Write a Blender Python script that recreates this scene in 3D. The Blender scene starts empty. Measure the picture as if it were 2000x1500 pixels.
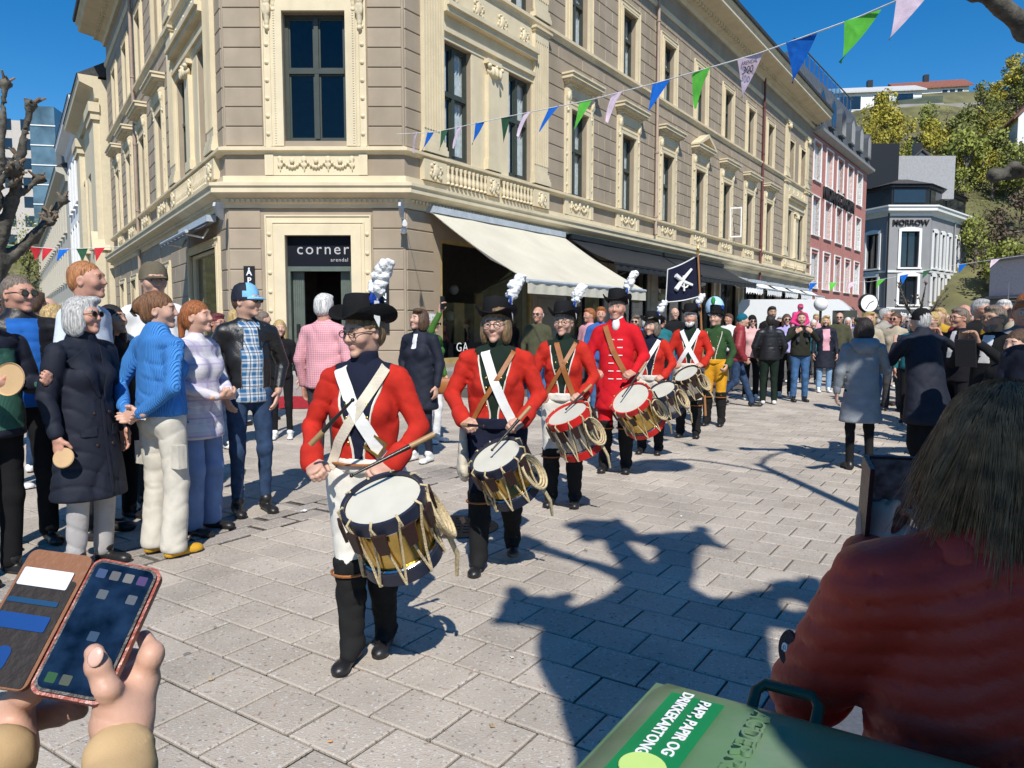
import bpy, bmesh, math, random
import numpy as np
from mathutils import Vector, Matrix, Euler
R = math.radians
random.seed(7)
S = bpy.context.scene
C = S.collection
# ---------------------------------------------------------------- camera, sky, sun, exposure
cam = bpy.data.objects.new('camera', bpy.data.cameras.new('camera')); C.objects.link(cam)
CH = 1.5; PITCH = R(4.63); FPX = 1445.0
cam.location = (0, 0, CH); cam.rotation_euler = (R(90) - PITCH, 0, 0)
cam.data.sensor_width = 36; cam.data.lens = 36 * FPX / 2000; cam.data.clip_start = .05; cam.data.clip_end = 3000
S.camera = cam
SUN_AZ, SUN_EL = R(-5), R(46)          # direction the light travels over the ground (0 = +Y), elevation
W = bpy.data.worlds.new('World'); S.world = W; W.use_nodes = True
wn = W.node_tree; bg = wn.nodes['Background']
sky = wn.nodes.new('ShaderNodeTexSky'); sky.sky_type = 'NISHITA'; sky.sun_disc = False
sky.sun_elevation = SUN_EL; sky.sun_rotation = math.pi + SUN_AZ
sky.air_density = 1.0; sky.dust_density = 0.0; sky.ozone_density = 4.0; sky.altitude = 300
hs = wn.nodes.new('ShaderNodeHueSaturation'); hs.inputs['Saturation'].default_value = 1.38
wn.links.new(sky.outputs[0], hs.inputs['Color']); wn.links.new(hs.outputs[0], bg.inputs[0])
bg.inputs[1].default_value = .108
sl = bpy.data.lights.new('sun', 'SUN'); sl.energy = 4.6; sl.angle = R(.53); sl.color = (1, .955, .88)
sun = bpy.data.objects.new('sun', sl); C.objects.link(sun); sun.location = (0, -20, 30)
sd = Vector((math.sin(SUN_AZ) * math.cos(SUN_EL), math.cos(SUN_AZ) * math.cos(SUN_EL), -math.sin(SUN_EL)))
sun.rotation_euler = sd.to_track_quat('-Z', 'Y').to_euler()
S.view_settings.view_transform = 'Standard'; S.view_settings.look = 'None'; S.view_settings.exposure = 0.25; S.view_settings.gamma = 1
S.view_settings.use_curve_mapping = False
S.render.engine = 'CYCLES'
S.cycles.max_bounces = 6; S.cycles.transparent_max_bounces = 12
# ---------------------------------------------------------------- pixel helpers (photo 2000 x 1500)
def ray(u, v):
    x = (u - 1000) / FPX; y = -(v - 750) / FPX
    return Vector((x, math.cos(PITCH) + y * math.sin(PITCH), -math.sin(PITCH) + y * math.cos(PITCH)))
def ground(u, v, z=0.):
    r = ray(u, v); return Vector((0, 0, CH)) + r * ((z - CH) / r.z)
def atY(u, v, Y):
    r = ray(u, v); return Vector((0, 0, CH)) + r * (Y / r.y)
# ---------------------------------------------------------------- materials
MATS = {}
def mat(name, col, rough=.75, metal=0., var=.12, vs=6., bump=.15, bs=90., spec=.4, tint=0., kind=None, col2=None, p=None, wrk=0.):
    """procedural material: base colour with noise variation + fine bump; kind adds weave/rib/plaid/speckle patterns"""
    if name in MATS: return MATS[name]
    m = bpy.data.materials.new(name); m.use_nodes = True; MATS[name] = m
    nt = m.node_tree; N = nt.nodes; L = nt.links; b = N['Principled BSDF']
    b.inputs['Roughness'].default_value = rough; b.inputs['Metallic'].default_value = metal
    b.inputs['Specular IOR Level'].default_value = spec
    geo = N.new('ShaderNodeNewGeometry')
    pos = geo.outputs['Position']
    if kind in ('local', 'plaid', 'rib', 'speckle_local'):
        tc = N.new('ShaderNodeTexCoord'); pos = tc.outputs['Object']
    if kind == 'hair':
        tc = N.new('ShaderNodeTexCoord'); vh = N.new('ShaderNodeVectorMath'); vh.operation = 'MULTIPLY'; vh.inputs[1].default_value = (1, 1, .13); L.new(tc.outputs['Object'], vh.inputs[0]); pos = vh.outputs[0]
    nz = N.new('ShaderNodeTexNoise'); nz.inputs['Scale'].default_value = vs; nz.inputs['Detail'].default_value = 5
    L.new(pos, nz.inputs['Vector'])
    mx = N.new('ShaderNodeMix'); mx.data_type = 'RGBA'
    c = Vector(col)
    mx.inputs[6].default_value = (*(c * (1 - var)), 1); mx.inputs[7].default_value = (*[min(1, x * (1 + var)) for x in c], 1)
    cr = N.new('ShaderNodeMapRange'); cr.inputs[1].default_value = .3; cr.inputs[2].default_value = .7
    L.new(nz.outputs[0], cr.inputs[0]); L.new(cr.outputs[0], mx.inputs[0])
    out = mx.outputs[2]
    hgt = None
    def math_(op, a, bb=None):
        n = N.new('ShaderNodeMath'); n.operation = op
        for i, x in enumerate((a, bb)):
            if x is None: continue
            if isinstance(x, (int, float)): n.inputs[i].default_value = x
            else: L.new(x, n.inputs[i])
        return n.outputs[0]
    def mixc(fac, a, colr):
        n = N.new('ShaderNodeMix'); n.data_type = 'RGBA'; L.new(fac, n.inputs[0]); L.new(a, n.inputs[6]); n.inputs[7].default_value = (*colr, 1); return n.outputs[2]
    if kind == 'plaid':
        sx = N.new('ShaderNodeSeparateXYZ'); L.new(pos, sx.inputs[0])
        w, c2, c3 = p
        a1 = math_('LESS_THAN', math_('FRACT', math_('MULTIPLY', math_('ADD', sx.outputs[0], sx.outputs[1]), 1 / w)), .42)
        a2 = math_('LESS_THAN', math_('FRACT', math_('MULTIPLY', sx.outputs[2], 1 / w)), .42)
        out = mixc(math_('MULTIPLY', math_('ADD', a1, a2), .5), out, c2)
        b1 = math_('LESS_THAN', math_('FRACT', math_('ADD', math_('MULTIPLY', math_('ADD', sx.outputs[0], sx.outputs[1]), 1 / w), .32)), .10)
        b2 = math_('LESS_THAN', math_('FRACT', math_('ADD', math_('MULTIPLY', sx.outputs[2], 1 / w), .32)), .10)
        out = mixc(math_('MULTIPLY', math_('MAXIMUM', b1, b2), .8), out, c3)
    if kind == 'rib':
        wv = N.new('ShaderNodeTexWave'); wv.inputs['Scale'].default_value = p or 28; wv.inputs['Distortion'].default_value = .6; wv.bands_direction = 'X'
        L.new(pos, wv.inputs['Vector']); hgt = wv.outputs['Fac']
        out = mixc(math_('MULTIPLY', math_('SUBTRACT', 1., hgt), .35), out, tuple(c * .6))
    if kind in ('speckle', 'speckle_local'):
        for sc, th, cc in ((70, .66, (.62, .6, .57)), (48, .69, (.10, .09, .085)), (38, .71, (.36, .2, .14))):
            n2 = N.new('ShaderNodeTexNoise'); n2.inputs['Scale'].default_value = sc; n2.inputs['Detail'].default_value = 1
            L.new(pos, n2.inputs['Vector'])
            mr = N.new('ShaderNodeMapRange'); mr.inputs[1].default_value = th - .03; mr.inputs[2].default_value = th + .02; L.new(n2.outputs[0], mr.inputs[0])
            out = mixc(math_('MULTIPLY', mr.outputs[0], .6), out, cc)
    if kind == 'dirt':
        n2 = N.new('ShaderNodeTexNoise'); n2.inputs['Scale'].default_value = p or 1.3; n2.inputs['Detail'].default_value = 6; vm = N.new('ShaderNodeVectorMath'); vm.operation = 'MULTIPLY'; vm.inputs[1].default_value = (1, 1, .22); L.new(pos, vm.inputs[0]); L.new(vm.outputs[0], n2.inputs['Vector'])
        mr = N.new('ShaderNodeMapRange'); mr.inputs[1].default_value = .5; mr.inputs[2].default_value = .75; L.new(n2.outputs[0], mr.inputs[0])
        out = mixc(math_('MULTIPLY', mr.outputs[0], .55), out, col2 or tuple(c * .55))
    if tint:
        oi = N.new('ShaderNodeObjectInfo')
        hv = N.new('ShaderNodeHueSaturation'); L.new(out, hv.inputs['Color'])
        L.new(math_('ADD', math_('MULTIPLY', oi.outputs['Random'], tint * 2), 1 - tint), hv.inputs['Value']); out = hv.outputs[0]
    L.new(out, b.inputs['Base Color'])
    if bump:
        nb = N.new('ShaderNodeTexNoise'); nb.inputs['Scale'].default_value = bs; nb.inputs['Detail'].default_value = 4; L.new(pos, nb.inputs['Vector'])
        h = nb.outputs[0]
        if hgt is not None: h = math_('ADD', math_('MULTIPLY', h, .3), hgt)
        bp = N.new('ShaderNodeBump'); bp.inputs['Strength'].default_value = bump; bp.inputs['Distance'].default_value = .01
        L.new(h, bp.inputs['Height']); L.new(bp.outputs[0], b.inputs['Normal'])
    if wrk:
        nw = N.new('ShaderNodeTexNoise'); nw.noise_type = 'RIDGED_MULTIFRACTAL'; nw.inputs['Scale'].default_value = 7; nw.inputs['Detail'].default_value = 2.5; nw.inputs['Distortion'].default_value = 1.2
        tw = N.new('ShaderNodeTexCoord'); vw = N.new('ShaderNodeVectorMath'); vw.operation = 'MULTIPLY'; vw.inputs[1].default_value = (1, 1, .75); L.new(tw.outputs['Object'], vw.inputs[0]); L.new(vw.outputs[0], nw.inputs['Vector'])
        b2 = N.new('ShaderNodeBump'); b2.inputs['Strength'].default_value = wrk; b2.inputs['Distance'].default_value = .012; L.new(nw.outputs[0], b2.inputs['Height'])
        if b.inputs['Normal'].is_linked: L.new(b.inputs['Normal'].links[0].from_socket, b2.inputs['Normal'])
        L.new(b2.outputs[0], b.inputs['Normal'])
    return m
def cloth(name, col, **k):
    k.setdefault('rough', .9); k.setdefault('bump', .35); k.setdefault('bs', 260.); k.setdefault('var', .16); k.setdefault('vs', 9.); k.setdefault('spec', .15); k.setdefault('wrk', .55)
    return mat(name, col, **k)
def glassmat(name, tint=(.75, .8, .82), ior=1.7, rough=.02):
    if name in MATS: return MATS[name]
    m = bpy.data.materials.new(name); m.use_nodes = True; MATS[name] = m
    nt = m.node_tree; N = nt.nodes; L = nt.links; N.remove(N['Principled BSDF'])
    t = N.new('ShaderNodeBsdfTransparent'); t.inputs[0].default_value = (*tint, 1)
    g = N.new('ShaderNodeBsdfGlossy'); g.inputs['Roughness'].default_value = rough
    fr = N.new('ShaderNodeFresnel'); fr.inputs[0].default_value = ior
    geo = N.new('ShaderNodeNewGeometry'); nz = N.new('ShaderNodeTexNoise'); nz.inputs['Scale'].default_value = 1.6; L.new(geo.outputs['Position'], nz.inputs['Vector'])
    bp = N.new('ShaderNodeBump'); bp.inputs['Strength'].default_value = .05; bp.inputs['Distance'].default_value = .05; L.new(nz.outputs[0], bp.inputs['Height'])
    L.new(bp.outputs[0], g.inputs['Normal'])
    bf = N.new('ShaderNodeMath'); bf.operation = 'SUBTRACT'; bf.inputs[0].default_value = 1; L.new(geo.outputs['Backfacing'], bf.inputs[1]); fm = N.new('ShaderNodeMath'); fm.operation = 'MULTIPLY'; L.new(fr.outputs[0], fm.inputs[0]); L.new(bf.outputs[0], fm.inputs[1])
    mx = N.new('ShaderNodeMixShader'); L.new(fm.outputs[0], mx.inputs[0]); L.new(t.outputs[0], mx.inputs[1]); L.new(g.outputs[0], mx.inputs[2])
    L.new(mx.outputs[0], N['Material Output'].inputs[0]); return m
# ---------------------------------------------------------------- mesh building
def tagit(o, label=None, cat=None, group=None, kind=None):
    if label: o['label'] = label
    if cat: o['category'] = cat
    if group: o['group'] = group
    if kind: o['kind'] = kind
    return o
def empty(name, loc=(0, 0, 0), rz=0., label=None, cat=None, group=None):
    o = bpy.data.objects.new(name, None); C.objects.link(o); o.location = loc; o.rotation_euler = (0, 0, rz); o.empty_display_size = .1
    return tagit(o, label, cat, group)
def mk(name, verts, faces, mats, parent=None, mi=None, smooth=None, loc=None, rz=None):
    me = bpy.data.meshes.new(name); me.from_pydata([tuple(v) for v in verts], [], faces)
    if not isinstance(mats, (list, tuple)): mats = [mats]
    for m in mats: me.materials.append(m)
    if mi is not None: me.polygons.foreach_set('material_index', np.asarray(mi, dtype=np.int32))
    if smooth is not None:
        me.polygons.foreach_set('use_smooth', np.ones(len(me.polygons), dtype=bool))
        if smooth < 180: me.set_sharp_from_angle(angle=R(smooth))
    me.update()
    return place(name, me, parent, loc, rz)
def place(name, me, parent=None, loc=None, rz=None, scale=None):
    o = bpy.data.objects.new(name, me); C.objects.link(o)
    if parent is not None: o.parent = parent
    if loc is not None: o.location = loc
    if rz is not None: o.rotation_euler = (0, 0, rz)
    if scale is not None: o.scale = scale
    return o
class MB:
    def __init__(s): s.v = []; s.f = []; s.m = []
    def add(s, vs, fs, m=0):
        n = len(s.v); s.v += [tuple(v) for v in vs]; s.f += [tuple(i + n for i in f) for f in fs]; s.m += [m] * len(fs); return s
    def box(s, x0, x1, y0, y1, z0, z1, m=0, M=None):
        vs = [Vector((x, y, z)) for z in (z0, z1) for y in (y0, y1) for x in (x0, x1)]
        if M is not None: vs = [M @ v for v in vs]
        return s.add(vs, [(0, 2, 3, 1), (4, 5, 7, 6), (0, 1, 5, 4), (2, 6, 7, 3), (0, 4, 6, 2), (1, 3, 7, 5)], m)
    def bbox(s, x0, x1, y0, y1, z0, z1, b=.01, m=0, M=None):
        """box with chamfered front (-y) edges"""
        vs = [(x0, y1, z0), (x1, y1, z0), (x1, y1, z1), (x0, y1, z1), (x0, y0 + b, z0), (x1, y0 + b, z0), (x1, y0 + b, z1), (x0, y0 + b, z1),
              (x0 + b, y0, z0 + b), (x1 - b, y0, z0 + b), (x1 - b, y0, z1 - b), (x0 + b, y0, z1 - b)]
        vs = [Vector(v) for v in vs]
        if M is not None: vs = [M @ v for v in vs]
        return s.add(vs, [(0, 3, 2, 1), (8, 9, 10, 11), (4, 5, 9, 8), (5, 6, 10, 9), (6, 7, 11, 10), (7, 4, 8, 11), (0, 1, 5, 4), (1, 2, 6, 5), (2, 3, 7, 6), (3, 0, 4, 7)], m)
    def prism(s, poly, a, b, ax='y', m=0):
        """extrude 2-D polygon; ax = extrusion axis"""
        n = len(poly)
        def P(p, t): return {'y': (p[0], t, p[1]), 'x': (t, p[0], p[1]), 'z': (p[0], p[1], t)}[ax]
        vs = [P(p, a) for p in poly] + [P(p, b) for p in poly]
        return s.add(vs, [tuple(range(n))[::-1], tuple(range(n, 2 * n))] + [(i, (i + 1) % n, n + (i + 1) % n, n + i) for i in range(n)], m)
    def tube(s, pts, rad, n=8, m=0, cap=True, flat=1., up=None):
        pts = [Vector(p) for p in pts]
        if isinstance(rad, (int, float)): rad = [rad] * len(pts)
        rings = []; prev = None
        for i, p in enumerate(pts):
            t = (pts[min(i + 1, len(pts) - 1)] - pts[max(i - 1, 0)])
            t = t.normalized() if t.length > 1e-9 else Vector((0, 0, 1))
            a = Vector(up) if up else (prev if prev is not None else (Vector((0, 0, 1)) if abs(t.z) < .9 else Vector((1, 0, 0))))
            a = (a - t * a.dot(t)); a = a.normalized() if a.length > 1e-6 else t.orthogonal().normalized()
            prev = a; b = t.cross(a)
            rings.append([p + (a * math.cos(q) * flat + b * math.sin(q)) * rad[i] for q in [2 * math.pi * k / n for k in range(n)]])
        vs = [v for r in rings for v in r]; fs = []
        for i in range(len(pts) - 1):
            for k in range(n):
                fs.append((i * n + k, i * n + (k + 1) % n, (i + 1) * n + (k + 1) % n, (i + 1) * n + k))
        if cap: fs += [tuple(range(n))[::-1], tuple(range((len(pts) - 1) * n, len(pts) * n))]
        return s.add(vs, fs, m)
    def lathe(s, prof, n=16, m=0, M=None, a0=0., a1=2 * math.pi):
        full = abs(a1 - a0 - 2 * math.pi) < 1e-6; k = n if full else n + 1
        vs = []
        for r, z in prof:
            for i in range(k):
                a = a0 + (a1 - a0) * i / n; vs.append(Vector((r * math.cos(a), r * math.sin(a), z)))
        if M is not None: vs = [M @ v for v in vs]
        fs = []
        for j in range(len(prof) - 1):
            for i in range(n):
                i2 = (i + 1) % k; fs.append((j * k + i, j * k + i2, (j + 1) * k + i2, (j + 1) * k + i))
        return s.add(vs, fs, m)
    def disc(s, c, r, nrm, n=16, m=0):
        nrm = Vector(nrm).normalized(); a = nrm.orthogonal().normalized(); b = nrm.cross(a); c = Vector(c)
        return s.add([c + (a * math.cos(2 * math.pi * i / n) + b * math.sin(2 * math.pi * i / n)) * r for i in range(n)], [tuple(range(n))], m)
    def ball(s, c, r, m=0, nu=10, nv=6, M=None):
        if not isinstance(r, (tuple, list)): r = (r, r, r)
        c = Vector(c); vs = []; fs = []
        for j in range(nv + 1):
            t = math.pi * j / nv
            for i in range(nu):
                a = 2 * math.pi * i / nu
                p = Vector((r[0] * math.sin(t) * math.cos(a), r[1] * math.sin(t) * math.sin(a), -r[2] * math.cos(t)))
                vs.append(c + (M @ p if M is not None else p))
        for j in range(nv):
            for i in range(nu): fs.append((j * nu + i, j * nu + (i + 1) % nu, (j + 1) * nu + (i + 1) % nu, (j + 1) * nu + i))
        return s.add(vs, fs, m)
    def mesh(s, name, mats, smooth=None):
        me = bpy.data.meshes.new(name); me.from_pydata(s.v, [], s.f)
        for m in (mats if isinstance(mats, (list, tuple)) else [mats]): me.materials.append(m)
        me.polygons.foreach_set('material_index', np.asarray(s.m, dtype=np.int32))
        if smooth is not None:
            me.polygons.foreach_set('use_smooth', np.ones(len(me.polygons), dtype=bool))
            if smooth < 180: me.set_sharp_from_angle(angle=R(smooth))
        me.update(); return me
    def build(s, name, mats, parent=None, smooth=None, loc=None, rz=None): return place(name, s.mesh(name, mats, smooth), parent, loc, rz)
def txt(name, body, size, m, parent=None, M=None, depth=.002, align='CENTER', spacing=1., bold=0.):
    cu = bpy.data.curves.new(name, 'FONT'); cu.body = body; cu.size = size; cu.extrude = depth; cu.align_x = align; cu.align_y = 'CENTER'; cu.space_character = spacing; cu.offset = bold
    cu.resolution_u = 3
    o = bpy.data.objects.new(name, cu); C.objects.link(o); cu.materials.append(m)
    dg = bpy.context.evaluated_depsgraph_get(); me = bpy.data.meshes.new_from_object(o.evaluated_get(dg)); bpy.data.objects.remove(o)
    o = place(name, me, parent)
    if M is not None: o.matrix_local = M
    return o
# ---------------------------------------------------------------- signed-distance surfaces (organic shapes)
def cone(a, b, ra, rb, flat=None, q=1., k=.02, sub=False): return ('c', Vector(a), Vector(b), ra, rb, Vector(flat).normalized() if flat is not None else None, q, k, sub)
def ell(c, r, M=None, k=.02, sub=False): return ('e', Vector(c), Vector(r if isinstance(r, (tuple, list, Vector)) else (r, r, r)), M, k, sub)
def prim_box(pr):
    if pr[0] == 'c':
        _, a, b, ra, rb, fl, q, k, sub = pr; m = max(ra, rb) * max(1, q) + k
        return [min(a[i], b[i]) - m for i in range(3)], [max(a[i], b[i]) + m for i in range(3)]
    _, c, r, M, k, sub = pr; m = max(r) + k
    return [c[i] - m for i in range(3)], [c[i] + m for i in range(3)]
def prim_d(pr, X, Y, Z):
    if pr[0] == 'c':
        _, a, b, ra, rb, fl, q, k, sub = pr
        ab = b - a; l2 = max(ab.length_squared, 1e-12)
        px, py, pz = X - a.x, Y - a.y, Z - a.z
        t = np.clip((px * ab.x + py * ab.y + pz * ab.z) / l2, 0, 1)
        dx, dy, dz = px - t * ab.x, py - t * ab.y, pz - t * ab.z
        if fl is not None:
            h = (dx * fl.x + dy * fl.y + dz * fl.z); s = h * (1 / q - 1)
            dx, dy, dz = dx + s * fl.x, dy + s * fl.y, dz + s * fl.z
            return (np.sqrt(dx * dx + dy * dy + dz * dz) - (ra + (rb - ra) * t)) * (.5 + .5 * min(q, 1))
        return np.sqrt(dx * dx + dy * dy + dz * dz) - (ra + (rb - ra) * t)
    _, c, r, M, k, sub = pr
    px, py, pz = X - c.x, Y - c.y, Z - c.z
    if M is not None:
        I = M.transposed(); px, py, pz = (I[0][0] * px + I[0][1] * py + I[0][2] * pz, I[1][0] * px + I[1][1] * py + I[1][2] * pz, I[2][0] * px + I[2][1] * py + I[2][2] * pz)
    k0 = np.sqrt((px / r.x) ** 2 + (py / r.y) ** 2 + (pz / r.z) ** 2)
    k1 = np.sqrt((px / r.x ** 2) ** 2 + (py / r.y ** 2) ** 2 + (pz / r.z ** 2) ** 2) + 1e-9
    return k0 * (k0 - 1) / k1
def comb(d, e, k, sub):
    if sub:
        e = -e; h = np.clip(.5 - .5 * (d - e) / k, 0, 1); return d * (1 - h) + e * h + k * h * (1 - h)
    h = np.clip(.5 + .5 * (e - d) / k, 0, 1)
    return np.where(d > 5, e, e * (1 - h) + d * h - k * h * (1 - h))
def sdf_at(prims, pts):
    P = np.asarray(pts, dtype=float); d = np.full(len(P), 9.)
    for pr in prims: d = comb(d, prim_d(pr, P[:, 0], P[:, 1], P[:, 2]), pr[-2], pr[-1])
    return d
def sdf_net(prims, vox, disp=None, clip=None):
    """surface nets -> verts (n,3), quads (m,4)"""
    bl = [prim_box(p) for p in prims if not p[-1]]
    lo = np.min([b[0] for b in bl], axis=0) - 2 * vox; hi = np.max([b[1] for b in bl], axis=0) + 2 * vox
    n = np.ceil((hi - lo) / vox).astype(int) + 1
    ax = [lo[i] + vox * np.arange(n[i]) for i in range(3)]
    D = np.full(n, 9.)
    for pr in prims:
        b = prim_box(pr); sl_ = []
        for i in range(3):
            s0 = max(0, int((b[0][i] - vox - lo[i]) / vox)); s1 = min(n[i], int((b[1][i] + vox - lo[i]) / vox) + 2); sl_.append(slice(s0, max(s1, s0)))
        X, Y, Z = np.meshgrid(ax[0][sl_[0]], ax[1][sl_[1]], ax[2][sl_[2]], indexing='ij')
        sl_ = tuple(sl_)
        if X.size: D[sl_] = comb(D[sl_], prim_d(pr, X, Y, Z), pr[-2], pr[-1])
    if disp is not None or clip is not None:
        X, Y, Z = np.meshgrid(*ax, indexing='ij')
        if disp is not None: D = D + disp(X, Y, Z)
        if clip is not None: D = np.maximum(D, clip(X, Y, Z))
    neg = D < 0
    c = [neg[i:n[0] - 1 + i, j:n[1] - 1 + j, k:n[2] - 1 + k] for i in (0, 1) for j in (0, 1) for k in (0, 1)]
    cnt = sum(x.astype(np.int8) for x in c); act = (cnt > 0) & (cnt < 8)
    idx = np.full(act.shape, -1, dtype=np.int64); ii = np.argwhere(act); idx[act] = np.arange(len(ii))
    acc = np.zeros((len(ii), 3)); w = np.zeros(len(ii))
    cor = [(i, j, k) for i in (0, 1) for j in (0, 1) for k in (0, 1)]
    for a in range(8):
        for b in range(a + 1, 8):
            df = np.array(cor[b]) - np.array(cor[a])
            if np.abs(df).sum() != 1: continue
            A = D[tuple((ii + cor[a]).T)]; B = D[tuple((ii + cor[b]).T)]
            s = (A < 0) != (B < 0); t = np.where(s, A / np.where(s, A - B, 1), 0)
            acc += np.where(s[:, None], np.array(cor[a]) + t[:, None] * df, 0); w += s
    V = lo + vox * (ii + acc / np.maximum(w, 1)[:, None])
    Q = []
    for d in range(3):
        o1, o2 = (d + 1) % 3, (d + 2) % 3
        sl0 = [slice(None)] * 3; sl1 = [slice(None)] * 3; sl0[d] = slice(0, n[d] - 1); sl1[d] = slice(1, n[d])
        e = np.argwhere(neg[tuple(sl0)] != neg[tuple(sl1)])
        ok = (e[:, o1] > 0) & (e[:, o2] > 0) & (e[:, o1] < n[o1] - 1) & (e[:, o2] < n[o2] - 1); e = e[ok]
        if not len(e): continue
        def at(s1, s2):
            q = e.copy(); q[:, o1] -= s1; q[:, o2] -= s2; return idx[tuple(q.T)]
        q = np.stack([at(1, 1), at(0, 1), at(0, 0), at(1, 0)], 1)
        flip = ~neg[tuple(e.T)]; q[flip] = q[flip][:, ::-1]
        Q.append(q)
    Q = np.concatenate(Q); Q = Q[(Q >= 0).all(1)]
    return V, Q
def np_mesh(name, V, Q, mats, mi=None, smooth=True):
    me = bpy.data.meshes.new(name); nv, nq = len(V), len(Q)
    me.vertices.add(nv); me.vertices.foreach_set('co', np.asarray(V, dtype=np.float32).ravel())
    me.loops.add(nq * 4); me.loops.foreach_set('vertex_index', np.asarray(Q, dtype=np.int32).ravel())
    me.polygons.add(nq); me.polygons.foreach_set('loop_start', np.arange(0, nq * 4, 4, dtype=np.int32))
    for m in (mats if isinstance(mats, (list, tuple)) else [mats]): me.materials.append(m)
    if mi is not None: me.polygons.foreach_set('material_index', np.asarray(mi, dtype=np.int32))
    if smooth: me.polygons.foreach_set('use_smooth', np.ones(nq, dtype=bool))
    me.update(calc_edges=True); return me
def sdf_obj(name, prims, vox, mats, parent=None, disp=None, pick=None, clip=None):
    V, Q = sdf_net(prims, vox, disp, clip)
    mi = None
    if pick is not None: mi = pick(V[Q].mean(1))
    return place(name, np_mesh(name, V, Q, mats, mi), parent)
def folds(amp, sc=1., seed=0):
    rs = np.random.RandomState(seed); a = rs.uniform(0, 6, 8)
    def f(X, Y, Z):
        c = lambda t: (1 - np.abs(np.sin(t * .5))) ** 3
        m = lambda t: np.clip(.35 + .9 * np.sin(t), 0, 1)
        u = c(X * 34 * sc + a[0] + 4.0 * np.sin(Z * 6 * sc + a[1]) + 1.6 * np.sin(Y * 11 * sc + a[2])) * m(Z * 9 + X * 5 + a[3])
        v = c(Z * 52 * sc + a[3] + 3.4 * np.sin(X * 8 * sc + a[4]) + 2.2 * np.sin(Y * 9 * sc + a[5])) * m(X * 11 + Z * 7 + Y * 6 + a[6])
        w = c((X * .9 + Z) * 40 * sc + a[6] + 2.5 * np.sin(Y * 12 * sc + X * 6 + a[7])) * m(Y * 12 - Z * 8 + a[1])
        l = np.sin(X * 13 + Z * 5 + a[2]) * np.sin(Y * 12 + Z * 11 + a[5])
        return amp * (1.5 * u + 1.5 * v + 1.3 * w + .35 * l)
    return f
# ================================================================ main corner building
M_WALL = mat('beige_stucco', (.35, .283, .205), var=.09, vs=2.2, bump=.12, bs=70, tint=.05, kind='dirt', p=.9, col2=(.23, .18, .125))
M_CREAM = mat('cream_stucco', (.66, .565, .385), var=.06, vs=3, bump=.08, bs=60, kind='dirt', p=1.6, col2=(.46, .38, .25))
M_GREEN = mat('dark_green_paint', (.045, .055, .045), rough=.45, var=.1, bump=.05)
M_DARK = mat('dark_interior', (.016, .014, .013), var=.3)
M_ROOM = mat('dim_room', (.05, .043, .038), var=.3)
M_CURT = cloth('white_curtain', (.75, .75, .74))
M_GLASS = glassmat('window_glass', ior=1.55)
M_ROOF = mat('slate_roof', (.05, .052, .055), var=.3, vs=9, rough=.6)
M_STONE = mat('step_granite', (.3, .28, .26), kind='speckle', bump=.2)
M_WHITE = mat('white_paint', (.8, .8, .78), rough=.5, var=.03, bump=.03)
M_BLACK = mat('black_paint', (.012, .012, .014), rough=.4, var=.1, bump=.03)
M_TEXTW = mat('white_lettering', (.8, .8, .8), rough=.5, var=.02, bump=0)
M_PIPE = mat('beige_pipe', (.36, .27, .21), rough=.5); M_PIPER = mat('red_brown_pipe', (.13, .035, .03), rough=.5)
BY = 15.8; XL, XR = -6.0, -2.25
AR, AL = R(55.6), R(-55.9)
LEN_R, LEN_L = 36.0, 19.9
class Fac:
    def __init__(s, o, a): s.o = Vector((o[0], o[1], 0)); s.a = a; s.d = Vector((math.cos(a), math.sin(a), 0)); s.n = Vector((math.sin(a), -math.cos(a), 0))
    def P(s, u, n=0., z=0.): return s.o + s.d * u + s.n * n + Vector((0, 0, z))
    def put(s, name, me, par, u=0., n=0., z=0.):
        return place(name, me, par, s.P(u, n, z) - (par_off(par)), s.a)
def par_off(par):
    o = Vector((0, 0, 0))
    return o
FC, FR, FL = Fac((XL, BY), 0.), Fac((XR, BY), AR), Fac((XL, BY), AL)
bld = empty('corner_building', (0, 0, 0), 0, 'ornate three storey beige corner building with cream trim and chamfered shop entrance', 'building')
PATH = [FL.P(-LEN_L), FC.P(0), FR.P(0), FR.P(LEN_R)]
def sweep(name, prof, m, par, path=PATH, smooth=None):
    """sweep closed (n, z) profile along the plan path with mitred corners"""
    off = []
    for i, p in enumerate(path):
        ns = []
        for a, b in ((i - 1, i), (i, i + 1)):
            if a >= 0 and b < len(path):
                d = (path[b] - path[a]).normalized(); ns.append(Vector((d.y, -d.x, 0)))
        off.append(ns[0] if len(ns) == 1 else (ns[0] + ns[1]) / (1 + ns[0].dot(ns[1])))
    k = len(prof); vs = [p + o * n + Vector((0, 0, z)) for p, o in zip(path, off) for n, z in prof]; fs = []
    for i in range(len(path) - 1):
        for j in range(k): fs.append((i * k + j, (i + 1) * k + j, (i + 1) * k + (j + 1) % k, i * k + (j + 1) % k))
    fs += [tuple(range(k)), tuple(range((len(path) - 1) * k, len(path) * k))[::-1]]
    return mk(name, vs, fs, m, par)
sweep('belt_cornice', [(-.02, 3.93), (.05, 3.93), (.06, 4.0), (.11, 4.03), (.13, 4.1), (.3, 4.17), (.34, 4.2), (.34, 4.3), (.38, 4.33), (.38, 4.39), (.06, 4.47), (.06, 4.585), (-.02, 4.585)], M_CREAM, bld)
sweep('sill_band', [(-.02, 5.03), (.06, 5.03), (.08, 5.07), (.15, 5.09), (.15, 5.15), (.04, 5.19), (-.02, 5.19)], M_CREAM, bld)
sweep('floor_band', [(-.02, 9.17), (.05, 9.17), (.07, 9.25), (.14, 9.28), (.14, 9.36), (.03, 9.4), (-.02, 9.4)], M_CREAM, bld)
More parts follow.
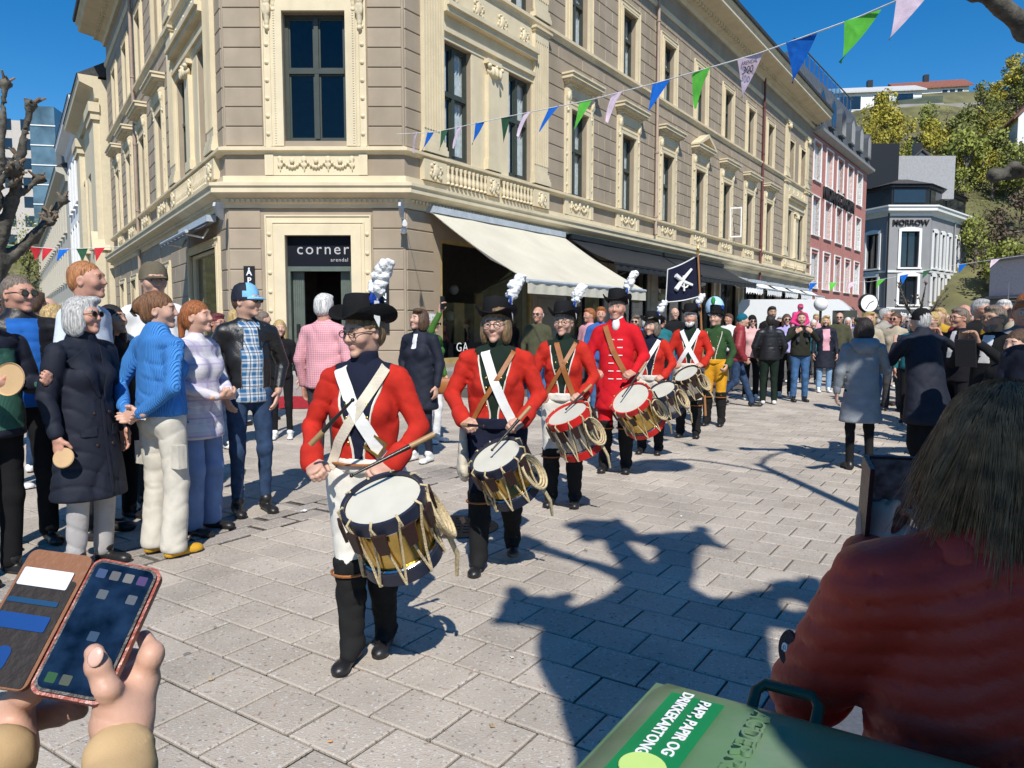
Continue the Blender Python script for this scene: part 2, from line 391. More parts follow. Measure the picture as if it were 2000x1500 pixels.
sweep('upper_band', [(-.02, 12.3), (.05, 12.3), (.09, 12.38), (.09, 12.47), (.03, 12.52), (-.02, 12.52)], M_CREAM, bld)
sweep('eaves', [(-.02, 13.15), (.1, 13.15), (.14, 13.3), (.3, 13.36), (.34, 13.46), (.95, 13.56), (1.0, 13.6), (1.0, 13.78), (1.08, 13.84), (1.08, 13.92), (-.02, 13.98)], M_CREAM, bld)
sweep('gutter', [(1.04, 13.925), (1.16, 13.93), (1.18, 14.04), (1.06, 14.04)], M_ROOF, bld)
sweep('plinth', [(-.02, 0), (.09, 0), (.09, .42), (.05, .5), (-.02, .5)], M_STONE, bld)
back = [FR.P(LEN_R, -9), FL.P(-LEN_L, -9)]
rp = [p + Vector((0, 0, 14.0)) for p in (FL.P(-LEN_L, .9), FC.P(-.3, .9), FC.P(4.05, .9), FR.P(LEN_R, .9))] + [p + Vector((0, 0, 16.5)) for p in back]
mk('roof', rp, [(0, 1, 2, 3, 4, 5)], M_ROOF, bld)
mk('rear_wall', [back[0], back[1], back[1] + Vector((0, 0, 16.5)), back[0] + Vector((0, 0, 16.5))], [(0, 1, 2, 3)], M_WALL, bld)
def dentils(F, u0, u1, z0, z1, n0, n1, step, w, name='dentil_row'):
    b = MB(); u = u0
    while u < u1: b.box(u, u + w, -n1, -n0, z0, z1); u += step
    o = b.build(name, M_CREAM, bld, loc=F.o, rz=F.a); o['kind'] = 'stuff'
for F, a, b in ((FC, .05, 3.7), (FR, .05, LEN_R), (FL, -LEN_L, -.05)):
    dentils(F, a, b, 4.03, 4.095, .10, .17, .11, .06); dentils(F, a, b, 13.36, 13.47, .30, .44, .3, .16)
# walls with real openings ---------------------------------------------------
def wall(F, u0, u1, z0, z1, ops, m, name='wall', depth=.32, n0=0., par=None):
    us = sorted({u0, u1, *[x for o in ops for x in o[:2]]}); zs = sorted({z0, z1, *[x for o in ops for x in o[2:4]]})
    b = MB()
    for i in range(len(us) - 1):
        for j in range(len(zs) - 1):
            cu, cz = (us[i] + us[i + 1]) / 2, (zs[j] + zs[j + 1]) / 2
            if any(o[0] < cu < o[1] and o[2] < cz < o[3] for o in ops): continue
            b.add([(us[i], -n0, zs[j]), (us[i + 1], -n0, zs[j]), (us[i + 1], -n0, zs[j + 1]), (us[i], -n0, zs[j + 1])], [(0, 1, 2, 3)])
    for a, c, d, e in [o[:4] for o in ops]:
        y0, y1 = -n0, depth
        b.add([(a, y0, d), (a, y1, d), (a, y1, e), (a, y0, e)], [(0, 1, 2, 3)]); b.add([(c, y0, d), (c, y1, d), (c, y1, e), (c, y0, e)], [(3, 2, 1, 0)])
        b.add([(a, y0, e), (c, y0, e), (c, y1, e), (a, y1, e)], [(3, 2, 1, 0)]); b.add([(a, y0, d), (c, y0, d), (c, y1, d), (a, y1, d)], [(0, 1, 2, 3)])
    return b.build(name, m, par or bld, loc=F.o, rz=F.a)
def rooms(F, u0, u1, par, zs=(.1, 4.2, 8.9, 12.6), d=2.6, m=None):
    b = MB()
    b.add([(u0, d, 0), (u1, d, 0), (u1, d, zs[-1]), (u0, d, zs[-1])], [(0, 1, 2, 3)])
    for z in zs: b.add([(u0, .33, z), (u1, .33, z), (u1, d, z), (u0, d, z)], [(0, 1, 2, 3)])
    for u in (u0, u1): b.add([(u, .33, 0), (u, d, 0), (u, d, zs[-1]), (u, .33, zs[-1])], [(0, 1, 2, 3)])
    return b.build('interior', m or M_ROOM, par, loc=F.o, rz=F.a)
W2 = [(6.84 + 3.25 * k, 7.87 + 3.25 * k) for k in range(7)]
WL = [(-7.87 - 3.25 * k, -6.84 - 3.25 * k) for k in range(4)]
BAYS = [(FR, .53, 5.54), (FR, 29.7, 34.71), (FL, -5.54, -.53)]
opsC = [(1.27, 2.57, 5.31, 7.9), (1.27, 2.57, 9.5, 11.5), (1.23, 2.62, .33, 3.36)]
opsR = [(a, b, 5.15, 7.55) for a, b in W2] + [(a, b, 9.45, 11.4) for a, b in W2]
opsL = [(a, b, 5.15, 7.55) for a, b in WL] + [(a, b, 9.45, 11.4) for a, b in WL]
bayw = []
for F, a, b in BAYS:
    for w in ((a + .69, a + 1.73), (b - 2.53 + .98, b - .72 - .0)):
        pass
    ws = [(a + .7, a + 1.75), (b - 1.75, b - .7)]
    (opsR if F is FR else opsL).extend([(x, y, 5.22, 7.75) for x, y in ws] + [(x, y, 9.45, 11.4) for x, y in ws]); bayw.append((F, a, b, ws))
SHOP_R = [(1.15, 4.95, .6, 3.4)] + [(6.75 + 3.25 * k, 9.1 + 3.25 * k, .55, 3.3) for k in range(9)]
SHOP_L = [(-3.74, -.75, .75, 3.2)] + [(-8.0 - 3.25 * k, -6.7 - 3.25 * k, .9, 3.1) for k in range(4)]
wall(FC, 0, 3.75, 0, 13.2, opsC, M_WALL); wall(FR, 0, LEN_R, 0, 13.2, opsR + SHOP_R, M_WALL); wall(FL, -LEN_L, 0, 0, 13.2, opsL + SHOP_L, M_WALL)
mk('end_wall', [FR.P(LEN_R), FR.P(LEN_R, -9), FR.P(LEN_R, -9, 14), FR.P(LEN_R, 0, 14)], [(0, 1, 2, 3)], M_WALL, bld)
mk('end_wall', [FL.P(-LEN_L), FL.P(-LEN_L, -9), FL.P(-LEN_L, -9, 14), FL.P(-LEN_L, 0, 14)], [(0, 1, 2, 3)], M_WALL, bld)
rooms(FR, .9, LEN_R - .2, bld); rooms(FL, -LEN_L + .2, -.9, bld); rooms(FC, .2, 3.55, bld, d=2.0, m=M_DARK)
# rusticated blocks ----------------------------------------------------------
BLK = {}
nblk = [0]
far = {F: MB() for F in (FC, FR, FL)}
def block(F, u0, u1, z0, z1, n=.022):
    w, h = round(u1 - u0, 2), round(z1 - z0, 2)
    key = (w, h)
    dist = (F.P((u0 + u1) / 2, 0, 0) - Vector((0, 0, 0))).length
    if dist < (24 if F is FR else 21.5):
        if key not in BLK: BLK[key] = MB().bbox(-w / 2, w / 2, -n, .0, 0, h, .014).mesh('wall_block', M_WALL)
        F.put('wall_block', BLK[key], bld, (u0 + u1) / 2, 0, z0); nblk[0] += 1
    else: far[F].bbox(u0, u1, -n, 0, z0, z1, .014)
def courses(F, u0, u1, z0, z1, h, excl, maxw=1.35):
    n = max(1, round((z1 - z0) / h)); h = (z1 - z0) / n; g = .009
    for r in range(n):
        za, zb = z0 + r * h + g, z0 + (r + 1) * h - g
        cuts = sorted([(max(u0, e[0]), min(u1, e[1])) for e in excl if e[2] < zb and e[3] > za and e[1] > u0 and e[0] < u1])
        x = u0; iv = []
        for a, b in cuts:
            if a > x + .05: iv.append((x, a))
            x = max(x, b)
        if u1 > x + .05: iv.append((x, u1))
        for a, b in iv:
            k = max(1, math.ceil((b - a) / maxw)); w = (b - a) / k
            if k > 1 and r % 2:
                xs = [a] + [a + w * (i + .5) for i in range(k)] + [b]
            else: xs = [a + w * i for i in range(k + 1)]
            for i in range(len(xs) - 1): block(F, xs[i] + (g if i or a > u0 else 0) * .8, xs[i + 1] - g * .8, za, zb)
SUR = .3
exC = [(.72, 3.06, 0, 3.76), (.82, 3.0, 4.5, 8.3), (.86, 2.98, 9.3, 11.95)]
courses(FC, .03, 3.72, .5, 3.93, .43, exC); courses(FC, .03, 3.72, 5.2, 9.17, .405, exC); courses(FC, .03, 3.72, 9.4, 12.3, .41, exC)
exR = [(a - SUR, b + SUR, 4.5, 8.55) for a, b in W2] + [(a - .26, b + .26, 9.3, 11.8) for a, b in W2] + [(a, b, 4.5, 13) for F, a, b in BAYS if F is FR]
exR += [(a - .25, b + .25, 0, 3.93) for a, b, *_ in SHOP_R]
exL = [(a - SUR, b + SUR, 4.5, 8.55) for a, b in WL] + [(a - .26, b + .26, 9.3, 11.8) for a, b in WL] + [(-5.54, -.53, 4.5, 13)] + [(a - .2, b + .2, 0, 3.93) for a, b, *_ in SHOP_L]
for F, a, b, ex in ((FR, .03, LEN_R, exR), (FL, -LEN_L, -.03, exL)):
    courses(F, a, b, .5, 3.93, .43, ex); courses(F, a, b, 5.2, 9.17, .405, ex); courses(F, a, b, 9.4, 12.3, .41, ex)
for F in (FR, FL):
    o = far[F].build('wall_blocks', M_WALL, bld, loc=F.o, rz=F.a); o['kind'] = 'stuff'
print('blocks', nblk)
# windows --------------------------------------------------------------------
def wkey(w, h, par_mats, tr=.56, mull=True, cur=True):
    fr = MB(); t = .07
    fr.box(0, t, -.02, .06, 0, h); fr.box(w - t, w, -.02, .06, 0, h); fr.box(t, w - t, -.02, .06, 0, t); fr.box(t, w - t, -.02, .06, h - t, h)
    zt = h * tr
    fr.box(t, w - t, -.05, .06, zt - .05, zt + .05)
    if mull: fr.box(w / 2 - .045, w / 2 + .045, -.045, .058, t, zt - .05); fr.box(w / 2 - .045, w / 2 + .045, -.045, .058, zt + .05, h - t)
    fs = fr.mesh('window', par_mats)
    panes = []; xs = ((t, w / 2 - .045), (w / 2 + .045, w - t)) if mull else ((t, w - t),)
    for a, b in xs:
        for c, d in ((t, zt - .05), (zt + .05, h - t)):
            s = .035   # sash
            sm = MB(); sm.box(a, a + s, .0, .04, c, d); sm.box(b - s, b, .0, .04, c, d); sm.box(a + s, b - s, .0, .04, c, c + s); sm.box(a + s, b - s, .0, .04, d - s, d)
            g = MB().add([(a + s, .022, c + s), (b - s, .022, c + s), (b - s, .022, d - s), (a + s, .022, d - s)], [(0, 1, 2, 3)])
            panes.append((sm.mesh('sash', par_mats), g.mesh('pane', M_GLASS)))
    cu = None
    if cur:
        cm = MB()
        for a, b in ((.03, w * .42), (w * .6, w - .03)):
            n = 12; top = []
            for i in range(n + 1): top.append((a + (b - a) * i / n, .1 + .03 * math.sin(i * 2.1)))
            cm.add([(x, y, .05) for x, y in top] + [(x, y, h) for x, y in top], [(i, i + 1, n + 2 + i, n + 1 + i) for i in range(n)])
        cu = cm.mesh('curtain', M_CURT, 180)
    return fs, panes, cu
WC = {}
def window(F, u0, u1, z0, z1, par, rec=.17, fm=M_GREEN, tr=.56, cur=True, mull=True):
    key = (round(u1 - u0, 2), round(z1 - z0, 2), fm.name, tr, cur, mull)
    if key not in WC: WC[key] = wkey(key[0], key[1], fm, tr, mull, cur)
    fs, panes, cu = WC[key]
    w = F.put('window', fs, par, u0, -rec, z0)
    for s, g in panes: place('sash', s, w); place('pane', g, w)
    if cu: place('curtain', cu, w)
    return w
ROS = MB().lathe([(.0, .035), (.02, .032), (.03, .018), (.045, .014), (.05, .0)], 8, M=Matrix.Rotation(R(90), 4, 'X')).mesh('rosette', M_CREAM, 60)
def surround(F, u0, u1, z0, z1, par, w=.3, ros=True, bottom=False, step=.42):
    b = MB(); x0, x1, zt = u0 - w, u1 + w, z1 + w
    def ring(i0, i1, n):   # i0 outer inset, i1 inner inset
        a0, a1, b0, b1 = x0 + i0, x0 + i1, x1 - i1, x1 - i0
        b.box(a0, a1, -n, .0, z0, zt - i1); b.box(b0, b1, -n, .0, z0, zt - i1); b.box(a0, b1, -n, .0, zt - i1, zt - i0)
    ring(0, .03, .075); ring(.03, .14, .05); ring(.14, .17, .085); ring(.17, .21, .068); ring(.21, w, .095)
    o = b.build('window_surround', M_CREAM, par, loc=F.o, rz=F.a)
    if ros:
        z = z0 + .25
        while z < zt - .2:
            for u in (x0 + .085, x1 - .085): place('rosette', ROS, o, (u, -.05, z))
            z += step
    return o
def egg_row(F, u0, u1, z, n, par):   # small leaf moulding
    b = MB(); u = u0
    while u < u1: b.ball((u, -n, z), (.016, .016, .026), nu=6, nv=4); u += .05
    return b
CON = None
def console_mesh():
    pr = [ell((0, -.1, .52), (.07, .075, .09)), ell((0, -.1, .66), (.1, .1, .045)), cone((0, -.09, .42), (0, -.06, .12), .085, .05), ell((-.05, -.12, .34), (.035, .04, .09)), ell((.05, -.12, .34), (.035, .04, .09)),
          cone((0, -.07, .1), (0, -.04, -.05), .045, .03), ell((0, -.16, .5), (.02, .03, .03)), ell((0, -.07, .0), (.055, .05, .05)), ell((.06, -.11, .56), (.02, .03, .06)), ell((-.06, -.11, .56), (.02, .03, .06))]
    V, Q = sdf_net(pr, .018); return np_mesh('console', V, Q, M_CREAM)
CON = console_mesh()
def swag_mesh(w, n):
    pr = []
    for i in range(n + 1):
        x = -w / 2 + w * i / n
        pr += [ell((x, -.03, .34), (.05, .03, .05)), cone((x, -.025, .28), (x, -.02, .08), .035, .012), ell((x - .03, -.03, .2), (.03, .02, .04)), ell((x + .03, -.03, .2), (.03, .02, .04))]
        if i < n:
            for k in range(9):
                t = (k + .5) / 9; X = x + w / n * t; Z = .33 - .17 * math.sin(math.pi * t); pr.append(ell((X, -.03, Z), (.028, .035, .026 + .018 * math.sin(math.pi * t)), k=.012))
            pr.append(ell((x + w / n / 2, -.035, .29), (.05, .03, .06)))
    V, Q = sdf_net(pr, .014); return np_mesh('swag_relief', V, Q, M_CREAM)
SW_S, SW_L = swag_mesh(.95, 2), swag_mesh(1.5, 3)
def relief_mesh(w, h, seed):
    rs = random.Random(seed); pr = [ell((0, -.02, h / 2), (w * .2, .04, h * .26))]
    for i in range(26):
        a = rs.uniform(0, 6.28); r = rs.uniform(.2, .46); pr.append(ell((math.cos(a) * w * r, -.015, h / 2 + math.sin(a) * h * r), (rs.uniform(.02, .05), .028, rs.uniform(.02, .05)), k=.01))
    V, Q = sdf_net(pr, .014); return np_mesh('leaf_relief', V, Q, M_CREAM)
REL = relief_mesh(.46, .4, 3)
def hood(F, u0, u1, z, par, ped=False):
    b = MB(); c = (u0 + u1) / 2; h = (u1 - u0) / 2
    for e, n, za, zb in ((.26, .1, 0, .3), (.30, .17, .3, .36), (.36, .3, .36, .42), (.42, .36, .42, .52), (.45, .4, .52, .57)):
        b.box(u0 - e, u1 + e, -n, 0, z + za, z + zb)
    if ped:
        H = h + .45
        b.prism([(c - H, z + .575), (c + H, z + .575), (c, z + .98)], -.12, 0.)
        for s in (-1, 1):
            b.add([(c + s * H, -.4, z + .575), (c + s * (H - .2), -.4, z + .575), (c, -.4, z + .9), (c, -.4, z + 1.05), (c + s * H, 0, z + .575), (c, 0, z + 1.05), (c + s * (H - .2), -.1, z + .575), (c, -.1, z + .9)],
                  [(0, 1, 2, 3) if s < 0 else (3, 2, 1, 0), (0, 3, 5, 4) if s < 0 else (4, 5, 3, 0), (1, 6, 7, 2) if s < 0 else (2, 7, 6, 1)])
    o = b.build('window_hood', M_CREAM, par, loc=F.o, rz=F.a)
    for s in (-1, 1): F.put('console', CON, par, c + s * (h + .17), 0, z - .38)
def apron(F, c, w, par, z=4.6):
    b = MB(); b.box(c - w / 2, c + w / 2, -.05, 0, z, 5.03); b.box(c - w / 2 - .02, c - w / 2 + .16, -.075, -.05, z, 5.03); b.box(c + w / 2 - .16, c + w / 2 + .02, -.075, -.05, z, 5.03)
    b.build('apron_panel', M_CREAM, par, loc=F.o, rz=F.a)
def std_window(F, a, b, k, par):
    window(F, a, b, 5.19, 7.55, par); surround(F, a, b, 5.19, 7.55, par, SUR); hood(F, a, b, 7.86, par, ped=(k == 3))
    c = (a + b) / 2; apron(F, c, b - a + .6, par); F.put('swag_relief', SW_S, par, c, .05, 4.61)
    window(F, a, b, 9.45, 11.4, par, tr=.6); surround(F, a, b, 9.4, 11.4, par, .26, ros=False)
for k, (a, b) in enumerate(W2): std_window(FR, a, b, k, bld)
for k, (a, b) in enumerate(WL): std_window(FL, a, b, 9, bld)
# chamfer window
window(FC, 1.27, 2.57, 5.31, 7.9, bld, cur=False); surround(FC, 1.27, 2.57, 5.19, 7.9, bld, .42, step=.36)
window(FC, 1.27, 2.57, 9.5, 11.5, bld, cur=False); surround(FC, 1.27, 2.57, 9.4, 11.5, bld, .36, ros=False)
for s in (-1, 1): FC.put('console', CON, bld, 1.92 + s * .95, .02, 7.55)
hood(FC, 1.27, 2.57, 8.3, bld)
apron(FC, 1.92, 2.1, bld); FC.put('swag_relief', SW_L, bld, 1.92, .05, 4.6)
o = egg_row(FC, .98, 1.02, 0, 0, bld)
for x in (1.11, 2.73):
    b = MB(); z = 5.25
    while z < 8.0: b.ball((x, -.09, z), (.026, .02, .016), nu=6, nv=4); z += .05
    o = b.build('leaf_moulding', M_CREAM, bld, loc=FC.o, rz=FC.a); o['kind'] = 'stuff'
# bays with pilasters, columns and balustrades --------------------------------
def pilaster_mesh(w, z0, z1):
    b = MB(); n = 7; fw = w / (2 * n + 1)
    b.box(0, w, -.1, 0, z0, z0 + .5)
    for e, za, zb in ((.07, z0, z0 + .12), (.05, z0 + .12, z0 + .2), (.03, z0 + .2, z0 + .3)): b.box(-e, w + e, -.1 - e, 0, za, zb)
    for i in range(2 * n + 1): b.box(i * fw, (i + 1) * fw, -(.12 if i % 2 == 0 else .085), 0, z0 + .5, z1 - .35)
    for e, za, zb in ((.0, z1 - .35, z1 - .12), (.04, z1 - .12, z1 - .06), (.08, z1 - .06, z1)): b.box(-e, w + e, -.12 - e, 0, za, zb)
    return b
BAL = MB().lathe([(.05, 0), (.05, .03), (.03, .05), (.055, .12), (.05, .17), (.026, .27), (.034, .29), (.026, .31), (.05, .36), (.05, .4)], 8).mesh('baluster', M_CREAM, 60)
CAPM = None
def capital_mesh(w):
    pr = [ell((0, -.03, .1), (w * .5, .1, .14))]
    for s in (-1, 1): pr += [ell((s * w * .5, -.09, .2), (.055, .055, .055), k=.015), ell((s * w * .3, -.12, .07), (.05, .04, .1), k=.015)]
    pr += [ell((0, -.13, .08), (.05, .04, .11), k=.015), ell((0, -.12, .22), (.04, .04, .04), k=.015)]
    V, Q = sdf_net(pr, .016); return np_mesh('capital', V, Q, M_CREAM)
CAPM = capital_mesh(.5)
for F, a, b, ws in bayw:
    P1 = pilaster_mesh(.66, 5.19, 9.17).mesh('pilaster', M_CREAM)
    for x in (a, b - .66):
        F.put('pilaster', P1, bld, x); 
        F.put('pilaster', pilaster_mesh(.66, 9.4, 12.3).mesh('pilaster', M_CREAM), bld, x); F.put('capital', CAPM, bld, x + .33, .1, 11.95)
        pb = MB(); pb.box(x - .04, x + .7, -.13, 0, 4.6, 5.03); pb.build('pedestal', M_CREAM, bld, loc=F.o, rz=F.a); F.put('leaf_relief', REL, bld, x + .33, .13, 4.62)
    c = (a + b) / 2
    # infill panel + middle column + entablature
    ib = MB()
    for x0, x1 in ((a + .66, a + .7), (ws[0][1], ws[1][0]), (b - .7, b - .66)): ib.box(x0, x1, -.03, 0, 5.19, 7.75)
    ib.box(a + .66, b - .66, -.05, 0, 7.75, 7.9); ib.box(a + .66, b - .66, -.12, 0, 7.9, 8.0); ib.box(a + .66, b - .66, -.03, 0, 8.0, 8.3); ib.box(a + .66, b - .66, -.2, 0, 8.3, 8.42); ib.box(a + .66, b - .66, -.27, 0, 8.42, 8.52)
    ib.box(a + .66, b - .66, -.03, 0, 8.52, 9.17)
    ib.build('bay_entablature', M_CREAM, bld, loc=F.o, rz=F.a)
    for q in range(4): F.put('leaf_relief', REL, bld, a + 1.05 + q * (b - a - 2.1) / 3, .03, 8.62)
    cb = MB(); cb.box(c - .28, c + .28, -.16, 0, 5.19, 5.42)
    cb.box(c - .22, c + .22, -.13, 0, 5.42, 7.4); cb.box(c - .28, c + .28, -.17, 0, 7.65, 7.75); cb.build('column', M_CREAM, bld, loc=F.o, rz=F.a)
    F.put('capital', CAPM, bld, c, .1, 7.38)
    for x0, x1 in ws:
        window(F, x0, x1, 5.25, 7.75, bld, rec=.14); window(F, x0, x1, 9.45, 11.4, bld); surround(F, x0, x1, 9.4, 11.4, bld, .2, ros=False)
    x = a + .78
    while x < b - .78:
        if abs(x - c) > .3: F.put('baluster', BAL, bld, x, .1, 4.61)
        x += .155
    rb = MB(); rb.box(a + .66, b - .66, -.02, 0, 4.6, 5.03); rb.box(c - .24, c + .24, -.13, -.02, 4.6, 5.03); rb.build('balustrade_back', M_CREAM, bld, loc=F.o, rz=F.a)
    F.put('leaf_relief', REL, bld, c, .13, 4.62)
# door, sign, steps ------------------------------------------------------------
surround(FC, 1.23, 2.62, .33, 3.36, bld, .42, step=.4)
b = MB(); b.box(1.0, 2.85, -.5, .3, 0, .165); b.box(1.1, 2.75, -.25, .32, .165, .33); b.build('door_step', M_STONE, bld, loc=FC.o)
b = MB(); b.box(1.23, 2.62, .1, .16, 2.72, 3.36, 0); b.build('shop_sign', mat('navy_sign', (.004, .005, .011), rough=.6, spec=.2, bump=0), bld, loc=FC.o)
Mfront = lambda F, u, n, z: Matrix.Translation(F.P(u, n, z)) @ Matrix.Rotation(F.a, 4, 'Z') @ Matrix.Rotation(R(90), 4, 'X')
M_SIGNT = mat('grey_lettering', (.42, .42, .42), bump=0, var=.02)
txt('sign_lettering', 'corner', .33, M_SIGNT, bld, Mfront(FC, 1.98, -.097, 3.08), spacing=1.25); txt('sign_lettering', 'arendal', .11, M_SIGNT, bld, Mfront(FC, 2.33, -.097, 2.86), spacing=1.15)
b = MB(); b.box(1.23, 2.62, .06, .18, 2.62, 2.72); b.box(1.23, 1.29, .06, .2, .33, 2.62); b.box(2.56, 2.62, .06, .2, .33, 2.62); b.build('door_frame', M_GREENL := mat('grey_green_paint', (.1, .125, .105), rough=.5), bld, loc=FC.o)
for u0, u1 in ((1.29, 1.53), (2.32, 2.56)):
    b = MB(); b.box(u0, u1, .24, .3, .33, 2.62)
    for i in range(5): b.box(u0 + .02 + i * .044, u0 + .045 + i * .044, .225, .24, .5, 2.45)
    d = b.build('door_leaf', M_GREENL, bld, loc=FC.o)
    MB().box((u0 + u1) / 2 - .03, (u0 + u1) / 2 + .03, .12, .2, 1.2, 1.5).build('door_handle', M_BLACK, d)
for u in (.34, 3.17):
    s = MB().box(u, u + .23, -.06, -.035, 1.3, 2.72).build('open_sign', M_BLACK, bld, loc=FC.o)
    for i, ch in enumerate('ÅPENT'): txt('sign_letter', ch, .17, M_TEXTW, s, Matrix.Translation((u + .115, -.061, 2.58 - i * .165)) @ Matrix.Rotation(R(90), 4, 'X'), bold=.004)
carpet = mk('red_carpet', [(-4.75, 13.0, .012), (-3.2, 13.0, .012), (-3.2, 15.25, .012), (-4.75, 15.25, .012)], [(0, 1, 2, 3)], cloth('red_carpet', (.35, .02, .03)))
tagit(carpet, 'red carpet lying in front of the corner shop door', 'carpet')
# security camera + awnings
b = MB(); b.tube([(3.72, -.05, 3.55), (3.75, -.2, 3.6)], .03); b.tube([(3.75, -.2, 3.62), (3.8, -.42, 3.55)], .055, 10); b.ball((3.73, -.08, 3.45), .07)
b.build('security_camera', M_WHITE, bld, loc=FC.o, smooth=40)
def cap_plate(F, u, n, z, par):
    b = MB(); b.prism([(0, 0), (-.42, -.06), (-.46, -.14), (-.3, -.3), (-.02, -.36)], u, u + .05, 'x'); b.build('end_cap', mat('grey_cap', (.42, .46, .5), rough=.4), par, loc=F.P(0, n, z), rz=F.a)
def awning(F, u0, u1, zt, proj, drop, m, label, val=.22, stripes=0, scal=0):
    e = empty('awning', (0, 0, 0), 0, label, 'awning'); yo = .06
    n = max(2, int((u1 - u0) / .7)); ns = 6; vs = []
    for i in range(n + 1):
        for j in range(ns + 1):
            t = j / ns; vs.append((u0 + (u1 - u0) * i / n, -(yo + .1 + proj * t), zt - drop * t - .07 * math.sin(math.pi * t) - (.012 * math.sin(i * 2.4) if 0 < i < n else 0)))
    fs = [(i * (ns + 1) + j, i * (ns + 1) + j + 1, (i + 1) * (ns + 1) + j + 1, (i + 1) * (ns + 1) + j) for i in range(n) for j in range(ns)]
    k = len(vs); vs += [(x, y, z - .012) for x, y, z in vs]; fs += [tuple(i + k for i in f[::-1]) for f in fs[:n * ns]]
    mk('canopy', vs, fs, m, e, loc=F.o, rz=F.a, smooth=40)
    yf = -(yo + .1 + proj); zf = zt - drop
    b = MB(); b.box(u0, u1, -.26, -yo, zt - .03, zt + .11); b.build('cassette', mat('grey_cap', (.42, .46, .5), rough=.4) if not stripes else M_BLACK, e, loc=F.o, rz=F.a)
    MB().tube([(u0, yf - .01, zf - .02), (u1, yf - .01, zf - .02)], .04, 8).build('front_bar', mat('grey_cap', (.42, .46, .5), rough=.4) if not stripes else M_BLACK, e, loc=F.o, rz=F.a)
    nn = max(8, int((u1 - u0) / .12)); vs = []
    for i in range(nn + 1):
        u = u0 + (u1 - u0) * i / nn; vs += [(u, yf - .02 - .012 * math.sin(i * 1.7), zf - .05), (u, yf - .02 - .02 * math.sin(i * 1.7), zf - .05 - val + (scal * abs(math.sin(i * math.pi / 3)) if scal else 0))]
    mk('valance', vs, [(2 * i, 2 * i + 1, 2 * i + 3, 2 * i + 2) for i in range(nn)], m, e, loc=F.o, rz=F.a, smooth=60)
    for u in (u0 + .4, u1 - .4):
        MB().tube([(u, -.15, zt - .15), (u + .25, -(yo + proj * .5), zt - drop * .5 - .25), (u, yf, zf - .03)], .025, 6).build('folding_arm', M_BLACK if stripes else M_WHITE, e, loc=F.o, rz=F.a)
    return e
M_AWN = cloth('cream_canvas', (.6, .56, .45), vs=1.5, var=.06, kind='dirt', p=1.1, col2=(.5, .46, .37))
awning(FR, .62, 6.25, 3.93, 2.5, 1.55, M_AWN, 'large cream awning sloping out over the shop window beside the entrance')
awning(FR, 6.6, 13.0, 3.93, 1.45, .75, mat('black_canvas', (.022, .024, .026), rough=.6, kind='dirt', p=3), 'black sloping awning beside the cream awning', stripes=1, val=.15)
awning(FR, 13.2, 19.6, 3.93, 1.45, .75, MATS['black_canvas'], 'black awning further along the facade, right after the first black one', stripes=1, val=.15)
names = ['nearest', 'second', 'third', 'fourth', 'farthest']
for i in range(5): awning(FR, 20.4 + i * 3.25, 22.9 + i * 3.25, 3.5, .8, .35, cloth('white_canvas', (.8, .79, .75)), 'small white scalloped shop awning, %s of the five down the street' % names[i], val=.3, scal=.1)
e = awning(FL, -3.9, -.7, 3.75, .5, .25, mat('grey_canvas', (.2, .21, .22)), 'grey half folded awning over the left shop window', val=.05)
cap_plate(FC, .0, .28, 4.0, e); cap_plate(FC, 3.72, .28, 4.0, bld)
# shop windows
def shopwin(F, a, b, z0, z1, fm, nm=2):
    fr = MB(); t = .08
    fr.box(a, a + t, .02, .14, z0, z1); fr.box(b - t, b, .02, .14, z0, z1); fr.box(a + t, b - t, .02, .14, z0, z0 + .12); fr.box(a + t, b - t, .02, .14, z1 - t, z1)
    for i in range(1, nm): x = a + (b - a) * i / nm; fr.box(x - .03, x + .03, .03, .13, z0 + .12, z1 - t)
    w = fr.build('shop_window', fm, bld, loc=F.o, rz=F.a)
    for i in range(nm):
        xa, xb = a + (b - a) * i / nm + .05, a + (b - a) * (i + 1) / nm - .05
        MB().add([(xa, .08, z0 + .1), (xb, .08, z0 + .1), (xb, .08, z1 - .06), (xa, .08, z1 - .06)], [(0, 1, 2, 3)]).build('pane', M_GLASS, w)
    return w
M_WOODY = mat('yellow_wood', (.42, .3, .12), var=.15)
rs = random.Random(5)
for i, (a, b, z0, z1) in enumerate(SHOP_R):
    shopwin(FR, a, b, z0, z1, M_WOODY if i == 0 else M_BLACK, 1 if i == 0 else 2)
    c = MB()
    for q in range(9):
        u = rs.uniform(a + .2, b - .2); d = rs.uniform(.6, 1.8)
        if q % 3 == 0: c.ball((u, d, rs.uniform(1.6, 2.6)), .13, q % 3)
        elif q % 3 == 1: c.box(u - .2, u + .2, d, d + .03, 1.0, rs.uniform(1.6, 2.4), q % 3)
        else: c.box(u - .3, u + .3, d, d + .3, .3, rs.uniform(.8, 1.2), q % 3)
    c.build('shop_display', [mat('display_white', (.6, .6, .58)), mat('display_ochre', (.35, .24, .1)), mat('display_grey', (.18, .18, .19))], bld, loc=FR.o, rz=FR.a)
    if i > 3:
        for u in (a - .2, b + .02): MB().box(u, u + .18, -.1, 0, .5, 3.6).build('shop_pilaster', M_CREAM, bld, loc=FR.o, rz=FR.a)
txt('window_lettering', 'GA', .3, M_TEXTW, bld, Mfront(FR, 2.0, -.07, .95), spacing=1.2)
for i, (a, b, z0, z1) in enumerate(SHOP_L):
    shopwin(FL, a, b, z0, z1, M_CREAM, 1)
    surround(FL, a, b, z0, z1, bld, .2, ros=False)
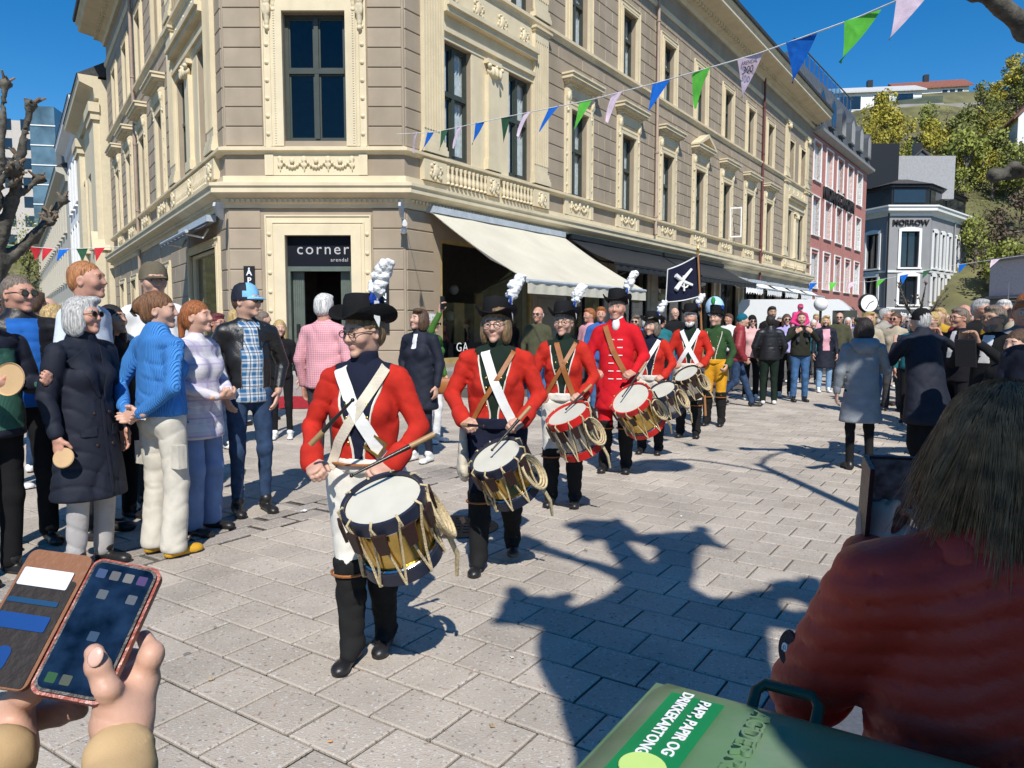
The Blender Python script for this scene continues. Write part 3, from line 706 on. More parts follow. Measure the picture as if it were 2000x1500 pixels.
def pipe(F, u, z0, z1, m):
    b = MB(); b.tube([(u, -.12, z1), (u, -.12, z0 + .3), (u - .1, -.18, z0), ], .055, 8)
    for z in np.arange(z0 + .6, z1, 2.2): b.tube([(u, -.12, z), (u, -.12, z + .06)], .075, 8)
    b.build('downpipe', m, bld, loc=F.o, rz=F.a, smooth=50)
pipe(FR, 12.7, 4.6, 13.5, M_PIPE); pipe(FR, 25.4, .3, 13.5, M_PIPER); pipe(FL, -11.75, .3, 13.5, M_PIPE)
# open casement on the fifth window
a, b = W2[4]
ow = MB(); ow.box(0, .5, -.02, .02, 0, .06); ow.box(0, .5, -.02, .02, 1.24, 1.3); ow.box(0, .05, -.02, .02, .06, 1.24); ow.box(.45, .5, -.02, .02, .06, 1.24)
o = ow.build('open_casement', M_WHITE, bld); o.location = FR.P(b, .05, 5.3); o.rotation_euler = (0, 0, FR.a - R(75))
# ================================================================ ground and paving
gm = mat('asphalt_ground', (.12, .115, .11), kind='speckle', bump=.2)
g = mk('ground', [(-900, -300, -.03), (900, -300, -.03), (900, 1500, -.03), (-900, 1500, -.03)], [(0, 1, 2, 3)], gm); g['kind'] = 'structure'
pv = mk('pavement', [(-40, -8, -.012), (60, -8, -.012), (60, 75, -.012), (-40, 75, -.012)], [(0, 1, 2, 3)], mat('joint_sand', (.1, .09, .08), var=.25, vs=30, bump=.3)); pv['kind'] = 'structure'
def paver_mat(name, col):
    m = mat(name, col, var=.1, vs=2.5, bump=.5, bs=130, kind='speckle', tint=.09, rough=.85, spec=.3)
    nt = m.node_tree; b = nt.nodes['Principled BSDF']; src = b.inputs['Base Color'].links[0].from_socket
    ge = nt.nodes.new('ShaderNodeNewGeometry'); hv = nt.nodes.new('ShaderNodeHueSaturation'); mr = nt.nodes.new('ShaderNodeMapRange')
    mr.inputs[3].default_value = .86; mr.inputs[4].default_value = 1.12; nt.links.new(ge.outputs['Random Per Island'], mr.inputs[0]); nt.links.new(mr.outputs[0], hv.inputs['Value'])
    nt.links.new(src, hv.inputs['Color'])
    N = nt.nodes; L = nt.links; vo = N.new('ShaderNodeTexVoronoi'); vo.inputs['Scale'].default_value = 2.3; L.new(ge.outputs['Position'], vo.inputs['Vector']); lt = N.new('ShaderNodeMath'); lt.operation = 'LESS_THAN'; lt.inputs[1].default_value = .045; L.new(vo.outputs['Distance'], lt.inputs[0])
    n3 = N.new('ShaderNodeTexNoise'); n3.inputs['Scale'].default_value = .9; n3.inputs['Detail'].default_value = 7; n3.inputs['Roughness'].default_value = .65; L.new(ge.outputs['Position'], n3.inputs['Vector']); m3 = N.new('ShaderNodeMapRange'); m3.inputs[1].default_value = .35; m3.inputs[2].default_value = .7; m3.inputs[3].default_value = 1.08; m3.inputs[4].default_value = .8; L.new(n3.outputs[0], m3.inputs[0])
    h2 = N.new('ShaderNodeHueSaturation'); L.new(hv.outputs[0], h2.inputs['Color']); L.new(m3.outputs[0], h2.inputs['Value'])
    mg = N.new('ShaderNodeMix'); mg.data_type = 'RGBA'; ml = N.new('ShaderNodeMath'); ml.operation = 'MULTIPLY'; ml.inputs[1].default_value = .65; L.new(lt.outputs[0], ml.inputs[0]); L.new(ml.outputs[0], mg.inputs[0]); L.new(h2.outputs[0], mg.inputs[6]); mg.inputs[7].default_value = (.07, .065, .06, 1); L.new(mg.outputs[2], b.inputs['Base Color']); return m
M_PAV = paver_mat('grey_paver', (.44, .385, .32)); M_OLD = paver_mat('old_kerb_stone', (.33, .29, .25)); M_SLAB = mat('dark_granite_slab', (.1, .105, .115), rough=.4, var=.2, vs=40, bump=.2, tint=.08)
azB = R(33.6); dB = Vector((math.sin(azB), math.cos(azB), 0)); dA = Vector((math.cos(azB), -math.sin(azB), 0))
STRIP = Vector((-1.8, 5.8, 0)); tS = STRIP.dot(dA); tBand = Vector((1.39, 3.41, 0)).dot(dA)
def pvm(name, w, l, m, b=.007): 
    x, y = w / 2 - .0055, l / 2 - .0055
    return MB().add([(-x, -y, -.012), (x, -y, -.012), (x, y, -.012), (-x, y, -.012), (-x, -y, -b * .6), (x, -y, -b * .6), (x, y, -b * .6), (-x, y, -b * .6), (-x + b, -y + b, 0), (x - b, -y + b, 0), (x - b, y - b, 0), (-x + b, y - b, 0)],
        [(8, 9, 10, 11), (4, 5, 9, 8), (5, 6, 10, 9), (6, 7, 11, 10), (7, 4, 8, 11), (0, 1, 5, 4), (1, 2, 6, 5), (2, 3, 7, 6), (3, 0, 4, 7)], 0)
rs = random.Random(11); cand = []
def inframe(p):
    if p.y < 1.2: return False
    return abs(p.x) / p.y < .75
for i in range(-40, 150):          # rows across dB
    s = i * .262
    for j in range(-60, 60):
        t = (j + (.5 if i % 2 else 0)) * .303
        p = dB * s + dA * t
        if not (-14 < p.x < 30 and .8 < p.y < 33) or not inframe(p): continue
        t0, t1 = max(t - .1515, tS + .285), min(t + .1515, tBand)
        if t1 - t0 < .06: continue
        lw = round(t1 - t0, 3); p = dB * s + dA * ((t0 + t1) / 2)
        if p.y > BY + (p.x - XR) * math.tan(AR) - 1.2 and p.x > XR: continue
        cand.append((p.length, p, lw, .262, 'p'))
for i in range(-20, 60):           # old kerb strip
    s = i * .3
    for q, (off, wd) in enumerate(((.0, .2), (.2, .16), (.36, .2))):
        t = tS - .28 + off + wd / 2; p = dB * (s + rs.uniform(-.05, .05) + (.15 if q % 2 else 0)) + dA * t
        if inframe(p) and p.y < 22: cand.append((p.length, p, wd - .01, .28, 'o'))
for i in range(-10, 40):           # pavement side slabs
    s = i * .42
    for j in range(26):
        t = tS - .5 - j * .42 + (.21 if i % 2 else 0); p = dB * s + dA * t
        if inframe(p) and p.y < 15.2 and p.x > -12: cand.append((p.length, p, .42, .42, 'p'))
for i in range(-8, 40):            # dark smooth slabs
    for j in range(3):
        t = tBand + .3 + j * .6; p = dB * (i * .6 + .2 * j) + dA * t
        if inframe(p) and p.y < 14: cand.append((p.length, p, .6, .6, 's'))
cand.sort(key=lambda c: c[0])
pm = {}; rest = {'p': MB(), 'o': MB(), 's': MB()}
MM = {'p': M_PAV, 'o': M_OLD, 's': M_SLAB}; NM = {'p': 'paver', 'o': 'kerb_stone', 's': 'stone_slab'}
for n, (_, p, w, l, ty) in enumerate(cand):
    zz = rs.uniform(-.002, .002) + (rs.uniform(-.004, .006) if ty == 'o' else 0)
    if n < 300:
        k = (w, l, ty)
        if k not in pm: pm[k] = pvm(NM[ty], w, l, MM[ty]).mesh(NM[ty], MM[ty])
        o = place(NM[ty], pm[k], pv, (p.x, p.y, .004 + zz), -azB); o.rotation_euler = (rs.uniform(-.006, .006), rs.uniform(-.006, .006), -azB + rs.uniform(-.006, .006))
    else:
        M = Matrix.Translation((p.x, p.y, .004 + zz)) @ Matrix.Rotation(-azB + rs.uniform(-.006, .006), 4, 'Z'); q = pvm('', w, l, None)
        rest[ty].add([M @ Vector(v) for v in q.v], q.f)
for ty in rest:
    if rest[ty].v: o = rest[ty].build(NM[ty] + 's', MM[ty], pv); o['kind'] = 'stuff'
print('pavers', len(cand))
# drain cover
b = MB(); b.lathe([(.0, .008), (.3, .008), (.31, .0)], 28)
for i in range(-3, 4):
    for j in range(-3, 4):
        if i * i + j * j < 10: b.box(i * .075 - .025, i * .075 + .025, j * .075 - .025, j * .075 + .025, .008, .013)
mh = b.build('drain_cover', mat('cast_iron', (.05, .04, .035), rough=.6, metal=.3)); mh.location = tuple(ground(893, 1030) + Vector((0, 0, .004)))
tagit(mh, 'round dark iron drain cover in the paving beside the second drummer', 'drain cover')
# ================================================================ neighbouring buildings
def hitF(F, px, py):
    r = ray(px, py); o = Vector((0, 0, CH)); t = (F.o - o).dot(F.n) / r.dot(F.n); p = o + r * t; return (p - F.o).dot(F.d), p.z
def simple_window(F, a, b, z0, z1, par, fm, rec=.2, frame=None, arch=0, proud=.06, curtain=False):
    m = MB(); w = frame or .12
    m.box(a - w, a, -proud, 0, z0 - .02, z1); m.box(b, b + w, -proud, 0, z0 - .02, z1)
    if arch:
        n = 8; 
        for i in range(n):
            t0, t1 = i / n, (i + 1) / n; f = lambda t: z1 + arch * math.sin(math.pi * t)
            x0, x1 = a - w + (b - a + 2 * w) * t0, a - w + (b - a + 2 * w) * t1
            m.add([(x0, -proud, z1 if 0 < i else z1), (x1, -proud, z1), (x1, -proud, f(t1) + w), (x0, -proud, f(t0) + w), (x0, 0, f(t0) + w), (x1, 0, f(t1) + w)], [(0, 1, 2, 3), (3, 2, 5, 4)])
    else: m.box(a - w, b + w, -proud, 0, z1, z1 + w)
    m.box(a - w - .04, b + w + .04, -proud - .08, 0, z0 - .12, z0 - .02)
    o = m.build('window', fm, par, loc=F.o, rz=F.a)
    s = MB(); t = .06
    s.box(a, a + t, rec - .06, rec, z0, z1); s.box(b - t, b, rec - .06, rec, z0, z1); s.box(a + t, b - t, rec - .06, rec, z0, z0 + t); s.box(a + t, b - t, rec - .06, rec, z1 - t, z1); s.box((a + b) / 2 - .03, (a + b) / 2 + .03, rec - .05, rec, z0 + t, z1 - t)
    s.build('sash', M_BLACK, o); MB().add([(a, rec + .01, z0), (b, rec + .01, z0), (b, rec + .01, z1), (a, rec + .01, z1)], [(0, 1, 2, 3)]).build('pane', M_GLASSD, o)
    return o
M_GLASSD = mat('dark_window_glass', (.012, .018, .026), rough=.06, spec=.9, var=.3, vs=.6, bump=0)
# --- pink building
FP = Fac(FR.P(LEN_R + .02, -.05)[:2], R(53.5))
M_PINK = mat('pink_brick', (.47, .2, .165), var=.12, vs=5, bump=.2, kind='dirt', p=2, col2=(.38, .16, .13)); M_ZINC = mat('zinc_roof', (.12, .13, .14), rough=.45, metal=.3, var=.15, vs=1.5)
pk = empty('pink_building', (0, 0, 0), 0, 'pink brick building with white box window frames and grey mansard roof', 'building')
cols = [.45 + 2.95 * k for k in range(5)]; rows = [(10.35, 12.55), (7.05, 9.25), (3.8, 5.9)]
ops = [(c, c + 1.65, z0, z1) for c in cols for z0, z1 in rows]; low = [(c + .1, c + 1.6, 0.2, 2.3) for c in cols]
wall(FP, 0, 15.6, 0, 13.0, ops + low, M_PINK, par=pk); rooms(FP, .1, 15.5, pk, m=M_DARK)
# brick courses as shallow lines of real bricks near top rows are too small to see; the material carries them
fp_m = MB(); wd = 1.65; ht = 2.2
for x0, x1 in ((-.07, 0), (wd, wd + .07)): fp_m.box(x0, x1, -.07, .3, -.02, ht + .1)
fp_m.box(-.07, wd + .07, -.07, .3, ht + .1, ht + .18); fp_m.box(-.09, wd + .09, -.12, .0, -.1, -.02)
fpm = fp_m.mesh('window_box', M_WHITE)
pnl = MB().box(wd * .55, wd, .2, .26, 0, ht + .1).mesh('lit_reveal_panel', mat('pale_panel', (.5, .52, .5)))  # pale flat panel paints the sunlit window reveal in by its colour
pg = MB().add([(0, .28, 0), (wd, .28, 0), (wd, .28, ht + .1), (0, .28, ht + .1)], [(0, 1, 2, 3)]).mesh('pane', M_GLASSD)
for c in cols:
    for z0, z1 in rows:
        w = FP.put('window', fpm, pk, c, 0, z0); place('lit_reveal_panel', pnl, w); place('pane', pg, w)
    lb = MB(); lb.prism([(c + .1, .2), (c + 1.6, .2), (c + 1.6, 1.6), (c + 1.25, 2.3), (c + .45, 2.3), (c + .1, 1.6)], .12, .2); lb.build('arched_window', M_GLASSD, pk, loc=FP.o, rz=FP.a)
    wf = MB(); wf.prism([(c - .02, .2), (c + .1, .2), (c + .1, 1.6), (c + .45, 2.3), (c + 1.25, 2.3), (c + 1.6, 1.6), (c + 1.6, .2), (c + 1.72, .2), (c + 1.72, 1.65), (c + 1.32, 2.42), (c + .38, 2.42), (c - .02, 1.65)], -.08, .1); wf.build('arch_frame', M_WHITE, pk, loc=FP.o, rz=FP.a)
b = MB(); b.prism([(-.05, 13.0), (-.5, 13.15), (-.55, 13.3), (0.1, 13.3)], 0, 15.8, 'x'); b.build('eaves', mat('grey_eaves', (.4, .4, .39)), pk, loc=FP.o, rz=FP.a)
b = MB(); b.prism([(-.3, 13.3), (1.1, 17.6), (6, 17.6), (6, 13.3)], -1.2, 15.8, 'x'); mans = b.build('mansard_roof', M_ZINC, pk, loc=FP.o, rz=FP.a)
for i in range(22):
    u = -1.1 + i * .78; MB().tube([(u, -.32, 13.3), (u, 1.08, 17.6)], .03, 5).build('roof_seam', M_ZINC, pk, loc=FP.o, rz=FP.a)
for k in range(6):
    u = .2 + k * 2.7; b = MB(); b.prism([(u, 13.9), (u + 1.3, 13.9), (u + 1.3, 15.3), (u + 1.05, 15.65), (u + .65, 15.75), (u + .25, 15.65), (u, 15.3)], -.35, 1.2); d = b.build('dormer', M_ZINC, pk, loc=FP.o, rz=FP.a)
    MB().prism([(u + .12, 14.0), (u + 1.18, 14.0), (u + 1.18, 15.2), (u + .65, 15.6), (u + .12, 15.2)], -.365, -.351).build('pane', M_GLASSD, d)
rl = MB().box(-.1, 15.6, 1.19, 1.26, 18.7, 18.76).build('terrace_railing', M_ZINC, pk, loc=FP.o, rz=FP.a)
for i in range(14): MB().box(i * 1.15, i * 1.15 + .05, 1.2, 1.25, 17.6, 18.7).build('railing_post', M_ZINC, rl); MB().box(0, 15.5, 1.262, 1.275, 17.7, 18.6).build('railing_glass', glassmat('blue_railing_glass', (.55, .75, .9), 1.5), rl)
M_LETB = mat('black_letters', (.02, .02, .022), bump=0)
txt('wall_lettering', 'NIDARÅGÅRDEN', 1.15, M_LETB, pk, Mfront(FP, 7.0, .08, 9.78), depth=.05, spacing=.95)
txt('wall_lettering', 'NAVI Sørlandet', .8, M_LETB, pk, Mfront(FP, 5.9, .08, 6.45), depth=.04) if False else None
# --- grey building with flat upper storey
FG = Fac(atY(1735, 500, 48)[:2], 0.); wG = atY(1815, 500, 48).x - FG.o.x
FGR = Fac((FG.o.x + wG, 48), R(44)); FGL = Fac((FG.o.x, 48), R(-73))
gy = empty('grey_building', (0, 0, -.35), 0, 'grey rendered corner building with white window frames and black top storey', 'building')
gy.scale = (1.333, 1.333, 1.29)
M_GREY = mat('grey_render', (.27, .27, .275), var=.06, vs=1, bump=.1, kind='dirt', p=.8, col2=(.17, .17, .175))
PG = [FGL.P(-6), FG.P(0), FG.P(wG), FGR.P(8.2)]
def gwin(F, a, b, z0, z1, arch=.12): simple_window(F, a, b, z0, z1, gy, M_WHITE, frame=.16, arch=arch, proud=.09)
wall(FG, 0, wG, 0, 9.0, [(.75, 1.9, 5.2, 7.55), (.75, 1.9, 2.9, 3.0), (.85, 2.0, 4.9, 5.0)][:1] + [(.75, 1.9, 2.75, 4.6)], M_GREY, par=gy); gwin(FG, .75, 1.9, 5.2, 7.55); gwin(FG, .75, 1.9, 2.75, 4.6)
rw = [(.6, 1.3), (2.2, 2.8), (3.6, 4.2), (5.3, 6.0)]
wall(FGR, 0, 8.2, 0, 9.0, [(a, b, z0, z1) for a, b in rw for z0, z1 in ((5.2, 7.5), (2.75, 4.6))], M_GREY, par=gy)
for a, b in rw: gwin(FGR, a, b, 5.2, 7.5); gwin(FGR, a, b, 2.75, 4.6)
wall(FGL, -6, 0, 0, 9.0, [(-1.9, -.8, 5.2, 7.5), (-1.9, -.8, 2.75, 4.6)], M_GREY, par=gy); gwin(FGL, -1.9, -.8, 5.2, 7.5); gwin(FGL, -1.9, -.8, 2.75, 4.6)
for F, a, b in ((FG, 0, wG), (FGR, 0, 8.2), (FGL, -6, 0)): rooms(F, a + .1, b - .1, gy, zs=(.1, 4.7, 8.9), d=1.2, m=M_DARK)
sweep('cornice', [(0, 8.55), (.1, 8.55), (.12, 8.7), (.4, 8.85), (.42, 9.05), (.5, 9.1), (.5, 9.2), (0, 9.25)], M_WHITE, gy, PG)
sweep('string_course', [(0, 4.85), (.08, 4.85), (.1, 4.98), (0, 5.0)], M_WHITE, gy, PG); sweep('string_course', [(0, 2.4), (.06, 2.4), (.08, 2.52), (0, 2.55)], M_WHITE, gy, PG)
sweep('top_storey', [(-.5, 9.2), (-.25, 9.2), (-.25, 10.4), (-.1, 10.45), (-.1, 10.6), (-.5, 10.65)], M_BLACK, gy, PG)
for F, a, b in ((FG, .3, wG - .3), (FGR, .5, 3.3), (FGR, 3.8, 7.5)): MB().box(a, b, .2, .24, 9.45, 10.3).build('strip_window', M_GLASSD, gy, loc=F.o, rz=F.a)
sweep('tiled_roof', [(-.05, 10.65), (.05, 10.65), (-2.6, 11.5), (-2.7, 10.65)], mat('dark_tiles', (.06, .055, .055), var=.4, vs=14, bump=.6, bs=20), gy, PG)
b = MB(); b.box(-1.2, 1.2, 1.5, 5, 10.6, 13.6); b.build('roof_plant_room', M_BLACK, gy, loc=FG.o); b = MB(); b.box(1.2, 5.2, 2.0, 7, 10.0, 12.9); b.build('roof_lift_house', mat('pale_grey_render', (.33, .33, .335)), gy, loc=FG.o)
b = MB(); b.box(0, 6.5, .0, 5, 0, 7.0); b.build('side_wing', mat('pale_grey_render', (.33, .33, .335)), gy, loc=FGR.P(8.3, -.3), rz=FGR.a)
txt('wall_lettering', 'MORROW', .5, M_LETB, gy, Mfront(FG, 1.32, .05, 8.1), depth=.06, spacing=1.0, bold=.01)
txt('roof_lettering', 'MORROW', .62, M_LETB, gy, Mfront(Fac((FG.o.x + 5.22, 50.2), R(60)), 1.4, .02, 12.2), depth=.06, bold=.01)
MB().box(.05, 2.65, -.14, -.02, 1.75, 2.42).build('fascia_sign', mat('slate_sign', (.06, .07, .085), bump=0), gy, loc=FG.o); txt('fascia_lettering', 'La vita é Bella', .42, M_TEXTW, gy, Mfront(FG, 1.35, .145, 2.08), bold=.012)
txt('wall_lettering', 'FRISØR', .45, M_TEXTW, gy, Mfront(FGR, 3.2, .03, 2.1), bold=.005)
for a in (.4, 1.6): MB().box(a, a + .9, -.02, -.0, .1, 1.6).build('shop_window', M_GLASSD, gy, loc=FG.o)
MB().tube([(-.1, -.08, 0), (-.1, -.08, 9)], .06, 6).build('downpipe', M_BLACK, gy, loc=FG.o)
MB().tube([(4.8, -.08, 0), (4.8, -.08, 8.6)], .05, 6).build('downpipe', M_GREY, gy, loc=FGR.o, rz=FGR.a)
# --- police building with metal stair at the far right
pb = empty('police_building', (36.5, 52, 0), 0, 'pale panelled building with dark base at the right edge', 'building')
for i in range(12): MB().box(i * .55 + .01, i * .55 + .54, -.03, 5, 3.6, 6.2).build('wall_panel', mat('pale_panelling', (.55, .56, .58), tint=.04), pb)
MB().box(.0, 6.6, .3, 5, 0, 3.4).build('base_wall', mat('blue_grey_wall', (.16, .18, .2)), pb); MB().box(-.3, 6.8, -.2, 5, 3.4, 3.6).build('floor_slab', M_GREY, pb); MB().box(-.2, 6.8, -.15, 5.1, 6.2, 6.45).build('roof_edge', M_GREY, pb)
MB().box(.9, 2.6, .2, .29, 2.1, 2.75).build('police_sign', mat('pale_blue_sign', (.5, .6, .7)), pb); txt('sign_lettering', 'POLITI', .5, mat('blue_letters', (.05, .12, .35)), pb, Matrix.Translation((1.75, .19, 2.42)) @ Matrix.Rotation(R(90), 4, 'X'), bold=.01)
st = empty('metal_staircase', (34.2, 51.2, 0), 0, 'dark metal outdoor staircase beside the pale panelled building', 'staircase')
for s in (0, 1.3): MB().tube([(s, 0, 0), (s + .9, 1.5, 3.5)], .07, 5).build('stringer', M_ZINC, st); MB().tube([(s, 0, 1), (s + .9, 1.5, 4.5)], .035, 5).build('handrail', M_ZINC, st)
for i in range(15): t = (i + .5) / 15; MB().box(.9 * t, .9 * t + 1.3, 1.5 * t - .13, 1.5 * t + .13, 3.5 * t - .02, 3.5 * t + .02).build('tread', M_ZINC, st)
# --- left street
M_CREAM2 = mat('pale_cream_render', (.62, .54, .38), var=.05, kind='dirt', p=1.2, col2=(.5, .43, .3)); M_OFFW = mat('white_render', (.72, .72, .72), var=.04); M_GRC = mat('grey_cream_render', (.48, .45, .38), var=.05)
cb = empty('cream_building', (0, 0, 0), 0, 'pale cream classical building with big pilasters next to the corner building', 'building')
def rowhouse(par, F, u0, u1, H, m, wz, sp, ww, name='wall', trim=None):
    us = np.arange(u0 + 1.2, u1 - ww - .4, sp); ops = [(u, u + ww, z0, z1) for u in us for z0, z1 in wz]
    wall(F, u0, u1, 0, H, ops, m, par=par); rooms(F, u0 + .1, u1 - .1, par, zs=(.1, 4.5, H - .5), d=1.2, m=M_DARK)
    for u in us:
        for z0, z1 in wz: simple_window(F, u, u + ww, z0, z1, par, trim or m, frame=.16, proud=.1)
    mk('end_wall', [F.P(u1), F.P(u1, -8), F.P(u1, -8, H), F.P(u1, 0, H)], [(0, 1, 2, 3)], m, par)
    mk('end_wall', [F.P(u0), F.P(u0, -8), F.P(u0, -8, H), F.P(u0, 0, H)], [(0, 1, 2, 3)], m, par)
    sweep('eaves', [(0, H - .8), (.15, H - .8), (.2, H - .4), (.7, H - .2), (.75, H + .1), (0, H + .2)], m, par, [F.P(u0), F.P(u1)])
    b = MB(); b.prism([(-.8, H + .1), (4, H + 3), (8, H + .1)], u0, u1, 'x'); b.build('roof', M_ROOF, par, loc=F.o, rz=F.a)
FL2 = Fac(FL.P(0, .3)[:2], AL)
rowhouse(cb, FL2, -30.0, -20.3, 11.9, M_CREAM2, ((5.2, 8.6), (1, 3.4)), 3.4, 1.5)
for u in (-22.3, -29.9): b = MB(); b.box(u, u + 1.9, -.25, 0, .2, 10.2); b.box(u - .12, u + 2.02, -.35, 0, 10.2, 10.5); b.box(u - .2, u + 2.1, -.42, 0, 10.5, 10.9); b.build('pilaster', M_CREAM2, cb, loc=FL2.o, rz=FL2.a)
b = MB(); b.prism([(-20.9, 4.7), (-20.2, 4.7), (-20.55, 5.5)], -.5, .2); b.box(-20.8, -20.3, -.4, .1, 1.5, 4.7); b.build('portal', M_CREAM2, cb, loc=FL2.o, rz=FL2.a)
wb = empty('white_building', (0, 0, 0), 0, 'white classical building further down the left street', 'building'); rowhouse(wb, FL, -45, -30.4, 13.6, M_OFFW, ((9, 11.8), (5, 7.8), (1, 3.4)), 2.3, 1.1, trim=M_OFFW)
gb = empty('grey_cream_building', (0, 0, 0), 0, 'long grey cream building at the far end of the left street', 'building'); rowhouse(gb, FL, -112, -45.4, 12.4, M_GRC, ((8.4, 10.8), (4.8, 7), (1, 3.2)), 3.2, 1.2)
tw = empty('hotel_tower', (-76, 120, 0), R(12), 'distant pale high rise with blue glass stair tower', 'building')
MB().box(-8, 5, 0, 12, 0, 33.5).build('wall', mat('pale_concrete', (.5, .46, .42)), tw); MB().box(1.0, 4.5, -3.5, 0, 0, 35).build('glass_stair_tower', mat('blue_glass', (.09, .15, .19), rough=.15, spec=.8, var=.4, vs=.5), tw); MB().box(4.5, 14, 2, 12, 0, 31).build('wall', mat('pale_concrete', (.5, .46, .42)), tw)
for z in range(8, 33, 3):
    for x in (-7, -4.2, -1.6): MB().box(x, x + 1.3, -.05, .0, z, z + 1.7).build('window', M_GLASSD, tw)
    MB().box(1.0, 4.6, -3.62, -3.5, z, z + .15).build('floor_band', M_WHITE, tw)
# ================================================================ hill, houses, trees
def hz(x, y):
    k = 1 / (1 + math.exp(-(x - 34) / 6)) if y < 200 else 1
    left = 1 / (1 + math.exp((x + 60) / 8))
    r = max(0, y - 56) * .66; r = min(r, 35.5 + (y - 110) * .02)
    return r * k + left * min(24, max(0, y - 90) * .5) + .6 * math.sin(x * .31) * math.sin(y * .23) * min(1, r / 5) - .05
nx, ny = 70, 46; vs = [(-140 + i * 4.6, 55 + j * 3.0, hz(-140 + i * 4.6, 55 + j * 3.0)) for j in range(ny) for i in range(nx)]
hill = mk('hill', vs, [(j * nx + i, j * nx + i + 1, (j + 1) * nx + i + 1, (j + 1) * nx + i) for j in range(ny - 1) for i in range(nx - 1)], mat('hillside', (.13, .125, .05), var=.5, vs=.35, bump=.8, bs=2, kind='dirt', p=.2, col2=(.13, .12, .1)), smooth=180); hill['kind'] = 'structure'
def leafmat(name, col): 
    m = mat(name, col, var=.35, vs=.9, bump=0, rough=.7)
    return m
LM = [leafmat('spring_yellow_leaves', (.36, .31, .04)), leafmat('spring_green_leaves', (.23, .25, .05)), leafmat('olive_leaves', (.16, .17, .045)), leafmat('bare_twigs', (.11, .08, .055))]
BARK = mat('bark', (.12, .1, .08), var=.35, vs=12, bump=.8, bs=25)
def tree_meshes(seed, H, rad, nleaf, lsz):
    rs = random.Random(seed); t = MB(); t.tube([(0, 0, -.5), (.1, 0, H * .3), (.0, .1, H * .65)], [.22, .17, .08], 6)
    cl = []
    for i in range(9):
        a = rs.uniform(0, 6.28); z = rs.uniform(.35, .92) * H; r = rad * rs.uniform(.3, .9) * math.sin(min(1, (1.12 - z / H) * 2.2)); e = Vector((math.cos(a) * r, math.sin(a) * r, z)); t.tube([(0, 0, z * .6), e * .6 + Vector((0, 0, z * .3)), e], [.09, .05, .02], 5); cl.append((e, rad * rs.uniform(.35, .6)))
    cl.append((Vector((0, 0, H * .88)), rad * .5)); c = MB()
    for i in range(nleaf):
        e, r = rs.choice(cl); d = Vector((rs.gauss(0, 1), rs.gauss(0, 1), rs.gauss(0, .8))).normalized() * r * rs.uniform(.5, 1.05); p = e + d
        n = Vector((rs.uniform(-1, 1), rs.uniform(-1, 1), rs.uniform(-.3, 1))).normalized(); a = n.orthogonal().normalized(); b = n.cross(a); s = lsz * rs.uniform(.5, 1.2)
        c.add([p - a * s, p - b * s * .6, p + a * s, p + b * s * .6], [(0, 1, 2, 3)])
    return t, c
TV = []
for s in range(5):
    t, c = tree_meshes(s, 6.5, 2.6, 650 if s != 3 else 500, .28 if s != 3 else .13); TV.append((t, c))
TMESH = {}
rs = random.Random(21); nt_ = 0
TL = ['yellow flowering tree on the hillside', 'fresh green tree on the hillside', 'olive green tree on the hillside', 'bare brown twiggy tree on the hillside']
def hill_tree(x, y, sc, k):
    v = rs.randrange(5)
    if (v, k) not in TMESH: TMESH[(v, k)] = (TV[v][0].mesh('trunk', BARK, 60), TV[v][1].mesh('crown', LM[k]))
    e = empty('hillside_tree', (x, y, hz(x, y)), rs.uniform(0, 6), TL[k], 'tree', TL[k].split(' on ')[0] + 's'); e.scale = (sc, sc, sc * rs.uniform(.85, 1.15))
    place('trunk', TMESH[(v, k)][0], e); place('crown', TMESH[(v, k)][1], e)
for i in range(420):
    x = rs.uniform(30, 92); y = rs.uniform(60, 109); u = 1000 + FPX * x / y
    if u < 1660 or u > 2060: continue
    zt = hz(x, y); vpx = 633 - (zt - 1.5) / y * FPX
    if (vpx < 262 and u < 1890) or (y < 80 and u < 1895): continue
    k = (0 if u < 1760 and vpx < 340 else rs.choice((1, 1, 0, 2, 2)) if vpx < 420 else rs.choice((3, 3, 3, 2, 1)))
    hill_tree(x, y, rs.uniform(.4, .9), k)
for x, y, k in ((-66, 105, 2), (-70, 108, 1), (-62, 100, 2), (-74, 104, 2)): hill_tree(x, y, 1.3, k)
M_WOODW = mat('white_boarding', (.76, .76, .75), var=.03, bump=.1); M_TILE = mat('red_tiles', (.24, .09, .06), var=.3, vs=5, bump=.5, bs=12); M_CONC = mat('grey_concrete', (.3, .29, .27), var=.15, vs=.6)
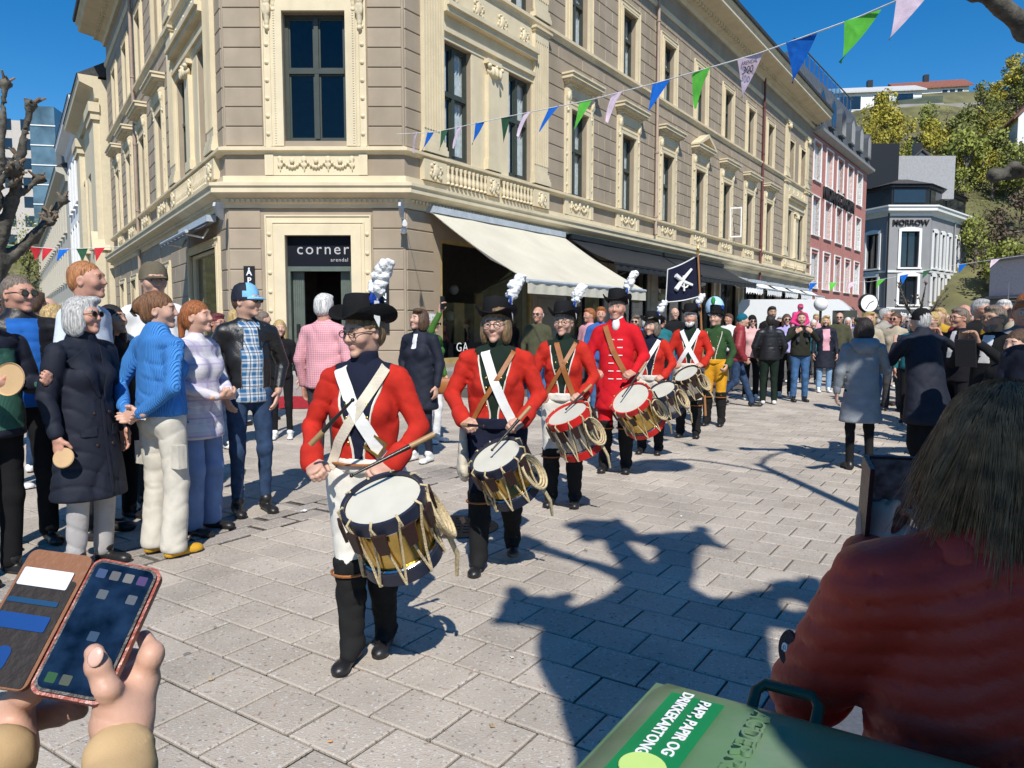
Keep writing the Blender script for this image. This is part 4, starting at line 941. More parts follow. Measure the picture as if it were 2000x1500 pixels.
def house(name, label, loc, rz, w, d, h, rh, roofm, wins):
    e = empty(name, loc, rz, label, 'house'); b = MB(); b.box(-w / 2, w / 2, 0, d, -3, h); b.prism([(0, h), (d, h), (d / 2, h + rh - .1)], -w / 2, w / 2, 'x'); b.build('wall', M_WOODW, e)
    b = MB(); o = .5
    for s in (-1, 1):
        y0 = d / 2; ye = -o if s < 0 else d + o; ze = h - rh * o / (d / 2)
        b.add([(-w / 2 - o, y0, h + rh), (w / 2 + o, y0, h + rh), (w / 2 + o, ye, ze), (-w / 2 - o, ye, ze), (-w / 2 - o, y0, h + rh + .2), (w / 2 + o, y0, h + rh + .2), (w / 2 + o, ye, ze + .2), (-w / 2 - o, ye, ze + .2)], [(0, 1, 2, 3), (7, 6, 5, 4), (2, 6, 7, 3), (0, 3, 7, 4), (1, 5, 6, 2)])
    r = b.build('roof', roofm, e); MB().box(-.4, .3, d / 2 - .4, d / 2 + .4, h + rh - .5, h + rh + 1.1).build('chimney', M_BLACK, r)
    for x0, x1, z0, z1, face in wins:
        m = MB(); mg = MB()
        if face == 'f': m.box(x0 - .12, x1 + .12, -.06, 0, z0 - .12, z1 + .12); mg.box(x0, x1, -.08, -.062, z0, z1)
        else: m.box(-w / 2 - .06, -w / 2, x0 - .12, x1 + .12, z0 - .12, z1 + .12); mg.box(-w / 2 - .08, -w / 2 - .062, x0, x1, z0, z1)
        wn_ = m.build('window', M_WHITE, e); mg.build('pane', M_GLASSD, wn_)
    return e
p = atY(1715, 215, 108); h1 = house('hill_house', 'white hilltop house with wide balcony and black chimney', (p.x, 108, p.z), R(-8), 11.5, 8, 2.6, 1.6, mat('pale_roof', (.5, .5, .49)), [(-5.2, -2.4, .2, 2, 'f'), (-.6, 1.4, .4, 2.1, 'f'), (2.4, 4.6, .4, 2.1, 'f')])
MB().box(-.5, 7.5, -3, 0, -.4, -.15).build('balcony', M_CONC, h1); MB().box(-.4, 7.4, -2.95, -2.9, -.15, .8).build('balcony_glass', M_GLASS, h1)
for x in (-.3, 3.4, 7.2): MB().box(x, x + .2, -2.9, -2.7, -3.5, -.4).build('post', M_WHITE, h1)
p = atY(1822, 196, 112); h2 = house('hill_house', 'white hilltop house with long red roof above a stone terrace', (p.x, 112, p.z), R(-12), 9.5, 7, 1.9, 1.7, M_TILE, [(1.2, 1.9, .3, 1.4, 'f'), (2.2, 2.9, .3, 1.4, 'f'), (3.2, 3.9, .3, 1.4, 'f')])
p = atY(1815, 216, 104); q = atY(1895, 180, 104); tr_ = MB().box(-6, 6.2, 0, 5, -4.5, .9).build('terrace_wall', M_CONC); tr_.location = (p.x + 1.6, 104, p.z); tr_.rotation_euler = (0, 0, R(-8)); tagit(tr_, 'grey stone retaining wall under the red roofed hilltop house', 'wall')
p = atY(1995, 300, 84); house('hill_house', 'white wooden house with red tiled roof at the right edge of the hill', (p.x + 5.6, 84, p.z), R(70), 6, 6, 4, 3.4, M_TILE, [(1, 2, 1, 2.6, 's'), (3.4, 4.4, 1, 2.6, 's')])
p = atY(1822, 330, 76); house('hill_house', 'small white gabled house half hidden behind the grey building', (p.x, 76, p.z - 1.5), R(75), 3.2, 3, 1.5, 1.5, M_ROOF, [])
p = atY(1695, 400, 70); house('hill_house', 'white house behind the yellow flowering tree', (p.x, 72, p.z), R(10), 6, 6, 3.5, 2.5, M_ROOF, [(-1.6, -.6, .6, 2, 'f')])
for px, py, yy in ((1875, 255, 90), (1897, 230, 95)):
    p = atY(px, py, yy); o = MB().tube([(0, 0, -6), (0, 0, 1.5)], .1, 6).box(-.8, .8, -.05, .05, .9, 1.0).build('utility_pole', BARK); o.location = p; tagit(o, 'wooden utility pole on the hillside, %s one' % ('lower' if py > 240 else 'upper'), 'pole')
# pollard trees ----------------------------------------------------------------
def pollard(name, loc, label, seed, H, tr, spread, nb, levels=2, sc=1., fork=.38):
    """knobbly pollarded plane tree: trunk, limbs and swollen knuckles as one organic bark surface"""
    rs = random.Random(seed); e = empty(name, loc, 0, label, 'tree'); pr = [cone((0, 0, -.1), (0, 0, H * (fork + .16)), tr, tr * .8, k=.08), ell((0, 0, 0), (tr * 1.35, tr * 1.35, tr * .8), k=.1)]
    kn = []
    for i in range(nb):
        a = 2 * math.pi * i / nb + rs.uniform(-.3, .3); r = spread * rs.uniform(.6, 1.); z0 = H * rs.uniform(fork, fork + .17); z1 = H * rs.uniform(fork + .26, 1.)
        p0 = Vector((0, 0, z0)); p1 = Vector((math.cos(a) * r * .55, math.sin(a) * r * .55, z0 + (z1 - z0) * .45)); p2 = Vector((math.cos(a) * r, math.sin(a) * r, z1))
        pr += [cone(p0, p1, tr * .55, tr * .36, k=.08), cone(p1, p2, tr * .36, tr * .24, k=.05)]; kn.append((p2, tr * .42))
        for q in range(levels):
            b = a + rs.choice((-1, 1)) * rs.uniform(.5, 1.1); p3 = p1 + Vector((math.cos(b), math.sin(b), rs.uniform(.3, 1.1))) * r * rs.uniform(.35, .6); pr.append(cone(p1, p3, tr * .27, tr * .17, k=.05)); kn.append((p3, tr * .32))
    for p, r in kn:
        pr.append(ell(p, (r, r, r * .9), k=.06))
        for q in range(9): pr.append(ell(p + Vector((rs.uniform(-1, 1), rs.uniform(-1, 1), rs.uniform(-.4, 1))) * r * 1.0, r * rs.uniform(.3, .6), k=.02))
    sdf_obj('trunk', pr, .045 * sc, mat('plane_bark', (.085, .075, .058), var=.6, vs=11, bump=1., bs=30), e, disp=folds(.022, 1.6, seed))
    for p, r in kn:
        for q in range(3):
            d = Vector((rs.uniform(-1, 1), rs.uniform(-1, 1), rs.uniform(-.1, 1))).normalized(); MB().tube([p + d * r * .5, p + d * (r + rs.uniform(.05, .12))], [.022, .012], 5).build('twig_stub', mat('cut_wood', (.2, .14, .09), var=.3), e)
    return e
pollard('pollard_tree', (-6.22, 8.9, 0), 'knobbly pollarded plane tree at the left edge', 3, 4.7, .17, .8, 8, 3, .7)
pollard('pollard_tree', (24, 44, 0), 'small pollarded tree in front of the grey building', 8, 4.0, .2, 1.6, 7, sc=1.5)
bt = empty('pollard_tree', (.92, -.75, 0), 0, 'tall pollarded plane tree behind the viewer, casting its shadow on the paving', 'tree')
def sp_(px, py, z): q = ground(px, py); return Vector((q.x - math.sin(SUN_AZ) / math.tan(SUN_EL) * z, q.y - math.cos(SUN_AZ) / math.tan(SUN_EL) * z, z)) - Vector((.92, -.75, 0))
J = sp_(1300, 1185, 5.0); tp0 = [cone((0, 0, -.1), (0.02, 0, 4.2), .5, .44, k=.1), ell((0, 0, 0), (.65, .65, .4), k=.1), cone((.02, 0, 4.1), J, .46, .3, k=.15), cone((.0, 0, 4.0), sp_(1120, 1225, 4.55), .36, .16, k=.15), cone((.1, 0, 4.0), sp_(1450, 1195, 4.8), .4, .14, k=.15)]
K_ends = []
for pts, r0 in ((((1300, 1175, 5.1), (1255, 1125, 5.6), (1180, 1034, 6.4)), .13), (((1305, 1175, 5.1), (1312, 1130, 5.6), (1288, 1056, 6.2)), .1), (((1310, 1175, 5.1), (1330, 1120, 5.7), (1352, 1052, 6.3)), .1), (((1280, 1175, 5.0), (1200, 1118, 5.5), (1030, 1062, 6.0)), .08), (((1120, 1222, 4.5), (1090, 1212, 4.7), (1048, 1192, 4.9)), .12), (((1440, 1190, 4.8), (1490, 1170, 5.1), (1560, 1152, 5.4)), .1), (((1450, 1195, 4.8), (1560, 1215, 4.9), (1660, 1200, 5.2)), .12)):
    q = [sp_(*p_) for p_ in pts]; tp0 += [cone(q[0], q[1], r0 * 1.15, r0 * .85, k=.06), cone(q[1], q[2], r0 * .85, r0 * .75, k=.05)]; K_ends.append((q[2], r0 * 1.3))
rs = random.Random(4)
for p_, r_ in K_ends:
    tp0.append(ell(p_, (r_ * 1.3, r_ * 1.3, r_ * .8), k=.05))
    for q_ in range(7): tp0.append(ell(p_ + Vector((rs.uniform(-1, 1), rs.uniform(-1, 1), rs.uniform(-.5, .8))) * r_ * 1.3, r_ * rs.uniform(.35, .6), k=.03))
sdf_obj('trunk', tp0, .045, MATS['plane_bark'], bt, disp=folds(.022, 1.6, 9))
pr_t = empty('pollard_tree', (6.3, 5.6, 0), 0, 'pollarded plane tree whose branch reaches in at the top right corner', 'tree')
prs = [cone((0, 0, 0), (0, 0, 3.4), .3, .25, k=.1)]
c1 = atY(1905, -25, 5.2) - Vector((6.3, 5.6, 0)); c2 = atY(2010, 55, 5.3) - Vector((6.3, 5.6, 0)); prs += [cone((0, 0, 3.3), c2, .2, .1, k=.08), cone(c2, c1, .07, .06, k=.05), ell(c1, .09, k=.05)]
c3 = atY(1945, 342, 5.2) - Vector((6.3, 5.6, 0)); c4 = atY(2020, 335, 5.4) - Vector((6.3, 5.6, 0)); prs += [cone((0, 0, 2.6), c4, .12, .06, k=.06), cone(c4, c3, .045, .05, k=.04), ell(c3, .06, k=.03), ell(c3 + Vector((.12, 0, .06)), .05, k=.03), ell(c3 + Vector((.22, 0, .03)), .05, k=.03)]
sdf_obj('trunk', prs, .03, MATS['plane_bark'], pr_t, disp=folds(.012, 1.5, 4))
# street lamp outside the frame (its shadow crosses the paving)
lp = empty('street_lamp', (3.1, 2.45, 0), 0, 'tall twin armed street lamp just right of the view', 'street lamp')
MB().tube([(0, 0, 0), (0, 0, 5.6)], [.07, .05], 10).build('pole', M_BLACK, lp)
for s in (-1, 1):
    pts = [(0, 0, 5.0 + .5 * (s > 0))] + [(s * (.2 + .85 * t), 0, 5.4 + .5 * (s > 0) + .5 * math.sin(math.pi * t * .8)) for t in (0, .25, .5, .75, 1)]
    a = MB().tube(pts, .03, 6).build('arm', M_BLACK, lp); x, z = pts[-1][0], pts[-1][2]
    MB().lathe([(.0, .14), (.1, .1), (.33, 0), (.33, -.03), (0, -.03)], 20, M=Matrix.Translation((x, 0, z - .15))).build('lamp_shade', M_BLACK, lp)

for i, (u, v, c, sz) in enumerate(((640, 1456, (.6, .3, .1), .02), (592, 1003, (.7, .72, .75), .06), (1005, 1290, (.6, .58, .5), .025), (420, 1330, (.4, .3, .18), .03), (1330, 1010, (.7, .7, .68), .03), (955, 1420, (.3, .22, .12), .03))):
    b = MB(); rr = random.Random(i); n = 5; b.add([(x * sz / n + rr.uniform(-.2, .2) * sz / n, y * sz * .7 / n + rr.uniform(-.2, .2) * sz / n, .006 + rr.uniform(0, .25) * sz) for y in range(n) for x in range(n)], [(y * n + x, y * n + x + 1, (y + 1) * n + x + 1, (y + 1) * n + x) for y in range(n - 1) for x in range(n - 1)])
    o = b.build('litter', mat('litter_%s' % 'abcdef'[i], c)); q = ground(u, v); o.location = (q.x, q.y, .004); o.rotation_euler = (0, 0, i); tagit(o, ['tiny orange scrap on the paving near the bottom edge', 'crumpled clear plastic by the old kerb stones', 'pale paper scrap right of the leading drummer\'s boots', 'dry leaf on the paving near the phone', 'white paper scrap on the sunlit paving beyond the shadow', 'brown leaf on the paving by the edge of the tree shadow'][i], 'litter')
# ================================================================ people
def skinmat(name, col):
    m = mat(name, col, var=.1, vs=25, bump=.06, bs=300, rough=.5, spec=.4)
    b = m.node_tree.nodes['Principled BSDF']; b.inputs['Subsurface Weight'].default_value = .12; b.inputs['Subsurface Radius'].default_value = (.012, .005, .003); b.inputs['Subsurface Scale'].default_value = 1.
    return m
SK = [skinmat('fair_skin', (.56, .33, .24)), skinmat('ruddy_skin', (.52, .27, .19)), skinmat('tan_skin', (.4, .23, .15))]
LIP = mat('lips', (.43, .2, .16), rough=.5, bump=0); EYEW = mat('eye_white', (.42, .39, .36), rough=.25, bump=0, var=.02); IRIS = mat('iris', (.03, .025, .02), rough=.1, bump=0)
def hairmat(name, col): return mat('hair_' + name, col, var=.55, vs=110, bump=.9, bs=170, rough=.45, spec=.4, kind='hair')
HAIR = {k: hairmat(k, c) for k, c in dict(grey=(.42, .41, .39), white=(.62, .6, .57), brown=(.09, .05, .028), dark=(.022, .016, .013), red=(.3, .1, .03), ginger=(.38, .16, .06), blond=(.45, .31, .13), burgundy=(.13, .025, .03), dkblond=(.2, .13, .065), greybrown=(.17, .13, .1), auburn=(.17, .08, .035)).items()}
LENS = mat('dark_lens', (.01, .01, .012), rough=.08, spec=.8, bump=0); FRAME = mat('spectacle_frame', (.03, .025, .02), rough=.3, bump=0)
LEATHER = mat('black_leather', (.012, .012, .013), rough=.33, spec=.6, bump=.3, bs=180); SHOEB = mat('black_shoe', (.014, .013, .013), rough=.4, spec=.5, bump=.1)
def orth(f, n):
    f = Vector(f).normalized(); n = Vector(n); n = (n - f * n.dot(f)); n = n.normalized() if n.length > 1e-5 else f.orthogonal().normalized(); return f, n
def hand_prims(Wp, f, pn, s, curl=.5, spread=1., sc=1.):
    f, n = orth(f, pn); t = f.cross(n) * (-s); Wp = Vector(Wp); pr = []
    pr.append(cone(Wp - f * .03, Wp + f * .02, .028 * sc, .03 * sc, flat=n, q=.75, k=.012)); pr.append(cone(Wp + f * .025, Wp + f * .085 * sc, .037 * sc, .04 * sc, flat=n, q=.42, k=.012))
    for off, L in ((.03, .072), (.0105, .082), (-.009, .075), (-.028, .058)):
        b = Wp + f * .092 * sc + t * off * sc * spread; a = curl * .55; d1 = f * math.cos(a) + n * math.sin(a); p1 = b + d1 * L * .45 * sc; a2 = curl * 1.45; d2 = f * math.cos(a2) + n * math.sin(a2); p2 = p1 + d2 * L * .32 * sc; a3 = curl * 2.2; d3 = f * math.cos(a3) + n * math.sin(a3)
        pr += [cone(b - f * .02, p1, .0105 * sc, .0098 * sc, k=.006), cone(p1, p2, .0098 * sc, .009 * sc, k=.004), cone(p2, p2 + d3 * L * .26 * sc, .009 * sc, .0078 * sc, k=.004)]
    b = Wp + f * .03 * sc + t * .026 * sc; d = (t * .75 + f * .6 + n * (.25 + .4 * curl)).normalized(); p1 = b + d * .04 * sc; d2 = (t * (.5 - .5 * curl) + f * .8 + n * (.2 + .5 * curl)).normalized()
    pr += [cone(b, p1, .015 * sc, .0125 * sc, k=.012), cone(p1, p1 + d2 * .034 * sc, .0118 * sc, .0095 * sc, k=.005)]
    return pr
def xf(prims, T):
    M3 = T.to_3x3(); out = []
    for p in prims:
        if p[0] == 'c': out.append(('c', T @ p[1], T @ p[2], p[3], p[4], (M3 @ p[5]) if p[5] is not None else None) + p[6:])
        else: out.append(('e', T @ p[1], p[2], M3 if p[3] is None else M3 @ p[3]) + p[4:])
    return out
def head_prims(fem=False, jaw=1., nose=1.):
    j = .93 if fem else 1.; e = ell; c = cone
    pr = [e((0, .014, .03), (.074, .094, .092), k=.01), c((0, -.03, .0), (0, -.03, -.05), .064 * j, .05 * j, k=.04), e((0, -.072, -.088), (.024 * j, .02, .018), k=.03), e((0, .02, -.04), (.058, .06, .06), k=.03),
          c((0, -.086, .028), (0, -.1045, -.016), .008, .0112, k=.012), e((.0095, -.095, -.02), (.008, .009, .007), k=.008), e((-.0095, -.095, -.02), (.008, .009, .007), k=.008),
          c((-.035, -.079, .036), (.035, -.079, .036), .011 if not fem else .007, .011 if not fem else .007, k=.02), e((.04, -.062, -.018), (.024, .022, .022), k=.03), e((-.04, -.062, -.018), (.024, .022, .022), k=.03),
          e((.032, -.094, .012), (.017, .014, .012), k=.012, sub=True), e((-.032, -.094, .012), (.017, .014, .012), k=.012, sub=True), e((.032, -.076, .012), (.014, .013, .0115), k=.003), e((-.032, -.076, .012), (.014, .013, .0115), k=.003),
          e((0, -.083, -.049), (.02, .01, .006), k=.01), e((0, -.082, -.060), (.018, .01, .006), k=.01)]
    for s in (-1, 1): pr += [e((s * .076, .012, -.002), (.009, .02, .031), k=.01), e((s * .083, .008, .0), (.006, .011, .018), k=.004, sub=True)]
    return pr
def head_pick(T):
    I = T.inverted(); A = np.array(I)
    def f(Cn):
        L = Cn @ A[:3, :3].T + A[:3, 3]; x, y, z = L.T; mi = np.zeros(len(L), int)
        fr = (y < -.06) & (np.abs(x) < .07) & (z > -.13) & (z < .11)
        mi[fr & (np.abs(x) < .018) & (z < -.046) & (z > -.064) & (y < -.083)] = 1
        ax = np.abs(np.abs(x) - .032)
        mi[fr & (ax < .011) & (np.abs(z - .012) < .0042) & (y < -.07)] = 2
        mi[fr & (ax < .0052) & (np.abs(z - .012) < .0055) & (y < -.07)] = 3
        mi[fr & (np.abs(x) > .014) & (np.abs(x) < .05) & (np.abs(z - .036 + .004 * (np.abs(x) - .03) / .02) < .0045)] = 4
        return mi
    return f
def hair_prims(kind):
    e = ell; face = [e((0, -.118, -.05), (.072, .068, .108), k=.012, sub=True)]
    cap = [e((0, .02, .038), (.084, .103, .098), k=.02)]
    ears = [e((s * .083, -.012, -.005), (.02, .026, .034), k=.01, sub=True) for s in (-1, 1)]
    if kind == 'short': return cap + [e((0, .05, -.01), (.076, .07, .075), k=.02), e((0, -.03, .1), (.065, .06, .03), k=.02)] + face + ears + [e((0, .02, -.13), (.12, .12, .06), k=.01, sub=True)]
    if kind == 'buzz': return [e((0, .018, .038), (.0785, .098, .092), k=.02), e((0, .045, -.005), (.07, .066, .07), k=.02)] + face + ears + [e((0, .02, -.13), (.12, .12, .07), k=.01, sub=True)]
    if kind == 'bald': return [e((0, .04, -.005), (.083, .08, .062), k=.02)] + face + ears + [e((0, .0, .09), (.12, .12, .055), k=.01, sub=True), e((0, .02, -.12), (.12, .12, .055), k=.01, sub=True)]
    if kind == 'bob': return cap + [e((s * .07, .012, -.035), (.036, .07, .09), k=.03) for s in (-1, 1)] + [e((0, .06, -.035), (.085, .06, .095), k=.03), e((.03, -.05, .1), (.06, .05, .03), k=.02)] + face
    if kind == 'long': return cap + [e((s * .072, .02, -.08), (.032, .06, .14), k=.03) for s in (-1, 1)] + [e((0, .07, -.1), (.085, .05, .17), k=.03)] + face
    if kind == 'bun': return cap + [e((0, .05, -.01), (.078, .07, .08), k=.02), e((0, .125, .03), (.045, .04, .048), k=.015), e((0, .1, .05), (.05, .04, .05), k=.02)] + face + ears
    if kind == 'pony': return cap + [e((0, .05, -.01), (.078, .07, .08), k=.02), cone((0, .12, .02), (0, .14, -.12), .035, .022, k=.02)] + face + ears
    return cap + face
def arm(p, s, w=1.):
    """elbow, wrist, finger dir, palm normal, curl"""
    A = {'down': ((s * .235, .03, 1.12), (s * .25, -.04, .88), (0, -.15, -1), (-s, 0, 0), .45), 'pocket': ((s * .275, .08, 1.13), (s * .205, -.05, .93), (-s * .3, -.35, -.8), (-s, .3, 0), .3),
         'behind': ((s * .265, .11, 1.13), (s * .075, .2, .96), (-s, .12, -.25), (0, 1, .2), .5), 'clasp': ((s * .25, .0, 1.13), (s * .075, -.22, 1.03), (-s * .8, -.45, .05), (-s * .2, .3, .8), .8),
         'drum': ((s * .27, -.0, 1.14), (s * .19, -.22, 1.0), (-s * .45, -.8, -.15), (-s * .5, .1, -.8), 1.2), 'phone': ((s * .23, -.17, 1.19), (s * .075, -.33, 1.38), (-s * .25, -.2, .95), (-s * .5, -.8, 0), .9),
         'raise': ((s * .3, -.2, 1.5), (s * .27, -.33, 1.74), (0, -.2, 1), (0, -1, 0), .7), 'plate': ((s * .24, -.02, 1.13), (s * .17, -.24, 1.15), (-s * .3, -.8, .2), (-s * .6, 0, .5), .8), 'low': ((s * .26, .02, 1.12), (s * .22, -.14, .92), (-s * .3, -.6, -.6), (-s, 0, .2), .9),
         'legs': ((s * .26, -.12, 1.2), (s * .15, -.2, 1.34), (-s * .5, -.2, .4), (-s * .3, .8, 0), .9), 'pole': ((s * .25, -.08, 1.16), (s * .05, -.27, 1.12), (-s * .8, -.5, .1), (0, .4, .7), 1.2)}
    return A[p] if isinstance(p, str) else p
def person(label, loc, rz=0., H=1.7, w=1., fem=False, skin=0, yaw=0., pitch=0., hair='short', hc='brown', top=None, topk='shirt', hem=.92, legs=None, legk='straight', shoe=None, armL='down', armR='down', stance='stand', vox=.016, group=None, glasses=None, beard=None,
           lean=0., seed=0, tpick=None, tmats=None, wr=.006, quilt=0., hands=True, skirt=None, lowhead=0., name='person', bare=False, feet=True, hv=.007, qp=.062, qs=0.):
    hv *= 1.1 if hv < .0059 else (1.3 if hv < .0078 else 1.5); vox *= 1.12 if vox < .0138 else 1.25; hw_ = .88 if topk in ('coat', 'puffer', 'jacket') else 1.
    e = empty(name, loc, rz, label, 'person', group); s0 = H / 1.72; e.scale = (s0, s0, s0); D = {'root': e}
    hipz = .9; P = {}
    for s in (-1, 1):
        k = (.10 * s, -.02, .49); a = (.105 * s, .02, .085)
        if stance == 'step': k, a = ((.1 * s, -.1, .5), (.1 * s, -.16, .085)) if s > 0 else ((.1 * s, -.0, .49), (.1 * s, .17, .12))
        if stance == 'stepR': k, a = ((.1 * s, -.1, .5), (.1 * s, -.16, .085)) if s < 0 else ((.1 * s, -.0, .49), (.1 * s, .17, .12))
        if stance == 'walk': k, a = ((.09 * s, -.16, .5), (.09 * s, -.3, .1)) if s > 0 else ((.09 * s, .02, .48), (.09 * s, .32, .17))
        if stance == 'march': k, a = ((.07 * s, -.07, .49), (.05 * s, -.1, .085)) if s < 0 else ((.07 * s, -.02, .49), (.06 * s, .1, .085))
        if stance == 'close': k, a = (.085 * s, -.02, .49), (.075 * s, .02, .085)
        P[s] = (Vector((.092 * s, 0, hipz)), Vector(k), Vector(a))
    bw = w
    Tl = Matrix.Translation((0, 0, .95)) @ Matrix.Rotation(lean, 4, 'X') @ Matrix.Translation((0, 0, -.95))
    # --- upper garment
    tp = [cone((0, 0, .99), (0, .0, 1.16), .158 * bw, .150 * bw, flat=(0, 1, 0), q=.76, k=.05), cone((0, .0, 1.17), (0, .01, 1.32), .160 * bw, .150 * bw, flat=(0, 1, 0), q=.7, k=.05), cone((-.12 * w, .012, 1.388), (.12 * w, .012, 1.388), .066, .066, k=.05), cone((0, .02, 1.4), (0, .012, 1.455), .08, .062, k=.04)]
    if fem: tp += [ell((s * .075, -.085 * bw, 1.235), (.072, .06, .07), k=.05) for s in (-1, 1)]
    if hem < .95: tp.append(cone((0, 0, 1.0), (0, .0, hem + .03), .162 * bw, (.165 + (.95 - hem) * .13) * bw, flat=(0, 1, 0), q=.8, k=.05))
    aj = {}
    tp = xf(tp, Tl)
    for s, ar in ((1, armL), (-1, armR)):
        E, Wr, f, n, cu = arm(ar, s); S = Tl @ Vector((s * .168 * w, .012, 1.375)); E = Tl @ (Vector(E) + Vector((s * .17 * (w - 1), 0, 0))); Wr = Tl @ Vector(Wr); aj[s] = (E, Wr, Vector(f), Vector(n), cu)
        th = {'coat': .006, 'puffer': .012, 'shirt': 0, 'sweater': .005}.get(topk, 0) + .004 * (w > 1.05)
        tp += [cone(S, E, .06 + th, .049 + th, k=.03), cone(E, Wr - (Wr - E).normalized() * .005, .048 + th, .038 + th * .8, k=.015)]
    if topk in ('coat', 'puffer', 'sweater'): tp.append(cone(Tl @ Vector((0, .03, 1.42)), Tl @ Vector((0, .012, 1.475)), .085, .078, k=.03))
    D['tp'] = tp
    fo = folds(wr, 1.15, seed)
    if quilt:
        def fo(X, Y, Z, g=folds(wr * .6, 1.2, seed)): return g(X, Y, Z) - quilt * np.abs(np.sin((Z + .25 * np.abs(X) * qs + .006 * np.sin(X * 40 + Y * 31)) * math.pi / qp)) ** .33 + quilt * .5
    D['top'] = sdf_obj('jacket' if topk in ('coat', 'puffer', 'jacket') else topk, tp, vox, tmats or [top], e, disp=fo, pick=tpick, clip=lambda X, Y, Z: np.where(np.sqrt(X * X + Y * Y) < .32, hem - Z, -1) if True else None)
    # --- legs
    if legs is not None:
        R0, R1, R2 = {'slim': (.086, .056, .043), 'straight': (.09, .066, .058), 'wide': (.09, .075, .083), 'breeches': (.112, .068, .05)}[legk]
        lp_ = [cone((-.05, .0, .93), (.05, .0, .93), .112 * bw * hw_, .112 * bw * hw_, flat=(0, 1, 0), q=.95, k=.04), ell((0, .035 if hw_ == 1 else .015, .89), (.15 * bw * hw_, .09, .1), k=.04)]
        for s in (-1, 1):
            h, k, a = P[s]; lp_ += [cone(h, k, R0 * bw, R1, k=.03), cone(k, a if legk != 'breeches' else k.lerp(a, .3), R1, R2, k=.03)]
        if skirt: lp_.append(cone((0, 0, .95), (0, .02, skirt), .15, .185, flat=(0, 1, 0), q=.8, k=.04))
        D['lp'] = lp_
        D['legs'] = sdf_obj('trousers' if not skirt else 'skirt', lp_, vox, [legs], e, disp=folds(wr * .6, 1.0, seed + 3), clip=lambda X, Y, Z: np.maximum(.045 - Z, Z - 1.0))
    if feet:
        for s in (-1, 1):
            a = P[s][2]; z0 = a.z - .085
            pr = [cone((a.x, a.y + .02, z0 + .06), (a.x * 1.0, a.y - .02, z0 + .1), .042, .045, k=.02), cone((a.x, a.y + .03, z0 + .035), (a.x + .012 * s, a.y - .15, z0 + .03), .036, .036, flat=(0, 0, 1), q=.85, k=.02), ell((a.x + .012 * s, a.y - .15, z0 + .03), (.042, .055, .03), k=.02)]
            o = sdf_obj('shoe', pr, .011, [shoe or SHOEB, SOLE], e, clip=lambda X, Y, Z, z0=z0: z0 + .002 - Z, pick=lambda Cn, z0=z0: (Cn[:, 2] < z0 + .02).astype(int))
    # --- body: head, neck, hands
    T = Tl @ Matrix.Translation((0, -.012 - lowhead * .5, 1.597 - lowhead)) @ Matrix.Rotation(yaw, 4, 'Z') @ Matrix.Rotation(pitch, 4, 'X'); D['T'] = T
    bp = xf(head_prims(fem), T) + [cone(Tl @ Vector((0, .025, 1.40)), T @ Vector((0, .022, -.06)), .058 if not fem else .05, .052 if not fem else .045, k=.03), cone(Tl @ Vector((-.14, .015, 1.38)), Tl @ Vector((.14, .015, 1.38)), .025, .025, k=.03)]
    if hands:
        for s in (-1, 1):
            E, Wr, f, n, cu = aj[s]; bp += hand_prims(Wr, f, n, s, cu) + [cone(E, Wr, .016, .026, k=.01), cone(Tl @ Vector((s * .15, .012, 1.37)), E, .016, .016, k=.01)]
    V, Q = sdf_net(bp, hv); mi = head_pick(T)(V[Q].mean(1)); Vs, Qs, Ms = [V], [Q], [mi]; nv = len(V)
    if bare:
        lb = []
        for s in (-1, 1): h, k, a = P[s]; lb += [cone(k + Vector((0, 0, .1)), k, .06, .052, k=.02), cone(k, k * .55 + a * .45 + Vector((0, .015, 0)), .052, .054, k=.02), cone(k * .55 + a * .45 + Vector((0, .015, 0)), a, .052, .034, k=.02)]
        V, Q = sdf_net(lb, .014); Vs.append(V); Qs.append(Q + nv); Ms.append(np.zeros(len(Q), int))
    place('body', np_mesh('body', np.concatenate(Vs), np.concatenate(Qs), [SK[skin], LIP, EYEW, IRIS, HAIR[hc] if hc in HAIR else HAIR['brown']], np.concatenate(Ms)), e)
    D['aj'] = aj
    if hair: sdf_obj('hair', xf(hair_prims(hair), T), max(.007, hv), HAIR[hc], e, disp=hair_disp(T, seed))
    if beard: sdf_obj('beard', xf([ell((0, -.06, -.085), (.05, .045, .035), k=.02), ell((0, -.035, -.06), (.064, .05, .03), k=.02), ell((0, -.089, -.055), (.022, .03, .012), k=.005, sub=True)], T), .008, HAIR[beard], e, disp=hair_disp(T, seed))
    if glasses:
        b = MB(); dark = glasses == 'sun'
        for s in (-1, 1):
            ring = [(s * .033 + .0225 * math.cos(a), -.101 + .006 * abs(math.cos(a)) * 0, .012 + .017 * math.sin(a)) for a in [2 * math.pi * i / 14 for i in range(15)]]
            b.tube(ring, .0022 if not dark else .003, 5, 0); b.tube([(s * .055, -.099, .016), (s * .08, -.03, .016), (s * .082, .01, .008)], .0022, 5, 0)
            if dark: b.add([(x, y + .001, z) for x, y, z in ring[:-1]], [tuple(range(14))], 1)
        b.tube([(-.011, -.103, .014), (.011, -.103, .014)], .002, 5, 0)
        o = b.build('sunglasses' if dark else 'glasses', [FRAME, LENS], e); o.matrix_local = T
    return D
SOLE = mat('shoe_sole', (.03, .028, .027), rough=.8)
